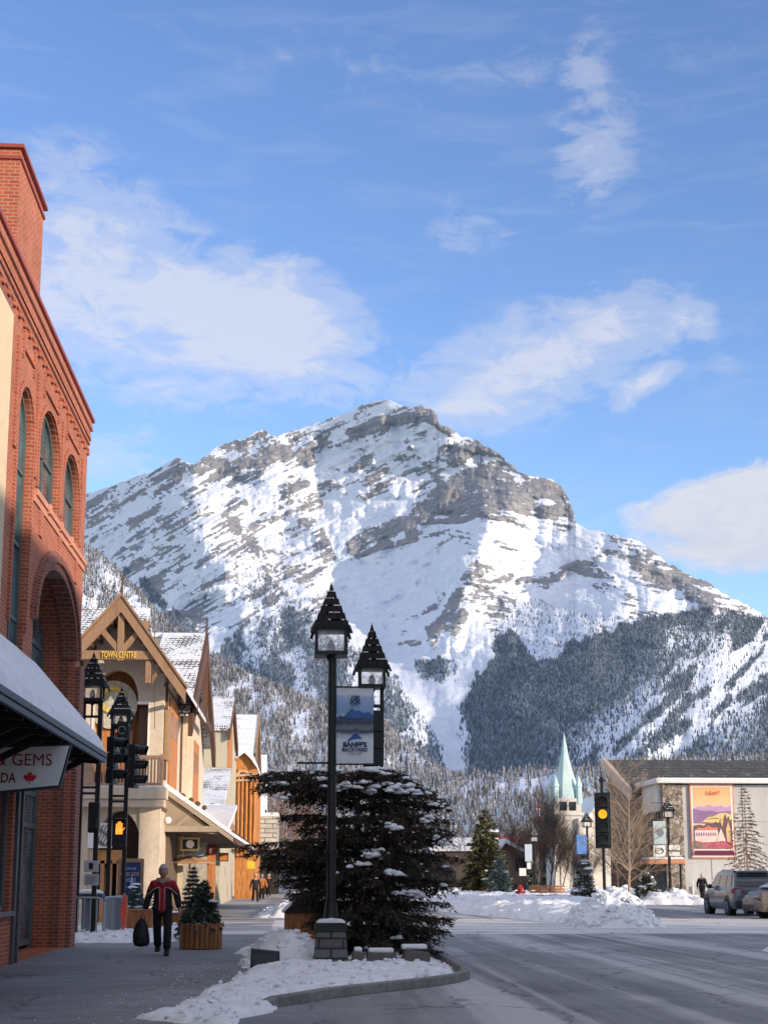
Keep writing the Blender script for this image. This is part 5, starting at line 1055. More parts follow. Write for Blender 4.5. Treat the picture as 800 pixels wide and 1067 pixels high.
# bin, barriers, marker
bi = thing('litter_bin', (PX(93,970,38.6).x, 38.6, 0), 'grey steel litter bin with snow on its flat lid inside the barriers', 'bin')
a = PX(85, 974, 38.6); b = PX(101, 937, 38.6); GREY = M('galvanised_panel', (.20,.24,.28), .45, .25, 7, .1, .5); mb = MB(); mb.box(a.x, b.x, 38.4, 38.85, .02, b.z); mb.build('body', GREY, bi, bevel=.015)
mb = MB(); mb.box(a.x-.14, b.x+.16, 38.3, 38.95, b.z, b.z+.13); mb.build('lid', M('navy_lid', (.05,.07,.10), .5), bi, bevel=.02); mb = MB(); mb.lathe([(.34,0),(.33,.05),(.2,.1),(.02,.12)], ((a.x+b.x)/2, 38.6, b.z+.131), 12); mb.build('snow', SNOW, bi, smooth=True)
def barrier(x0, y0, x1, y1, label, h=1.05):
    t = thing('crowd_barrier', ((x0+x1)/2, (y0+y1)/2, 0), label, 'barrier', 'grey steel crowd barriers'); mb = MB(); A = Vector((x0,y0,0)); B = Vector((x1,y1,0)); Z = Vector((0,0,1)); d = (B-A).normalized()
    mb.path([A+Z*.12, A+Z*(h-.15), A+Z*(h-.04)+d*.05, A+Z*h+d*.16, B+Z*h-d*.16, B+Z*(h-.04)-d*.05, B+Z*(h-.15), B+Z*.12], .022, 8); mb.tube(A+Z*.18, B+Z*.18, .018); mb.build('frame', M('steel_tube', (.36,.38,.41), .4, .15, 9, 0, .7) if 'steel_tube' not in bpy.data.materials else bpy.data.materials['steel_tube'], t)
    n = int((B-A).length/.14); ST = bpy.data.materials['steel_tube']
    mb = MB()
    for i in range(1, n): q_ = A+(B-A)*i/n; mb.tube(q_+Z*.18, q_+Z*h, .009, n=6)
    mb.build('bars', ST, t)
    for P in (A, B): mb = MB(); s_ = Vector((-d.y, d.x, 0)); mb.bar(P+Z*.1-s_*.22+Z*-.06, P+Z*.14, .03); mb.bar(P+Z*.14, P+s_*.22+Z*.04, .03); mb.build('foot', ST, t)
g = lambda px, py: G(px, py)
a, b = G(70, 976), G(103, 977); barrier(a.x-.2, 37.3, PX(107,970,37.3).x, 37.3, 'steel crowd barrier in front of the litter bin')
barrier(PX(108,970,37.6).x, 37.6, PX(127,970,39.6).x, 39.9, 'steel crowd barrier turned towards the orange marker')
mk = thing('grey_panel', (PX(118,950,38.6).x, 38.8, 0), 'grey sheet panel standing behind the angled barrier', 'panel')
a = PX(107, 966, 38.9); b = PX(127, 936, 38.9); mb = MB(); mb.box(a.x, b.x, 38.9, 38.93, .1, b.z); mb.build('sheet', GREY, mk); 
for x in (a.x+.03, b.x-.05): mb = MB(); mb.box(x, x+.04, 38.88, 38.95, 0, .2); mb.build('foot', BLACK, mk)
om = thing('hazard_marker', (PX(129,955,38).x, 38, 0), 'fluorescent orange diamond marker at the end of the barriers', 'marker'); c_ = PX(129, 952, 38)
mb = MB(); mb.prism([(-.10,.0),(-.03,.46),(.05,.38),(.07,0),(.03,-.35),(-.03,-.46)], lambda u, v: (c_.x+u, 38, c_.z+v+.03), lambda u, v: (c_.x+u+.02, 38.05, c_.z+v+.03)); mb.build('plate', M('orange_reflective', (.65,.11,.06), .5, .1, 6, 0), om); mb = MB(); mb.tube((c_.x,38.06,0),(c_.x,38.06,c_.z),.015); mb.build('stake', BLACK, om)
# poster board
pb = thing('poster_board', (PX(135,930,44).x, 44, 0), 'framed dark blue poster stand with pale lettering before the cream building', 'poster')
a = PX(121, 965, 44); b = PX(150, 895, 44); mb = MB(); mb.box(a.x, b.x, 44, 44.1, .25, b.z); mb.build('frame', TBR, pb, bevel=.01)
mb = MB(); mb.box(a.x+.1, b.x-.09, 43.985, 44.01, .5, b.z-.11); mb.build('panel', M('poster_blue', (.02,.04,.13), .5, .4, 1.5, 0), pb)
PT2 = M('poster_text', (.35,.50,.75), .6, .1, 5, 0); cx3 = (a.x+b.x)/2
for i, (wd, s_) in enumerate((("COME SEE", .10), ("CASCADE", .15), ("INSIDE", .15), ("open daily", .08))): text(wd, s_, PT2 if i != 1 else M('poster_warm', (.6,.42,.32), .6), pb, (cx3-.02, 43.97, b.z-.32-i*.17), ext=.001, sx=.8)
mb = MB(); mb.prism([(-.02,0),(.12,0),(.04,.42)], lambda u, v: (cx3+u, 43.972, 1.2+v), lambda u, v: (cx3+u, 43.978, 1.2+v)); mb.build('printed_spire', PT2, pb)
# small shrub at the poster's foot
# planters
PLW = wood('planter_staves', (.30,.125,.05), .11, True, .4)
def planter(x, y, w, h, label, shape='round', shrub=None, dp=None):
    t = thing('wooden_planter', (x, y, 0), label, 'planter', 'wooden street planters'); mb = MB()
    if shape == 'round':
        n = 26
        for i in range(n):
            a = 2*PI*i/n; r = w/2; c_ = Vector((x+r*math.cos(a), y+r*math.sin(a), 0)); tn = Vector((-math.sin(a), math.cos(a), 0))
            mb.bar(c_+Vector((0,0,.02)), c_+Vector((0,0,h)), .045, 2*PI*r/n*.86, up=tn)
        mb.build('tub', PLW, t); mb = MB(); mb.lathe([(w/2-.03,.0),(w/2-.03,h-.04)], (x,y,0), 24); mb.build('liner', DBR, t)
    else:
        dp = dp or w
        mb.box(x-w/2, x+w/2, y-dp/2, y+dp/2, .04, h); mb.build('tub', PLW, t, bevel=.01); mb = MB(); mb.box(x-w/2-.03, x+w/2+.03, y-dp/2-.03, y+dp/2+.03, h, h+.05); mb.build('rim', TBR, t)
    mb = MB(); mb.lathe([(w/2-.05,0),(w/2-.1,.05),(.05,.09)], (x,y,h-.05), 18); mb.build('snow', SNOW, t, smooth=True); return t
pA = G(208, 990); pw = (230-187)/1566*pA.y
planter(pA.x, pA.y+.35, pw*.97, (990-964)/1566*pA.y, 'round wooden stave planter with a small spruce to the right of the walking man')
pB = PX(142, 960, 43); planter(pB.x, 43, .95, .62, 'square orange planter below the blue poster', 'box')
pC = PX(165, 960, 45); planter(pC.x, 45.5, 1.5, .55, 'long low planter by the shop entrance behind the man', 'box', dp=.6)
# timber bin cabinets with dark peaked lids
def cabinet(px0, px1, pyb, pyt, Y, label):
    a = PX(px0, pyb, Y); b = PX(px1, pyt, Y); t = thing('bin_cabinet', ((a.x+b.x)/2, Y, 0), label, 'bin', 'timber bin cabinets'); h = b.z-.32
    mb = MB(); mb.box(a.x, b.x, Y, Y+.8, .05, h); mb.build('body', PLW, t, bevel=.01); mb = MB(); mb.prism([(a.x-.06,h),(b.x+.06,h),(b.x-.2,h+.34),(a.x+.32,h+.34)], lambda u, v: (u, Y-.06, v), lambda u, v: (u, Y+.86, v)); l = mb.build('lid', BLACK, t, bevel=.02)
    mb = MB(); mb.prism([(a.x-.06,h+.01),(a.x+.02,h),(a.x+.36,h+.33),(a.x+.32,h+.36)], lambda u, v: (u-.02, Y-.08, v+.02), lambda u, v: (u-.02, Y+.6, v+.02)); mb.build('snow', SNOW, l, bevel=.01); return t
cabinet(296, 340, 972, 936, 33.5, 'front timber bin cabinet with a black peaked lid beside the spruce')
cabinet(300, 330, 958, 933, 39, 'rear timber bin cabinet partly hidden by the front one')
# dark box, kerb blocks
db = thing('utility_box', (G(276,1010).x, 26.3, 0), 'small dark metal box leaning in the snow left of the stone lamp base', 'box'); p = G(276, 1012)
mb = MB(); mb.prism([(-.25,0),(.25,0),(.24,.31),(-.24,.36)], lambda u, v: (p.x+u, p.y, v), lambda u, v: (p.x+u, p.y+.3, v)); mb.build('case', M('dark_box', (.03,.032,.036), .5, .3), db, bevel=.01)
mb = MB(); mb.box(p.x-.2,p.x+.2,p.y-.008,p.y-.001,.05,.27); mb.build('door', M('dark_box_door', (.045,.047,.05), .5, .3), db)
ROCK = M('grey_rock', (.12,.115,.11), .9, .35, 4, .6, bd=.03)
for i, (px0, px1, py0, py1, lb) in enumerate(((366,380,999,1011,'small square stone block next to the lamp base'),(381,413,1000,1013,'long low stone block in the middle of the row'),(416,448,996,1014,'large tilted stone block at the right end of the row'))):
    a = PX(px0, py1, 25.9); b = PX(px1, py0, 25.9); t = thing('stone_block', ((a.x+b.x)/2, 25.9, 0), lb+' under the spruce', 'stone block', 'stone blocks edging the bed')
    sk = .08 if i == 2 else .02; mb = MB(); mb.prism([(a.x,0),(b.x,.0),(b.x+.01,b.z-sk),(a.x+sk*1.5,b.z+.0)], lambda u, v: (u, 25.9, v+.12 if v > .1 else v), lambda u, v: (u, 26.3, v+.12 if v > .1 else v)); mb.build('block', ROCK, t, bevel=.03)
    mb = MB(); mb.box(a.x+.05,b.x-.04,25.95,26.25,b.z+.10,b.z+.18); mb.build('snow', SNOW, t, bevel=.03)
# far signal with the lit amber lens
p = PX(627, 826, 50); t = signal('traffic_light', 'four lens traffic signal with amber lens lit, on a pole with arrow finial', p.x, 50, p.z-.1, 4, .42, (-.18, -1, 0), ['red','amber','dark','dark'])
mb = MB(); x = p.x+.02; mb.tube((x,50.1,0),(x,50.1,PX(627,815,50).z),.055); zt = PX(627,804,50).z; mb.lathe([(.02,0),(.13,.02),(.05,.16),(.01,.36)], (x,50.1,zt-.36), 8); mb.build('pole', BLACK, t)
mb = MB(); mb.box(x-.35,x+.35,49.8,50.4,0,.14+.3); mb.build('footing', BLACK, t)
# lamps farther off
def far_lamp(px, pyt, Y, label, base=True):
    p = PX(px, pyt, Y); t = thing('street_lamp', (p.x, Y, 0), label, 'street lamp', 'black lantern street lamps'); lantern(t, p.x, Y, p.z-1.15, .55, .45, .8, .7); post(t, p.x, Y, .5, p.z-1.2, .17)
    mb = MB(); mb.prism([(-.5,0),(.5,0),(.38,.9),(-.38,.9)], lambda u, v: (p.x+u, Y-.45, v), lambda u, v: (p.x+u, Y+.45, v)); mb.build('stone_base', STONE, t); return t, p
t, pr = far_lamp(695, 832, 88, 'lantern lamp on a stone base in front of the stone hall, holding two banners')
mb = MB(); mb.bar((pr.x-1.0,88,5.9),(pr.x,88,5.9),.05); mb.bar((pr.x-1.0,88,3.9),(pr.x,88,3.9),.05); mb.build('arm', BLACK, t)
far_lamp(556, 862, 118, 'dark lantern lamp standing between the spruce and the church'); t, pr2 = far_lamp(611, 846, 112, 'lantern lamp beside the church tower carrying a blue banner')
def board(nm, px0, py0, px1, py1, Y, mat, label, cat='sign'):
    a = PX(px0, py1, Y); b = PX(px1, py0, Y); t = thing(nm, ((a.x+b.x)/2, Y, a.z), label, cat); mb = MB(); mb.box(a.x, b.x, Y, Y+.04, a.z, b.z); mb.build('panel', mat, t); return t, a, b
BNG = M('banner_grey_blue', (.42,.50,.54), .7, .35, 1.6, 0); WHS = M('sign_face_white', (.66,.67,.66), .6, .1, 3, 0)
t, a, b = board('street_banner', 681, 856, 693, 880, 87.8, BNG, 'pale blue grey banner on the left arm of the stone based lamp', 'banner')
mb = MB(); mb.tube(((a.x+b.x)/2+.05,87.79,(a.z+b.z)/2),((a.x+b.x)/2+.05,87.78,(a.z+b.z)/2),.22,n=12); mb.build('print', M('print_dark', (.16,.2,.22), .7), t)
t, a, b = board('road_sign', 681, 881, 693, 893, 87.8, WHS, 'square white sign with a dark curved symbol under the pale banner')
mb = MB(); cx4 = (a.x+b.x)/2; cz4 = (a.z+b.z)/2
for i in range(14): f = lambda i: (cx4+.24*math.cos(i*PI/7), 87.78, cz4+.17*math.sin(i*PI/7)); mb.bar(f(i), f(i+1), .07, .02)
mb.bar((cx4-.2,87.78,cz4-.05),(cx4+.2,87.78,cz4+.1),.07,.02); mb.build('symbol', BLACK, t)
board('road_sign', 697, 881, 708, 886, 87.8, WHS, 'upper of two small white plates right of the stone based lamp'); board('road_sign', 697, 888, 708, 892, 87.8, WHS, 'lower of two small white plates right of the stone based lamp')
board('street_banner', 601, 870, 611, 890, 111.8, M('banner_blue', (.10,.22,.50), .7, .5, 1.2, 0), 'blue and white banner hanging beside the church tower', 'banner')
t, a, b = board('road_sign', 547, 880, 554, 898, 117.5, M('sign_pale_blue', (.45,.52,.60), .7, .25, 2), 'tall pale banner sign on the dark lamp near the spruce'); board('road_sign', 549, 899, 553, 906, 117.4, WHS, 'small white road sign under the tall pale banner sign'); board('road_sign', 541, 905, 548, 913, 117.4, WHS, 'lowest small white sign left of the dark lamp')
# bus shelter
bs = thing('bus_shelter', (PX(703,915,92).x, 92, 0), 'open bus shelter with an orange edged roof under snow before the stone wall', 'shelter')
a = PX(672, 900, 92); b = PX(711, 896, 92); mb = MB(); mb.box(a.x, b.x, 91.2, 93.5, a.z-.05, b.z); mb.build('roof', M('shelter_orange', (.50,.22,.11), .7, .2), bs, bevel=.08); mb = MB(); mb.box(a.x+.1, b.x-.1, 91.3, 93.4, b.z+.002, b.z+.13); mb.build('snow', SNOW, bs, bevel=.05)
for px_ in (694, 709.5): x = PX(px_, 915, 91.6).x; mb = MB(); mb.tube((x,91.6,0),(x,91.6,a.z),.09,n=8); mb.build('post', BLACK, bs)
mb = MB(); mb.box(a.x+.2, a.x+1.5, 93.2, 93.3, .3, 2.4); mb.build('back_panel', GLD, bs)
# bench and hydrant
bx_ = PX(570, 925, 78); be = thing('wooden_bench', (bx_.x, 78, 0), 'orange wooden bench behind the long snow bank below the church', 'bench'); a = PX(553, 932, 78); b = PX(590, 924, 78)
mb = MB()
for k in range(3): mb.box(a.x, b.x, 78.4+k*.03, 78.45+k*.03, .72+k*.14, .82+k*.14)
mb.build('backrest', ORW, be); mb = MB(); mb.box(a.x, b.x, 77.8, 78.35, .55, .62); mb.build('seat', ORW, be)
for x in (a.x+.1, b.x-.2): mb = MB(); mb.box(x, x+.1, 77.85, 78.4, 0, .55); mb.build('leg', BLACK, be)
hp = PX(542, 930, 82); hy = thing('fire_hydrant', (hp.x, 82, 0), 'red fire hydrant sticking out of the snow bank', 'hydrant'); RED = M('hydrant_red', (.30,.02,.02), .4, .2)
mb = MB(); mb.lathe([(.15,0),(.15,.62),(.2,.64),(.2,.7),(.16,.74),(.1,.86),(.03,.92)], (hp.x,82,.22), 14); mb.build('body', RED, hy, smooth=False); mb = MB(); mb.tube((hp.x-.26,82,.7),(hp.x+.26,82,.7),.08,n=10); mb.tube((hp.x,81.7,.7),(hp.x,82,.7),.1,n=10); mb.build('outlets', RED, hy)
# ---------------------------------------------------------------- right side: stone hall with the mural, church, low houses
def rubble_mat(name, sc_=4.2, k_=1.):
    m, nt, b = newmat(name); co = coords(nt); v = N(nt, 'ShaderNodeTexVoronoi', feature='F1'); v.inputs['Scale'].default_value = sc_; nt.links.new(co, v.inputs['Vector'])
    e = N(nt, 'ShaderNodeTexVoronoi', feature='DISTANCE_TO_EDGE'); e.inputs['Scale'].default_value = sc_; nt.links.new(co, e.inputs['Vector'])
    sp = N(nt, 'ShaderNodeSeparateXYZ'); nt.links.new(v.outputs['Color'], sp.inputs[0]); c = ramp(nt, sp.outputs[0], [(0, (.10,.08,.06)), (.5, (.24,.19,.145)), (1, (.42,.37,.31))])
    c = mixc(nt, ramp(nt, e.outputs['Distance'], [(0, 0), (.07, 1)]), (.07,.06,.05), c); nt.links.new(c, b.inputs['Base Color']); b.inputs['Roughness'].default_value = .9; bump(nt, b, e.outputs['Distance'], .8, .05); return m
RUB = rubble_mat('rubble_stone'); LST = M('pale_stucco', (.45,.44,.43), .9, .22, 1.2, .1, stretch=(1,1,.35)); FAS = M('pale_fascia', (.60,.60,.58), .7, .08, 3); DSH = roof_mat('dark_hall_shingles', (.075,.07,.065), .22, .3, .35)
BRW = wood('brown_boarding', (.15,.095,.06), .5); 
hl = thing('stone_hall', (40, 114, 0), 'stone and pale stucco hall with dark shingled roof at the right side', 'building')
mb = MB(); mb.box(28.2,29.75,114,123,0,8.6); mb.build('stone_wall', RUB, hl)
mb = MB(); mb.box(29.76,60,114.3,123,0,8.6); mb.build('wall', LST, hl)
mb = MB(); mb.box(27.6,60,113.4,123.6,8.7,9.02); mb.build('flat_roof', FAS, hl, bevel=.02); mb = MB(); mb.box(27.7,60,113.5,123.5,9.022,9.10); mb.build('snow', SNOW, hl)
mb = MB(); mb.box(28.0,28.19,114.8,121.5,6.6,8.65); mb.build('fascia_panel', FAS, hl)
mb = MB(); mb.box(28.1,28.195,115,121,.3,6.5); gw = mb.build('window', GLD, hl)
mb = MB()
for i in range(11): x = 31.9+i*2.6; mb.box(x, x+.05, 114.27, 114.3, 0, 8.6)
mb.box(29.8,60,114.28,114.301,5.75,5.80); mb.box(29.8,60,114.2,114.3,0,.45); mb.build('wall_joints', M('wall_joint', (.30,.29,.28), .9), hl)
mb = MB()
for i in range(7): mb.box(28.02,28.1,115+i*.95,115.12+i*.95,.2,6.5)
mb.build('mullions', FRM, gw)
mb = MB(); mb.prism([(120,8.6),(130,11.75),(131,11.75),(131,11.4),(130,11.4),(120,8.3)], lambda u, v: (27.0, u, v), lambda u, v: (62, u, v)); mb.build('roof', DSH, hl)
mb = MB(); mb.prism([(120.2,0),(130.8,0),(130.8,11.3),(130,11.3),(120.2,8.2)], lambda u, v: (27.5, u, v), lambda u, v: (62, u, v)); mb.build('end_wall', BRW, hl)
mb = MB(); mb.prism([(119.8,8.7),(130,11.95),(130,10.9),(119.8,7.7)], lambda u, v: (26.8, u, v), lambda u, v: (27.1, u, v)); mb.build('bargeboard', M('pale_barge', (.55,.42,.34), .8), hl)
mb = MB()
for i in range(9): x = 29.9+i*.75; mb.box(x, x+.12, 112.6, 112.7, .1, 1.3)
o = mb.build('fence', FAS, loc=(33, 112.6, 0)); tag(o, 'short row of pale posts along the foot of the mural wall', 'fence')
# the mural: a flat poster hung on the wall
def qm(px, py): p = PX(px, py, 114.2); return p.x, p.z
mx0, mz1 = qm(717.5, 817); mx1, mz0 = qm(766.5, 895); mw_, mh_ = mx1-mx0, mz1-mz0
mu = thing('wall_mural', ((mx0+mx1)/2, 114.2, mz0), 'large framed poster of orange sky, purple hills and pale hotel on the stucco wall', 'mural')
mb = MB(); mb.box(mx0, mx1, 114.1, 114.28, mz0, mz1); mb.build('frame', M('mural_frame', (.50,.20,.14), .6), mu)
def pc(name, poly, mat, k): mb = MB(); mb.sheet(poly, lambda u, v: (mx0+u*mw_, 114.09-.012*k, mz0+v*mh_)); return mb.build(name, mat, mu, fix=False)
PC = lambda n, c, v=.25, s=1.5: M(n, c, .8, v, s, 0)
pc('white_border', rect(.03,.97,.02,.98), PC('mural_white', (.72,.66,.58), .05), 0)
sk_m, nt, b_ = newmat('mural_sky'); sp = N(nt, 'ShaderNodeSeparateXYZ'); nt.links.new(coords(nt), sp.inputs[0])
nt.links.new(ramp(nt, math_(nt, 'ADD', math_(nt, 'DIVIDE', sp.outputs[2], mh_), math_(nt, 'MULTIPLY', math_(nt, 'SUBTRACT', noise(nt, coords(nt), .9, 4), .5), .25)), [(.55, (.62,.47,.38)), (.78, (.64,.40,.20)), (1, (.60,.31,.13))]), b_.inputs['Base Color'])
pc('sky_print', rect(.07,.93,.20,.96), sk_m, 1)
PUR = PC('mural_purple', (.24,.14,.25)); PU2 = PC('mural_lilac', (.42,.26,.42)); DKM = PC('mural_dark', (.13,.08,.08), .5, 2.5); YEL = PC('mural_yellow', (.60,.45,.19), .3, 2); PAL = PC('mural_pale', (.66,.50,.44), .3, 3); REDM = PC('mural_flowers', (.40,.10,.13), .7, 5); TERM = PC('mural_roof', (.52,.16,.12)); GRN = PC('mural_green', (.20,.20,.13), .6, 5)
pc('lilac_hills', [(.07,.66),(.2,.70),(.3,.685),(.42,.72),(.55,.69),(.7,.71),(.8,.68),(.93,.71),(.93,.58),(.07,.58)], PU2, 2)
pc('purple_hills', [(.07,.66),(.2,.645),(.33,.63),(.46,.64),(.6,.62),(.93,.64),(.93,.45),(.07,.47)], PUR, 3)
pc('yellow_field', [(.26,.49),(.40,.55),(.52,.565),(.64,.60),(.8,.61),(.93,.58),(.93,.49),(.6,.47)], YEL, 4)
pc('dark_band', [(.35,.52),(.5,.54),(.65,.535),(.64,.528),(.5,.53),(.38,.515)], DKM, 5)
pc('dark_wood', [(.07,.44),(.2,.45),(.3,.435),(.38,.47),(.48,.46),(.57,.49),(.64,.47),(.68,.52),(.71,.48),(.76,.55),(.79,.60),(.82,.52),(.86,.57),(.89,.50),(.93,.53),(.93,.20),(.07,.20)], DKM, 6)
pc('hotel', [(.08,.20),(.08,.38),(.60,.40),(.60,.20)], PAL, 7); pc('hotel_roof', [(.08,.375),(.16,.41),(.3,.405),(.38,.445),(.48,.41),(.58,.42),(.61,.39),(.6,.38)], TERM, 8)
for i in range(9): pc('hotel_window', rect(.11+i*.053,.135+i*.053,.30,.345), PUR, 8.5)
pc('fountain', [(.56,.20),(.62,.33),(.67,.40),(.72,.33),(.79,.20)], PAL, 9); pc('bright_tree', [(.80,.22),(.78,.38),(.84,.50),(.89,.38),(.88,.22)], PC('mural_tan', (.55,.34,.18), .4, 3), 9); pc('tall_tree', [(.70,.42),(.66,.50),(.70,.54),(.74,.50)], PC('mural_ochre', (.6,.4,.2), .3, 3), 9)
pc('flower_bed', [(.07,.24),(.25,.215),(.5,.22),(.7,.235),(.93,.22),(.93,.13),(.07,.13)], REDM, 10); pc('grass_print', [(.07,.20),(.3,.19),(.32,.16),(.07,.15)], GRN, 11)
pc('white_rule', rect(.05,.95,.108,.125), bpy.data.materials['mural_white'], 12); pc('caption_band', rect(.05,.95,.045,.10), PC('mural_wine', (.13,.02,.06)), 12)
text('Banff', .45, M('mural_red_script', (.55,.05,.02), .7), mu, (mx0+.52*mw_, 113.9, mz0+.85*mh_), ext=.004, shear=.35)
# church
ch_ = thing('church', (30, 172, 0), 'pale stone church tower with a green copper spire and four pinnacles', 'church'); Yh = 170
def qh(px, py): p = PX(px, py, Yh); return p.x, p.z
CUP = M('green_copper', (.46,.60,.61), .7, .25, .9, .1, stretch=(1,1,.3)); LIM = M('pale_church_stone', (.58,.54,.49), .9, .25, 2, .3)
tx0, _ = qh(579, 900); tx1, _ = qh(607, 900); tcx = (tx0+tx1)/2; hw = (tx1-tx0)/2; zs_ = qh(590, 832)[1]; za_ = qh(590, 763)[1]
hl_ = [rect(tcx-hw*.62, tcx-hw*.06, qh(590,845)[1], zs_-.4), rect(tcx+hw*.06, tcx+hw*.62, qh(590,845)[1], zs_-.4)]
mb = MB(); mb.wall(rect(tcx-hw,tcx+hw,0,zs_), hl_, lambda u, v, d: (u, Yh+d, v), .4); mb.add([(tcx-hw,Yh,0),(tcx-hw,Yh+2*hw,0),(tcx-hw,Yh+2*hw,zs_),(tcx-hw,Yh,zs_)],[(0,1,2,3)]); mb.add([(tcx+hw,Yh,0),(tcx+hw,Yh+2*hw,0),(tcx+hw,Yh+2*hw,zs_),(tcx+hw,Yh,zs_)],[(0,1,2,3)]); mb.build('tower', LIM, ch_, fix=False)
for q_ in hl_: mb = MB(); mb.box(q_[0][0],q_[1][0],Yh+.38,Yh+.42,q_[0][1],zs_-.4); mb.build('belfry_window', GLD, ch_)
mb = MB(); mb.box(tcx-hw-.25,tcx+hw+.25,Yh-.25,Yh,qh(590,850)[1],qh(590,847)[1]); mb.build('ledge', LIM, ch_)
mb = MB(); 
for s_ in (-1, 1): mb.prism([(tcx+s_*hw*1.0,qh(590,853)[1]),(tcx+s_*hw*.72,qh(590,853)[1]),(tcx+s_*hw*.55,0),(tcx+s_*hw*1.25,0)], lambda u, v: (u, Yh-.5, v), lambda u, v: (u, Yh-.01, v))
mb.build('buttress', LIM, ch_)
mb = MB(); c = (tcx, Yh+hw, 0); mb.lathe([(hw*1.05,zs_),(hw*.95,zs_+1.0),(hw*.68,zs_+2.6),(hw*.33,zs_+(za_-zs_)*.62),(.03,za_)], c, 8, PI/8); mb.build('spire', CUP, ch_)
for i in (-1, 1):
    for j in (-1, 1): mb = MB(); mb.lathe([(.36,zs_-.6),(.33,zs_+1.3),(.42,zs_+1.4),(.02,zs_+2.7)], (tcx+i*(hw-.2), Yh+hw+j*(hw-.2), 0), 6); mb.build('pinnacle', CUP, ch_)
mb = MB(); mb.prism([(-4,0),(4,0),(4,6),(0,11),(-4,6)], lambda u, v: (tcx+5+u, Yh+3, v), lambda u, v: (tcx+5+u, Yh+22, v)); mb.build('nave', LIM, ch_)
mb = MB(); mb.prism([(-4.4,5.7),(0,11.3),(4.4,5.7),(4.4,5.4),(0,10.9),(-4.4,5.4)], lambda u, v: (tcx+5+u, Yh+2.6, v), lambda u, v: (tcx+5+u, Yh+22, v)); mb.build('roof', SNOW, ch_)
# low houses
def cottage(label, px0, px1, pyb, pye, pyr, Y, wm, rm, dp=8, nm='cottage'):
    a = PX(px0, pyb, Y); b = PX(px1, pye, Y); zr = PX(px0, pyr, Y).z; t = thing(nm, ((a.x+b.x)/2, Y, 0), label, 'building'); mb = MB(); mb.box(a.x, b.x, Y, Y+dp, 0, b.z); mb.build('wall', wm, t)
    mb = MB(); mb.prism([(Y-.6,b.z-.1),(Y+dp/2,zr),(Y+dp+.6,b.z-.1),(Y+dp+.6,b.z-.3),(Y+dp/2,zr-.3),(Y-.6,b.z-.35)], lambda u, v: (a.x-.5, u, v), lambda u, v: (b.x+.5, u, v)); mb.build('roof', rm, t)
    n = max(1, int((b.x-a.x)/3))
    for i in range(n): x = a.x+(i+.3)*(b.x-a.x)/n; mb = MB(); mb.box(x, x+1.1, Y-.03, Y+.02, 1.0, min(2.2, b.z-.4)); mb.build('window', GLD, t)
    return t
BR1 = M('brown_siding', (.16,.11,.085), .85, .3, 2, .2); BR2 = M('dark_siding', (.08,.06,.055), .85, .3, 2, .2)
cottage('low dark house with snowy roof showing between the big spruce and the small spruce', 452, 494, 905, 884, 872, 165, BR2, SNOW)
cottage('long brown lodge with red roof edge behind the small green spruce', 516, 562, 905, 881, 870, 205, BR1, M('red_metal_roof', (.30,.04,.04), .5, .2, 1), 10, 'lodge')
t = thing('gabled_house', (PX(532,900,150).x, 150, 0), 'brown gabled house with snow on its roof between the spruce and dark lamp', 'building'); Yg = 150
def qg(px, py): p = PX(px, py, Yg); return p.x, p.z
mb = MB(); mb.prism([qg(522,922),qg(549,922),qg(549,889),qg(545,887),qg(526,878),qg(522,885)], lambda u, v: (u, Yg, v), lambda u, v: (u, Yg+10, v)); mb.build('wall', BR1, t)
mb = MB(); mb.prism([qg(520,884),qg(526,874),qg(552,889),qg(552,892),qg(526,878.5),qg(520,887)], lambda u, v: (u, Yg-.6, v), lambda u, v: (u, Yg+10, v)); mb.build('roof', SNOW, t)
mb = MB(); x, z = qg(537, 900); mb.box(x,x+1.2,Yg-.03,Yg+.02,z-.8,z+.5); mb.build('window', GLD, t)
for (px0, px1, pyb, pye, pyr, Y, lb) in ((560,584,915,897,888,230,'small snow roofed house far behind the bare thicket'),(612,640,925,885,872,190,'snow roofed annexe to the right of the church tower'),(270,296,925,890,880,240,'brown house closing the view at the end of the shop sidewalk'),(300,350,925,893,884,260,'low snow roofed house behind the left branches of the spruce'),(400,452,925,893,884,250,'low snow roofed house behind the right branches of the spruce')): cottage(lb, px0, px1, pyb, pye, pyr, Y, BR1, SNOW, 9)
# flag
fl = thing('flag', (PX(559,880,185).x, 185, 0), 'red and white flag hanging limp on a tall pole above the houses', 'flag'); p = PX(559, 836, 185); mb = MB(); mb.tube((p.x,185,0),(p.x,185,p.z),.06,n=6); mb.build('pole', FAS, fl)
mb = MB(); mb.prism([(0,0),(.5,-.3),(.6,-1.7),(.4,-2.6),(.1,-2.5),(0,-1.5)], lambda u, v: (p.x+u, 185, p.z-.2+v), lambda u, v: (p.x+u, 185.1, p.z-.2+v)); fb = mb.build('cloth', M('flag_red', (.55,.03,.03), .8, .2, 2, 0), fl)
mb = MB(); mb.box(p.x+.2,p.x+.45,184.95,185.0,p.z-1.9,p.z-.8); mb.build('white_panel', WHT, fb)

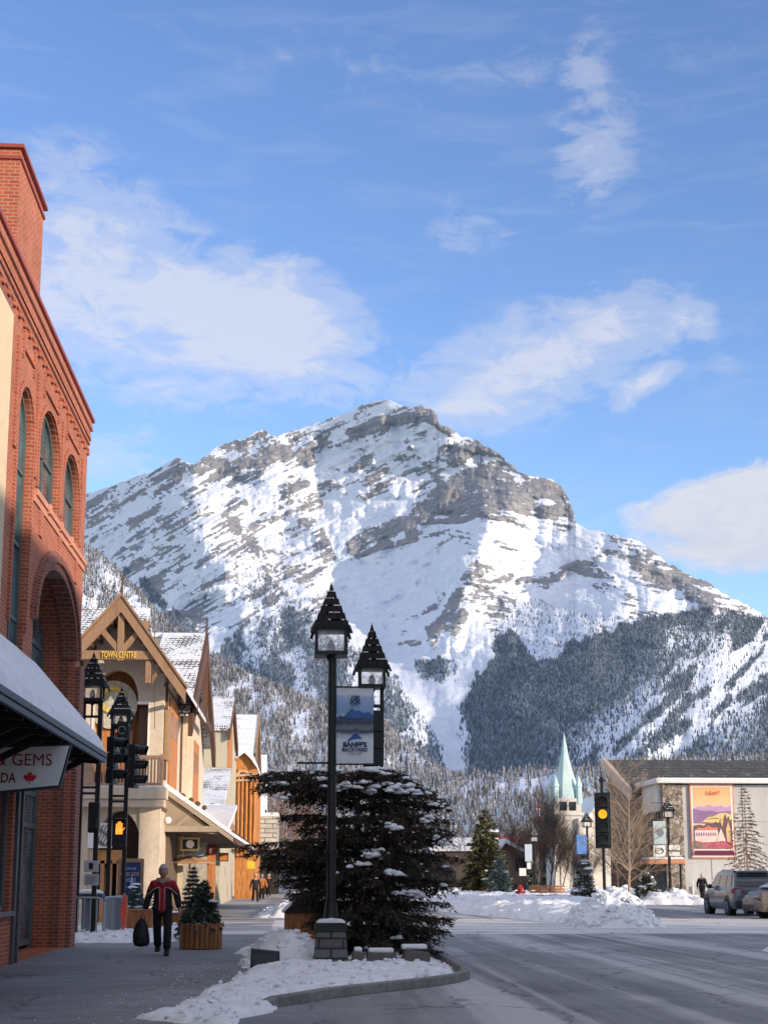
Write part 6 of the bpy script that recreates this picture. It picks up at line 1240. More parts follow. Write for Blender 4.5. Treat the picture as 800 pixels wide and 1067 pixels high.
# ---------------------------------------------------------------- cars
def car(label, x, y, rz, L, W, H, paint, tail, name='parked_car', grp='cars parked at the right'):
    t = thing(name, (x, y, 0), label, 'car', grp, rz)
    def bl(mb, nm, m, par, **k):
        me_ = mb.build(nm, m, par, world=False, **k); return me_
    w = W/2
    # lower body: stations from tail (y=0) to nose (y=L)
    st = [(0.0,.86,.42,1.02),(.05,.95,.30,1.08),(.35,1.0,.26,1.13),(1.2,1.0,.24,1.13),(2.4,1.0,.24,1.10),(3.5,1.0,.24,1.06),(4.2,.97,.26,1.00),(L-.25,.90,.30,.90),(L,.78,.42,.74)]
    mb = MB(); vs = []; ring = lambda wd, zb, zt: [(-.90*wd,zb),(-.99*wd,zb+.14),(-wd,zb+.36),(-.985*wd,zt-.18),(-.93*wd,zt-.02),(-.6*wd,zt+.02),(.6*wd,zt+.02),(.93*wd,zt-.02),(.985*wd,zt-.18),(wd,zb+.36),(.99*wd,zb+.14),(.90*wd,zb)]
    for (yy, wf, zb, zt) in st: vs += [(a, yy, b) for a, b in ring(w*wf, zb, zt)]
    n = 12; fs = [(k*n+i, k*n+(i+1) % n, (k+1)*n+(i+1) % n, (k+1)*n+i) for k in range(len(st)-1) for i in range(n)]+[tuple(range(n)), tuple(range((len(st)-1)*n, len(st)*n))]
    mb.add(vs, fs); body = bl(mb, 'body', paint, t, smooth=True, bevel=.02)
    # cabin: roof narrower than the belt
    prof = [(.12,1.10,.92),(.30,1.45,.84),(.52,H-.09,.78),(.9,H,.76),(2.6,H,.76),(2.95,H-.06,.77),(3.45,1.36,.86),(3.85,1.06,.92)]
    mb = MB(); vs = []
    for (yy, zz, wf) in prof: vs += [(-w*wf, yy, zz), (w*wf, yy, zz)]
    bs_ = []
    for (yy, zz, wf) in prof: bs_ += [(-w*.93, yy, 1.06), (w*.93, yy, 1.06)]
    k = len(prof); mb.add(vs+bs_, [(2*i, 2*i+1, 2*i+3, 2*i+2) for i in range(k-1)]+[(2*i, 2*i+2, 2*k+2*i+2, 2*k+2*i) for i in range(k-1)]+[(2*i+1, 2*k+2*i+1, 2*k+2*i+3, 2*i+3) for i in range(k-1)])
    bl(mb, 'cabin', paint, t, bevel=.03)
    e = .012
    mb = MB(); mb.add([(-w*.80,.15-e*2,1.17),(w*.80,.15-e*2,1.17),(w*.70,.42-e*2,H-.20),(-w*.70,.42-e*2,H-.20)], [(0,1,2,3)]); bl(mb, 'rear_window', GLD, t, fix=False)
    for s_ in (-1, 1):
        for (ya, yb2) in ((.55,1.25),(1.33,2.25),(2.33,3.25)):
            zt0 = H-.16; f = lambda y_, z_: s_*(w*(.93-(.93-.77)*(z_-1.06)/(H-1.06))+.015)
            ya2 = ya+.12 if ya < .6 else ya; yb3 = yb2-.38 if yb2 > 3 else yb2
            mb = MB(); mb.add([(f(0,1.14),ya,1.14),(f(0,1.14),yb2,1.14),(f(0,zt0),yb3,zt0),(f(0,zt0),ya2,zt0)], [(0,1,2,3)]); bl(mb, 'side_window', GLD, t, fix=False)
        mb = MB(); mb.prism([(.0,.90),(.30,.92),(.30,1.06),(.03,1.08)], lambda u, v: (s_*(w*.55), u-.03, v), lambda u, v: (s_*(w*.99+.01), u+.05, v)); bl(mb, 'tail_light', tail, t, bevel=.01)
        mb = MB(); mb.lathe([(.02,-.08),(.1,-.05),(.11,.05),(.03,.1)], (s_*(w+.1), 3.05, 1.15), 8); mb.bar((s_*w*.93,3.05,1.1),(s_*(w+.08),3.05,1.12),.04); bl(mb, 'mirror', BLACK, t)
        mb = MB(); mb.bar((s_*w*.66,.85,H+.05),(s_*w*.66,2.6,H+.05),.035); mb.bar((s_*w*.66,.9,H-.02),(s_*w*.66,.9,H+.05),.03); mb.bar((s_*w*.66,2.5,H-.02),(s_*w*.66,2.5,H+.05),.03); bl(mb, 'roof_rail', GREY, t)
        for yy in (.95, L-.95):
            mb = MB(); mb.tube((s_*(w-.28),yy,.38),(s_*(w+.008),yy,.38),.435,n=20); bl(mb, 'wheel_arch', BLACK, t)
            mb = MB(); mb.tube((s_*(w-.22),yy,.345),(s_*(w+.03),yy,.345),.345,.335,n=22); wh = bl(mb, 'wheel', M('tyre_rubber', (.015,.015,.016), .8) if 'tyre_rubber' not in bpy.data.materials else bpy.data.materials['tyre_rubber'], t, bevel=.02)
            mb = MB(); mb.tube((s_*(w+.028),yy,.345),(s_*(w+.045),yy,.345),.23,.20,n=16)
            for q_ in range(5): a = q_*2*PI/5; mb.bar((s_*(w+.05),yy,.345),(s_*(w+.05),yy+.21*math.cos(a),.345+.21*math.sin(a)),.03,.07,up=(1,0,0))
            bl(mb, 'rim', GREY, wh)
    mb = MB(); mb.add([(-w*.84,3.82+e*2,1.16),(w*.84,3.82+e*2,1.16),(w*.74,3.05+e*2,H-.10),(-w*.74,3.05+e*2,H-.10)], [(0,1,2,3)]); bl(mb, 'windscreen', GLD, t, fix=False)
    for s_ in (-1, 1): mb = MB(); mb.prism([(.48,.66),(.80,.70),(.80,.86),(.50,.80)], lambda u, v: (s_*w*u, L-.02-.30*u*u, v), lambda u, v: (s_*w*u, L+.03-.30*u*u, v)); bl(mb, 'headlight', FAS, t)
    mb = MB(); mb.box(-w*.8,w*.8,L-.15,L+.02,.34,.52); bl(mb, 'front_bumper', bpy.data.materials['bumper_plastic'] if 'bumper_plastic' in bpy.data.materials else BLACK, t, bevel=.03)
    mb = MB(); mb.box(-w*.93, w*.93, -.06, .10, .34, .60); bl(mb, 'bumper', M('bumper_plastic', (.03,.032,.035), .6) if 'bumper_plastic' not in bpy.data.materials else bpy.data.materials['bumper_plastic'], t, bevel=.03)
    mb = MB(); mb.box(-.26,.26,-.035,.0,.80,.93); bl(mb, 'plate', WHS, t); mb = MB(); mb.box(-w*.66,w*.66,.28,.62,H-.05,H+.0); bl(mb, 'spoiler', paint, t, bevel=.02)
    mb = MB(); mb.box(-w*.70, w*.70, .7, 2.7, H+.004, H+.03); bl(mb, 'snow', SNOW, t, bevel=.01)
    return t
CP = newmat('blue_grey_paint'); nt, b_ = CP[1], CP[2]; nt.links.new(ramp(nt, noise(nt, coords(nt), 2.5, 4), [(.3,(.08,.10,.12)),(.7,(.14,.165,.195))]), b_.inputs['Base Color']); b_.inputs['Metallic'].default_value = .35; b_.inputs['Roughness'].default_value = .35; b_.inputs['Coat Weight'].default_value = .5
CT = newmat('beige_grey_paint'); nt, b_ = CT[1], CT[2]; nt.links.new(ramp(nt, noise(nt, coords(nt), 2.5, 4), [(.3,(.13,.10,.085)),(.7,(.22,.18,.15))]), b_.inputs['Base Color']); b_.inputs['Metallic'].default_value = .3; b_.inputs['Roughness'].default_value = .4
TL = M('tail_lamp_red', (.22,.015,.02), .25, .2, 8, 0)
car('blue grey SUV parked by the snow bank, seen from behind', 18.45, 59.6, 0, 4.95, 1.96, 1.78, CP[0], TL)
car('beige grey car cut off by the right edge, standing behind the SUV', 21.55, 56.3, PI/2, 4.5, 1.84, 1.56, CT[0], TL)
# ---------------------------------------------------------------- people
def skin(name, pts, edges, rads, mat, parent, sub=2, root=0):
    me = bpy.data.meshes.new(name); me.from_pydata([tuple(p) for p in pts], edges, []); o = bpy.data.objects.new(name, me); C.objects.link(o)
    m = o.modifiers.new('skin', 'SKIN'); m.use_smooth_shade = True
    for i, r in enumerate(rads):
        sv = me.skin_vertices[0].data[i]; sv.radius = (r if hasattr(r, '__len__') else (r, r)); sv.use_root = (i == root)
    s = o.modifiers.new('sub', 'SUBSURF'); s.levels = sub; s.render_levels = sub
    dg = bpy.context.evaluated_depsgraph_get(); m2 = bpy.data.meshes.new_from_object(o.evaluated_get(dg)); bpy.data.objects.remove(o)
    m2.materials.clear(); m2.materials.append(mat); m2.polygons.foreach_set('use_smooth', [True]*len(m2.polygons))
    o = bpy.data.objects.new(name, m2); C.objects.link(o); o.parent = parent; return o
SKIN = M('skin', (.42,.20,.15), .6, .15, 9, .05); HAIR = M('grey_hair', (.42,.40,.39), .9, .3, 40, .3); JKB = M('jacket_black', (.014,.013,.016), .75, .35, 14, .3); JKR = M('jacket_red', (.27,.012,.022), .8, .35, 14, .25); JKW = M('jacket_piping', (.55,.5,.48), .7); TRO = M('trousers_black', (.012,.012,.015), .8, .3, 16, .3); SHO = M('shoes', (.02,.018,.018), .6)
def hand(par, wrist, d, side, mat, s=1):
    """small mitten-free hand: palm and five curled fingers, hanging along d"""
    w = Vector(wrist); d = Vector(d).normalized(); sx = Vector((side, 0, 0)); fw = Vector((0, -1, 0))
    pts = [w, w+d*.05*s, w+d*.09*s]; ed = [(0,1),(1,2)]; r = [(.027,.02),(.036,.016),(.034,.015)]; 
    for i, L in enumerate((.055,.068,.064,.05)):
        b = w+d*.085*s+fw*(.026-.017*i)*s; k = len(pts); pts += [b, b+d*L*.5*s-sx*.006, b+d*L*.85*s-sx*.028*s]; ed += [(2,k),(k,k+1),(k+1,k+2)]; r += [.0095,.009,.0075]
    k = len(pts); pts += [w+d*.03*s+fw*.03*s, w+d*.065*s+fw*.046*s-sx*.012, w+d*.09*s+fw*.042*s-sx*.03*s]; ed += [(1,k),(k,k+1),(k+1,k+2)]; r += [.012,.0105,.009]
    return skin('hand', pts, ed, [(x if hasattr(x,'__len__') else x) for x in r], mat, par, 1)
def head(t, c, mat, hairm, s=1.0, face=True):
    """an ellipsoid pulled into a skull with brow, nose, mouth, chin, ears; looks along -Y"""
    bm = bmesh.new(); bmesh.ops.create_uvsphere(bm, u_segments=32, v_segments=24, radius=1)
    for v in bm.verts:
        x, y, z = v.co; 
        w = .078*(1-.16*max(0, -z)-.22*max(0, -z-.4)); dpt = .098*(1-.12*max(0, -z)); hx = x*w; hy = y*dpt; hz = z*.122
        if y < 0:
            f = max(0, -y); hy -= .006*math.exp(-((z+.78)/.16)**2)*f          # chin
            hy -= .022*math.exp(-(x/.13)**2)*math.exp(-((z+.16)/.16)**2)*f     # nose
            hy += .010*f*(math.exp(-((abs(x)-.36)/.16)**2)*math.exp(-((z-.04)/.12)**2))  # eye sockets
            hy -= .005*f*math.exp(-((z-.2)/.09)**2)*math.exp(-(x/.6)**2)       # brow
            hy -= .004*f*math.exp(-(x/.3)**2)*math.exp(-((z+.48)/.07)**2)      # lips
        v.co = Vector((hx, hy, hz))*s
    me = bpy.data.meshes.new('head'); bm.to_mesh(me); bm.free(); me.materials.append(mat); me.polygons.foreach_set('use_smooth', [True]*len(me.polygons)); return me
def walker(label, x, y, rz, H, coat='man', facing=1):
    t = thing('person', (x, y, 0), label, 'person', None, rz); s = H/1.75
    V = lambda a, b, c: Vector((a*s, b*s, c*s))
    # body: pelvis root, spine, neck, arms, legs mid stride
    P_ = [V(0,0,.95), V(0,.01,1.12), V(0,.01,1.32), V(0,0,1.45), V(0,-.01,1.52), V(0,-.02,1.60), V(0,-.025,1.66),
          V(.10,0,.90), V(.125,-.16,.52), V(.12,-.16,.10), V(.125,-.28,.04),
          V(-.10,0,.90), V(-.10,.06,.50), V(-.095,.26,.15), V(-.10,.16,.06),
          V(.19,0,1.42), V(.29,.01,1.16), V(.34,-.07,.93), V(.355,-.09,.87), V(-.19,0,1.42), V(-.28,.02,1.16), V(-.345,-.02,.92), V(-.355,-.03,.86)]
    E_ = [(0,1),(1,2),(2,3),(3,4),(4,5),(5,6),(0,7),(7,8),(8,9),(9,10),(0,11),(11,12),(12,13),(13,14),(3,15),(15,16),(16,17),(17,18),(3,19),(19,20),(20,21),(21,22)]
    R_ = [.13,.125,.14,.10,.055,.055,.05,.085,.06,.04,.035,.085,.06,.04,.035,.06,.045,.032,.026,.06,.045,.032,.026]
    R_ = [r*s for r in R_]
    body = skin('body', P_, E_, R_, SKIN, t, 2)
    me = head(t, None, SKIN, HAIR, s*1.12); h = bpy.data.objects.new('head', me); C.objects.link(h); h.parent = t; h.location = V(0,-.03,1.645)
    me2 = head(t, None, HAIR, HAIR, s*1.22); bm = bmesh.new(); bm.from_mesh(me2)
    bmesh.ops.delete(bm, geom=[f for f in bm.faces if (f.calc_center_median().y < -.03*s and f.calc_center_median().z < .062*s) or (f.calc_center_median().z < -.06*s)], context='FACES')
    [setattr(v, 'co', v.co*(1+.06*math.sin(v.co.x*160)*math.sin(v.co.z*130+v.co.y*90))) for v in bm.verts]; bm.to_mesh(me2); bm.free()
    me2.materials.clear(); me2.materials.append(HAIR); hr = bpy.data.objects.new('hair', me2); C.objects.link(hr); hr.parent = h; hr.location = (0,.004,.004); so_ = hr.modifiers.new('s','SOLIDIFY'); so_.thickness = .006
    for sx_ in (-1, 1):
        mb = MB(); mb.lathe([(.002,-.008),(.010,-.004),(.011,.004),(.002,.008)], (0,0,0), 8); e = mb.build('eye', M('eye_dark', (.03,.025,.02), .3) if 'eye_dark' not in bpy.data.materials else bpy.data.materials['eye_dark'], h, world=False); e.location = (sx_*.029*s, -.085*s, .006*s)
        mb = MB(); mb.lathe([(.004,-.03),(.012,-.015),(.014,.01),(.006,.03)], (0,0,0), 8); e = mb.build('ear', SKIN, h, world=False, smooth=True); e.location = (sx_*.079*s, .005, -.005)
    mb = MB(); mb.box(-.022*s,.022*s,-.004,.004,-.004,.004); e = mb.build('mouth', M('lips', (.25,.08,.07), .6) if 'lips' not in bpy.data.materials else bpy.data.materials['lips'], h, world=False, bevel=.002); e.location = (0,-.094*s,-.060*s)
    # clothes
    jk = JKB
    skin('trousers', [P_[0]+Vector((0,0,.02)),P_[7],P_[8],P_[9]+Vector((0,0,.0)),P_[11],P_[12],P_[13]], [(0,1),(1,2),(2,3),(0,4),(4,5),(5,6)], [(.155*s,.135*s),.112*s,.088*s,.088*s,.112*s,.088*s,.088*s], TRO, t, 2)
    jo = skin('jacket', [V(0,0,.74),V(0,.005,1.02),V(0,.01,1.28),V(0,.005,1.42),V(0,0,1.49),P_[15]+V(.0,0,-.02),P_[16],P_[17]+V(0,0,-.03),P_[19]+V(.0,0,-.02),P_[20],P_[21]+V(0,0,-.03)], [(0,1),(1,2),(2,3),(3,4),(3,5),(5,6),(6,7),(3,8),(8,9),(9,10)],
         [(.225*s,.185*s),(.205*s,.165*s),(.185*s,.15*s),(.13*s,.12*s),.085*s,.082*s,.078*s,.062*s,.082*s,.078*s,.062*s], jk, t, 2)
    if coat == 'man':
        # red yoke and front stripe: shells following the jacket front
        me = jo.data; bm = bmesh.new(); bm.from_mesh(me); bm.normal_update()
        for f in list(bm.faces):
            c = f.calc_center_median(); yoke = c.z > (1.335+.10*max(0, .0)-.55*max(0, abs(c.x)/s-.15))*s and c.z > 1.16*s; stripe = abs(c.x) < .045*s and c.y < 0 and c.z > .86*s
            f.select = yoke or stripe
        bmesh.ops.delete(bm, geom=[f for f in bm.faces if not f.select], context='FACES')
        for v in bm.verts: v.co += v.normal*.008
        m3 = bpy.data.meshes.new('red_yoke'); bm.to_mesh(m3); bm.free(); m3.materials.clear(); m3.materials.append(JKR); o = bpy.data.objects.new('red_yoke', m3); C.objects.link(o); o.parent = jo
        mb = MB()
        for s2 in (-1, 1):
            mb.path([V(s2*.05,-.165,1.33), V(s2*.12,-.155,1.325), V(s2*.19,-.10,1.29), V(s2*.275,-.075,1.21), V(s2*.315,-.04,1.17)], .008*s, 6)
            mb.path([V(s2*.045,-.168,1.32), V(s2*.045,-.172,1.1), V(s2*.045,-.172,.88)], .005*s, 6)
        mb.build('piping', JKW, jo, world=False, smooth=True)
        mb = MB(); mb.path([V(-.10,.05,1.50),V(-.11,-.04,1.50),V(-.06,-.11,1.455),V(0,-.135,1.41),V(.06,-.11,1.455),V(.11,-.04,1.50),V(.10,.05,1.50),V(0,.10,1.51),V(-.10,.05,1.50)], .026*s, 8); mb.build('collar', M('grey_collar', (.22,.20,.20), .9, .3, 20), jo, world=False, smooth=True)
    for sx_, k in ((1, 18), (-1, 22)): hand(t, P_[k]+V(0,0,.03), (sx_*.05,-.15,-1), sx_, SKIN if coat == 'man' else JKB, s)
    for k, (a, b) in enumerate(((9,10),(13,14))):
        c = P_[a]; mb = MB(); z = c.z-.055*s if k else c.z-.06*s
        mb.prism([(.09,0),(-.19,0),(-.20,.03),(-.15,.07),(-.04,.11),(.08,.12)], lambda u, v: (c.x-.05*s, c.y+u*s, max(0, z-.03)+v*s), lambda u, v: (c.x+.05*s, c.y+u*s, max(0, z-.03)+v*s)); mb.build('shoe', SHO, t, world=False, bevel=.015)
    return t, P_, s
pm = G(168, 996)
t, P_, s = walker('grey haired man in a black and red jacket walking towards us with a black bag', pm.x, pm.y, 0, 1.76)
# the bag he carries in his right hand (on our left)
wr = P_[22]; bgx, bgy = pm.x+wr.x-.02, pm.y+wr.y; zt = wr.z-.04
bg = thing('carrier_bag', (bgx, bgy, .2), "bulging black bag hanging from the walking man's hand", 'bag')
mb = MB(); n = 16; prof = [(.02,.17),(.13,.19),(.17,.27),(.165,.42),(.13,.58),(.075,.68),(.03,.73)]
vs = []; 
for r_, z_ in prof:
    for i in range(n): a = 2*PI*i/n; vs.append((bgx-.03+r_*math.cos(a)*(1+.06*math.sin(3*a+z_*9)), bgy+.5*r_*math.sin(a)*(1+.1*math.sin(5*a+z_*13)), z_))
k = len(prof); mb.add(vs, [(j*n+i, j*n+(i+1) % n, (j+1)*n+(i+1) % n, (j+1)*n+i) for j in range(k-1) for i in range(n)]+[tuple(range(n)), tuple(range((k-1)*n, k*n))])
mb.build('sack', M('black_bag', (.012,.013,.018), .5, .3, 9, .5), bg, smooth=True)
mb = MB(); mb.path([(bgx-.06,bgy,.69),(bgx-.04,bgy-.0,.76),(bgx+.0,bgy-.01,zt+.0),(bgx+.04,bgy,.76),(bgx+.03,bgy,.69)], .010, 6); mb.build('handle', BLACK, bg)
p2 = G(732, 940.5); walker('distant pedestrian in a dark hooded coat walking away past the mural wall', p2.x, p2.y, PI*.8, 1.75, 'plain')
p3 = PX(266, 925, 95); walker('distant pedestrian in dark clothes on the shop sidewalk, left of the pair', p3.x, 95, .3, 1.7, 'plain'); p3 = PX(273, 925, 102)
t3, _, _ = walker('distant pedestrian in an orange coat farther along the shop sidewalk', p3.x, 102, PI, 1.7, 'plain')
for ch in t3.children:
    if ch.name.startswith('jacket'): ch.data.materials.clear(); ch.data.materials.append(M('orange_coat', (.6,.2,.05), .8))
p3 = PX(280, 925, 118); walker('smallest dark pedestrian, farthest along the shop sidewalk', p3.x, 118, PI, 1.75, 'plain')
# ---------------------------------------------------------------- trees
def fol_mat(name, a, b2, snow=0.0, sc=3.):
    m, nt, b = newmat(name); at = N(nt, 'ShaderNodeAttribute', attribute_name='tone').outputs['Fac']
    c = ramp(nt, at, [(0, a), (1, b2)])
    if snow: 
        f = ramp(nt, noise(nt, coords(nt), sc, 3), [(.62-snow*.3, 0), (.74-snow*.3, .85)]); c = mixc(nt, f, c, (.62,.65,.70))
    nt.links.new(c, b.inputs['Base Color']); b.inputs['Roughness'].default_value = .75; b.inputs['Specular IOR Level'].default_value = .2; return m
def raw(name, V_, F_, mat, parent, off, tone=None, smooth=False):
    V_ = np.asarray(V_, np.float32).reshape(-1, 3)-np.array(off, np.float32); F_ = np.asarray(F_, np.int32); k = F_.shape[1]; me = bpy.data.meshes.new(name)
    me.vertices.add(len(V_)); me.vertices.foreach_set('co', V_.ravel()); me.loops.add(F_.size); me.loops.foreach_set('vertex_index', F_.ravel()); me.polygons.add(len(F_))
    me.polygons.foreach_set('loop_start', np.arange(0, F_.size, k, dtype=np.int32)); me.polygons.foreach_set('loop_total', np.full(len(F_), k, np.int32)); me.update(calc_edges=True)
    if tone is not None: a = me.attributes.new('tone', 'FLOAT', 'POINT'); a.data.foreach_set('value', np.asarray(tone, np.float32))
    if smooth: me.polygons.foreach_set('use_smooth', np.ones(len(F_), bool))
    me.materials.append(mat); o = bpy.data.objects.new(name, me); C.objects.link(o); o.parent = parent; return o
def blades(P0, Dr, L, W_, rng):
    """thin pointed needles-tufts: triangle per blade"""
    n = len(P0); up = rng.normal(size=(n, 3)); sd_ = np.cross(Dr, up); sd_ /= np.linalg.norm(sd_, axis=1, keepdims=True)+1e-9
    V_ = np.stack([P0-sd_*W_[:, None], P0+sd_*W_[:, None], P0+Dr*L[:, None]], 1).reshape(-1, 3); return V_, np.arange(3*n).reshape(-1, 3)
def clump(rng, c, r, fl=.5, n=9):
    bm = bmesh.new(); bmesh.ops.create_icosphere(bm, subdivisions=2, radius=1); vs = []
    ph = rng.uniform(0, 6, 6); k = np.array([v.co[:] for v in bm.verts]); f = [[v.index for v in q.verts] for q in bm.faces]; bm.free()
    d = 1+.22*np.sin(k[:, 0]*3+ph[0])*np.sin(k[:, 1]*3+ph[1])+.13*np.sin(k[:, 0]*7+ph[2])*np.sin(k[:, 1]*6+ph[3]); k = k*d[:, None]; k[:, 2] = np.where(k[:, 2] < 0, k[:, 2]*.35, k[:, 2])
    return k*np.array([r, r*rng.uniform(.6, 1.0), r*fl])+np.array(c), np.array(f)
NEED = fol_mat('dark_needles', (.014,.013,.010), (.085,.068,.048)); BARK = M('bark', (.07,.05,.04), .9, .4, 9, .6)
# the broad spruce at the corner
SX, SY = PX(372, 915, 28.6).x, 28.6
sp_ = thing('spruce_tree', (SX, SY, 0), 'broad dark flat topped spruce with clumps of snow behind the stone lamp base', 'tree', None)
rng = np.random.default_rng(11)
zz = lambda py: (914-py)/54.9+1.55
LT = [(zz(992),.35),(zz(975),.65),(zz(950),.8),(zz(930),1.25),(zz(908),1.75),(zz(890),2.3),(zz(878),2.0),(zz(868),.8),(zz(852),1.7),(zz(842),.6),(zz(826),1.95),(zz(808),2.0),(zz(796),.8)]
RT = [(zz(992),1.65),(zz(975),1.6),(zz(950),1.7),(zz(930),1.75),(zz(908),1.9),(zz(890),1.8),(zz(866),1.85),(zz(845),1.95),(zz(832),1.7),(zz(818),1.1),(zz(805),.7)]
def reach(z, az):
    l = np.interp(z, *np.array(LT).T); r_ = np.interp(z, *np.array(RT).T); c = math.cos(az); f = 1.35*np.interp(z, [0,1,2.6,3.6], [1,1.15,1,.55])
    return math.sqrt(((r_ if c > 0 else l)*c)**2+(f*math.sin(az))**2)
P0 = []; Dr = []; Ls = []; Ws = []; T = []; bmv = MB(); snV = []; snF = []; so_n = 0; bc = 0
tiers = [.14,.36,.58,.80,1.02,1.26,1.50,1.74,1.96,2.08,2.32,2.58,2.82,3.02,3.16,3.30,3.38]
for ti, z0 in enumerate(tiers):
    nb_ = 11 if z0 < 3 else 8
    for k in range(nb_):
        az = 2*PI*(k+rng.uniform(-.35,.35))/nb_+ti*.9
        if k in (0, 1): az = (0 if k == 0 else PI)+rng.uniform(-.22, .22)
        if math.cos(az) < -.3 and reach(z0, PI) < 1.0 and z0 > 1.2: continue     # keep side tiers defined
        R0 = reach(z0, az)*(rng.uniform(.62, 1.05) if k > 1 else rng.uniform(.85, 1.04)); zb = z0+rng.uniform(-.05,.05); dx, dy = math.cos(az), math.sin(az); N_ = max(6, int(R0/.10)); droop = rng.uniform(.05,.22)
        pts = []
        for i in range(N_+1):
            u = i/N_; pts.append(np.array([SX+dx*R0*u, SY+dy*R0*u, zb+.18*math.sin(u*2.2)*(1 if z0 > 2 else .5)-droop*u*u+(.06*u**4)]))
        bmv.path([Vector(p) for p in pts], [max(.004, .028*(1-.9*i/N_)) for i in range(N_+1)], 4)
        for i in range(1, N_+1):
            u = i/N_; p = pts[i]; tg = pts[i]-pts[i-1]; tg /= np.linalg.norm(tg)
            if u < .15: continue
            bl_ = (.12+.36*math.sin(PI*min(1, u*1.02)**.8)*.9)*(1 if z0 > .3 else .7)*min(1, R0/1.1)
            for sd2 in (-1, 1, 0):
                a = az+sd2*rng.uniform(.6,1.1); ln = bl_*rng.uniform(.6,1.15) if sd2 else .12
                d = np.array([math.cos(a), math.sin(a), rng.uniform(-.8,.1)]); m_ = int(ln/.0145)+4
                u2 = rng.uniform(0, 1, m_); q_ = p+d*(u2*ln)[:, None]; q_[:, 2] -= (.15+.5*rng.uniform())*u2*u2*ln; q_ = q_+rng.normal(size=q_.shape)*.022
                dd = d*rng.uniform(.6,1.5,m_)[:, None]+rng.normal(size=(m_,3))*.42; dd[:, 2] -= .16; dd /= np.linalg.norm(dd, axis=1, keepdims=True)
                P0.append(q_); Dr.append(dd); Ls.append(rng.uniform(.05,.11,m_)); Ws.append(rng.uniform(.008,.018,m_)); T.append(np.full(m_, rng.uniform(0,1))*.5+rng.uniform(0,.5,m_))
            up = reach(z0+.35, az)
            pr_ = .20 if z0 > 2.95 else (.02 if R0*u < up-.05 else .06)
            if rng.uniform() < pr_*(1.6 if dx > .1 else .8):
                r9 = rng.uniform(.04,.12)
                for q9 in range(rng.integers(1, 5)): v_, f_ = clump(rng, (p[0]+rng.normal()*.09, p[1]+rng.normal()*.07, p[2]+.03+rng.normal()*.012), r9*rng.uniform(.5,1.1), .6); snV.append(v_); snF.append(f_+so_n); so_n += len(v_)
AP = np.concatenate(P0); relp = AP-np.array([0,0,EYE]); dp_ = relp@np.array(DV); apx = 400+F*(relp@np.array(RV))/dp_; apy = PPY-F*(relp@np.array(UV))/dp_
for (cx, cy, r_) in ((405,866,.15),(412,912,.17),(430,932,.2),(427,930,.13),(380,900,.14),(386,893,.16),(440,855,.13),(350,820,.16),(390,822,.17),(415,824,.14),(450,838,.12),(360,825,.14),(455,875,.12),(300,835,.13),(275,850,.1),(448,818,.13),(430,826,.13),(335,812,.15),(372,818,.15)):
    c9 = np.where((np.abs(apx-cx) < 5) & (np.abs(apy-cy) < 4))[0]        # the snow lies on a real bough near the front of the tree
    if not len(c9): continue
    p = AP[c9[np.argmin(AP[c9, 1])]]
    for q9 in range(9): v_, f_ = clump(rng, (p[0]+rng.normal()*r_*.7, p[1]+rng.normal()*r_*.4, p[2]+.03+rng.normal()*.03), r_*rng.uniform(.2,.7), .6); snV.append(v_); snF.append(f_+so_n); so_n += len(v_)
for i9 in rng.integers(0, len(AP), 900):
    p = AP[i9]
    if p[2] < .9+.9*rng.uniform()**2: continue
    v_, f_ = clump(rng, (p[0], p[1], p[2]+.015), rng.uniform(.012,.034), .6); snV.append(v_); snF.append(f_+so_n); so_n += len(v_)
P0 = np.concatenate(P0); Dr = np.concatenate(Dr); Ls = np.concatenate(Ls); Ws = np.concatenate(Ws); T = np.concatenate(T)
V_, F_ = blades(P0, Dr, Ls, Ws, rng); raw('crown', V_, F_, NEED, sp_, (SX,SY,0), np.repeat(T, 3)); print('spruce blades', len(P0))
bmv.path([(SX,SY,0),(SX+.03,SY,1.6),(SX-.02,SY,3.45)], [.13,.09,.03], 10); bmv.build('trunk', BARK, sp_, smooth=True)
raw('snow', np.concatenate(snV), np.concatenate(snF), SNOW, sp_, (SX,SY,0), smooth=True)['kind'] = 'stuff'
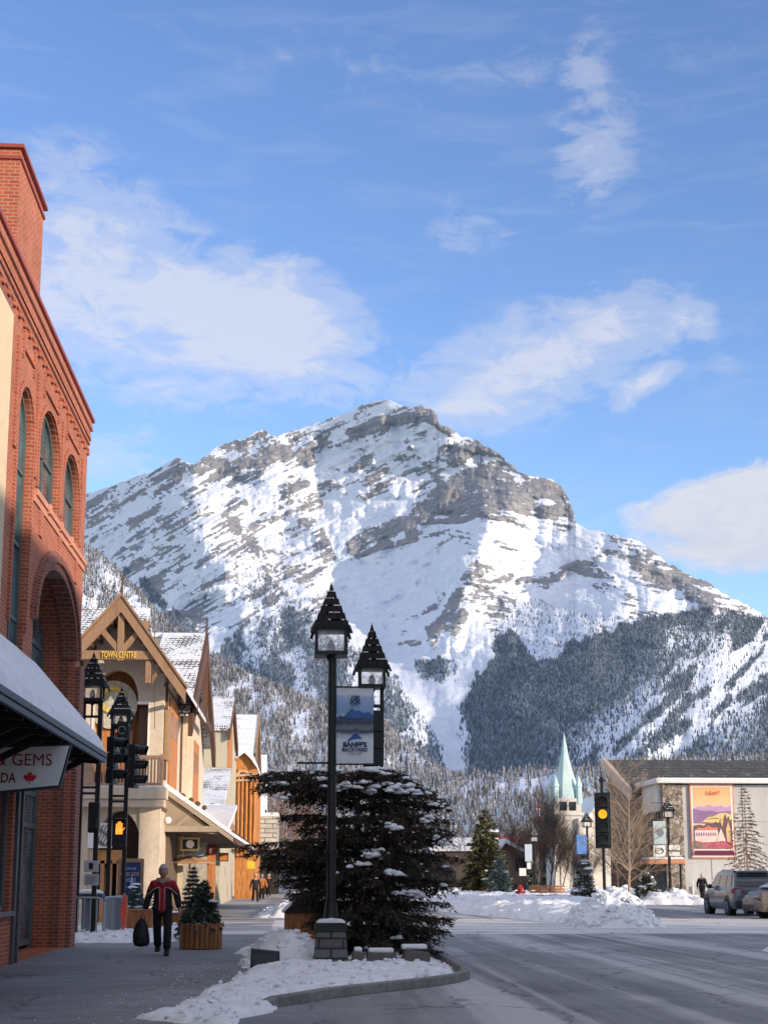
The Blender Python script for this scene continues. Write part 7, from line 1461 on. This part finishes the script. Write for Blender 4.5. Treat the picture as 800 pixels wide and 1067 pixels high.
def conifer(name, label, x, y, H, R, mat, dens=1., cat='tree', grp=None, base=.1, snow=0, bare=0, trunkc=BARK, seed=1, sz=.1, z0=0, tilt=0):
    rng = np.random.default_rng(seed); t = thing(name, (x, y, z0), label, cat, grp); P0 = []; Dr = []; L_ = []; W_ = []; T = []; mb = MB(); nt_ = int(14+H*1.6); sv = []; sf = []; sn_ = 0
    for k in range(nt_):
        u = k/(nt_-1); z = z0+H*(base+(1-base)*u**.9); Rr = R*(1-u)**.85*(1-.25*(u < .06))+.03
        nb_ = max(4, int((9 if not bare else 7)*(1-u*.5)))
        for b in range(nb_):
            az = 2*PI*(b+rng.uniform(-.4,.4))/nb_+k*1.3; r0 = Rr*rng.uniform(.7,1.1); d = np.array([math.cos(az), math.sin(az), -.30+.5*u]); n_ = max(5, int(r0/sz*2.2*dens*(6 if not bare else 2.2)))
            uu = rng.uniform(.1,1,n_)**.8; q_ = np.array([x,y,z])+d*(uu*r0)[:, None]; q_[:, 2] += rng.normal(size=n_)*.02*R-(uu**2)*r0*.1; q_[:, :2] += rng.normal(size=(n_,2))*sz*(.55*(1-uu*.6))[:, None]*(1 if not bare else .5)
            dd = d+rng.normal(size=(n_,3))*(.5 if not bare else .35); dd[:, 2] -= .1; dd /= np.linalg.norm(dd, axis=1, keepdims=True)
            P0.append(q_); Dr.append(dd); L_.append(rng.uniform(.6,1.3,n_)*sz); W_.append(rng.uniform(.12,.28,n_)*sz*(1 if not bare else .6)); T.append(rng.uniform(0,.5)+rng.uniform(0,.5,n_))
            if bare or b % 3 == 0: mb.tube((x,y,z), tuple(np.array([x,y,z])+d*r0*.9), max(.012,.02*R), .004, 3, False)
            if snow and rng.uniform() < snow:
                c_ = np.array([x,y,z])+d*r0*rng.uniform(.4,.9); v_, f_ = clump(rng, c_+np.array([0,0,.03]), rng.uniform(.6,1.6)*sz*1.1, .4); sv.append(v_); sf.append(f_+sn_); sn_ += len(v_)
    mb.path([(x,y,z0),(x+tilt*.5,y,z0+H*.5),(x,y,z0+H)], [max(.03,H*.013),max(.02,H*.008),.008], 7)
    V_, F_ = blades(np.concatenate(P0), np.concatenate(Dr), np.concatenate(L_), np.concatenate(W_), rng); raw('crown', V_, F_, mat, t, (x,y,z0), np.repeat(np.concatenate(T), 3)); mb.build('trunk', trunkc, t)
    if sv: raw('snow', np.concatenate(sv), np.concatenate(sf), SNOW, t, (x,y,z0), smooth=True)['kind'] = 'stuff'
    return t
GRM = fol_mat('green_needles', (.018,.026,.012), (.13,.12,.05), .0); GRS = fol_mat('snowy_needles', (.02,.026,.022), (.09,.10,.07), .35, 2.); BLS = fol_mat('blue_needles', (.05,.08,.08), (.16,.21,.2), .2, 3.); BRN = fol_mat('sparse_needles', (.05,.035,.022), (.17,.115,.07)); PLN = fol_mat('planter_needles', (.018,.024,.02), (.09,.11,.09), .15, 8)
def at_px(px, pyt, Y): p = PX(px, pyt, Y); return p.x, p.z
x, h = at_px(505, 846, 100); conifer('spruce_tree', 'green spruce with warm lit edges beyond the snow bank, right of the big spruce', x, 100, h, 2.1, GRM, 1.1, base=.05, snow=.06, seed=3, sz=.32)
x, h = at_px(775, 823, 108); conifer('larch_tree', 'thin brown half bare conifer standing in front of the stucco wall by the mural', x, 108, h, 1.95, BRN, .8, base=.22, bare=1, trunkc=M('pale_bark', (.30,.22,.17), .9), seed=5, sz=.26)
x, h = at_px(545, 868, 165); conifer('spruce_tree', 'small dark spruce rising behind the brown gabled house', x, 165, h, 1.8, GRS, 1, seed=8, sz=.4)
x, h = at_px(608, 893, 76); conifer('spruce_tree', 'young snow dusted spruce to the left of the amber signal pole', x, 76, h, .9, GRS, 1, base=.03, snow=.1, seed=9, sz=.18)
x, h = at_px(520, 893, 96); conifer('spruce_tree', 'small blue green spruce just right of the warm lit spruce', x, 96, h, 1.1, BLS, 1, base=.03, seed=12, sz=.24)
x, h = at_px(673, 905, 86); conifer('spruce_tree', 'low snow flecked spruce beside the bus shelter', x, 86, h, .9, GRS, 1, base=.02, snow=.1, seed=13, sz=.2)
x = pA.x; conifer('potted_spruce', 'bushy little spruce growing in the round wooden planter', x+.03, pA.y+.35, 0.95, .50, PLN, 2.6, cat='plant', base=.02, seed=14, sz=.075, z0=.48, snow=.05)
p = PX(199, 960, 37); conifer('potted_spruce', 'taller dark shrub standing behind the planter spruce near the shopfronts', p.x, 37.5, 1.75, .40, PLN, 2.0, cat='plant', base=.08, seed=15, sz=.09)
p = PX(140, 940, 42.8); conifer('potted_spruce', 'little frosted shrub in the planter below the blue poster', p.x, 43, .7, .35, BLS, 2, cat='plant', base=.02, seed=16, sz=.08, z0=.6, snow=.15)
p = PX(118, 940, 46); conifer('potted_spruce', 'snow topped shrub beside the cream pillar', p.x+1.4, 46, 1.2, .4, BLS, 2, cat='plant', base=.02, seed=17, sz=.09, z0=.1, snow=.15)
TW = M('grey_brown_twigs', (.17,.12,.085), .9, .3, 3, 0); TW2 = M('pale_twigs', (.34,.26,.19), .9, .25, 3, 0); TWD = M('dark_twigs', (.09,.07,.06), .9, .3, 3, 0)
def bare(name, label, x, y, H, spread, mat, seed, depth=5, n0=7, cat='tree', upright=.5, grp=None, stems=1, thick=.012):
    rng = random.Random(seed); t = thing(name, (x, y, 0), label, cat, grp); tr = MB(); tw = MB()
    def grow(p, d, L, r, k):
        q_ = p; m_ = 3
        for i in range(m_):
            d = (d+Vector((rng.gauss(0,.10), rng.gauss(0,.10), rng.gauss(0,.06)))).normalized(); q2 = q_+d*L/m_; (tr if k > depth-2 else tw).tube(q_, q2, r*(1-.2*i/m_), r*(1-.2*(i+1)/m_), 4 if k > depth-2 else 3, False); q_ = q2
            if k > 0 and i >= 0:
                for j in range(2):
                    a = rng.uniform(0, 2*PI); sd2 = Vector((math.cos(a), math.sin(a), 0)); nd = (d*(.55+upright*.5)+sd2*spread*rng.uniform(.6,1.1)).normalized()
                    if rng.random() < .82: grow(q_, nd, L*rng.uniform(.42,.66), r*.5, k-1)
        if k > 0: grow(q_, d, L*.55, r*.6, k-1)
    for s_ in range(stems):
        a = rng.uniform(0, 6.28); o_ = Vector((math.cos(a), math.sin(a), 0))*(0 if stems == 1 else rng.uniform(0, spread*H*.22)); d0 = Vector((rng.gauss(0,.06+(.12 if stems > 1 else 0)), rng.gauss(0,.06), 1)).normalized()
        hh = H*rng.uniform(.75,1) if stems > 1 else H
        m_ = n0; p = Vector((x,y,0))+o_; r = H*thick
        for i in range(m_):
            p2 = p+d0*hh/m_+Vector((rng.gauss(0,.02*H/m_), rng.gauss(0,.02*H/m_), 0)); tr.tube(p, p2, r*(1-i/m_*.85), r*(1-(i+1)/m_*.85), 6, False); p = p2
            if i >= 1:
                for j in range(3 if i < m_-1 else 2):
                    a = rng.uniform(0, 2*PI); nd = Vector((math.cos(a)*spread, math.sin(a)*spread, upright+.25*rng.random())).normalized(); grow(p, nd, hh*(.34-.22*i/m_)*rng.uniform(.7,1.15), r*.38*(1-i/m_*.7), depth-3)
    tr.build('trunk', mat, t, fix=False); tw.build('crown', mat, t, fix=False); return t
x, h = at_px(651, 806, 84); bare('bare_tree', 'tall pale bare tree in front of the brown stone end of the hall', x, 84, h, .8, TW2, 2, 6, 12, upright=.5)
x, h = at_px(641, 850, 90); bare('bare_tree', 'shorter brown bare tree just left of the tall pale one', x, 90, h, .8, TW, 22, 6, 9, upright=.6)
x, h = at_px(668, 855, 92); bare('bare_tree', 'brown bare tree just right of the tall pale one', x, 92, h, .85, TW, 23, 6, 9, upright=.6)
for i, (px, py, Y, st) in enumerate(((562,835,140,3),(572,842,134,3),(583,850,128,2),(551,850,150,3),(596,868,124,2),(604,880,122,2),(614,870,130,2))):
    x, h = at_px(px, py, Y); bare('bare_tree', ['tallest grey brown bare tree of the thicket left of the church','bare tree close against the left of the church tower','slender bare tree directly below the church tower','leftmost grey bare tree of the thicket by the dark lamp','short bare tree below the church belfry','low twiggy tree right of the church foot','bare tree between the church and the amber signal'][i], x, Y, h, .55, TWD if i % 2 else TW, 40+i, 6, 8, upright=1.0, grp='bare trees of the thicket round the church', stems=st, thick=.008)
for i, (px, py, Y) in enumerate(((486,862,135),(470,872,140),(497,878,150))): x, h = at_px(px, py, Y); bare('bare_tree', ['round bare tree in front of the low dark house','smaller bare tree left of the round bare tree','bare tree half hidden behind the green spruce'][i], x, Y, h, .9, TW, 60+i, 6, 7, upright=.55)
for i, (px, py, Y) in enumerate(((283,842,190),(297,833,200),(312,828,195),(326,836,205),(340,850,210),(272,872,180),(440,850,200),(420,848,205))): x, h = at_px(px, py, Y); bare('bare_tree', ['rust brown bare tree just right of the white block building','bare tree second to the right of the white block building','tallest bare tree behind the left side of the spruce','bare tree glimpsed left of the lamp post behind the spruce','bare tree glimpsed right behind the lamp post','low bare tree at the end of the shop sidewalk','bare tree behind the right side of the big spruce','bare tree behind the middle of the big spruce'][i], x, Y, h, .75, M('rusty_twigs', (.22,.13,.09), .9, .3, 1, 0) if 'rusty_twigs' not in bpy.data.materials else bpy.data.materials['rusty_twigs'], 70+i, 6, 8, upright=.7, grp='bare trees at the end of the street')
# a belt of town trees in front of the hill, read as one mass
rng = np.random.default_rng(4); n = 900; Yb = rng.uniform(215, 440, n); pxb = rng.uniform(245, 880, n); X_b = (pxb-310)/1566*Yb
ok = ~((pxb > 570) & (Yb < 215)); P3 = np.stack([X_b, Yb, np.zeros(n)], -1)[ok]; hh = rng.uniform(5, 11, len(P3))
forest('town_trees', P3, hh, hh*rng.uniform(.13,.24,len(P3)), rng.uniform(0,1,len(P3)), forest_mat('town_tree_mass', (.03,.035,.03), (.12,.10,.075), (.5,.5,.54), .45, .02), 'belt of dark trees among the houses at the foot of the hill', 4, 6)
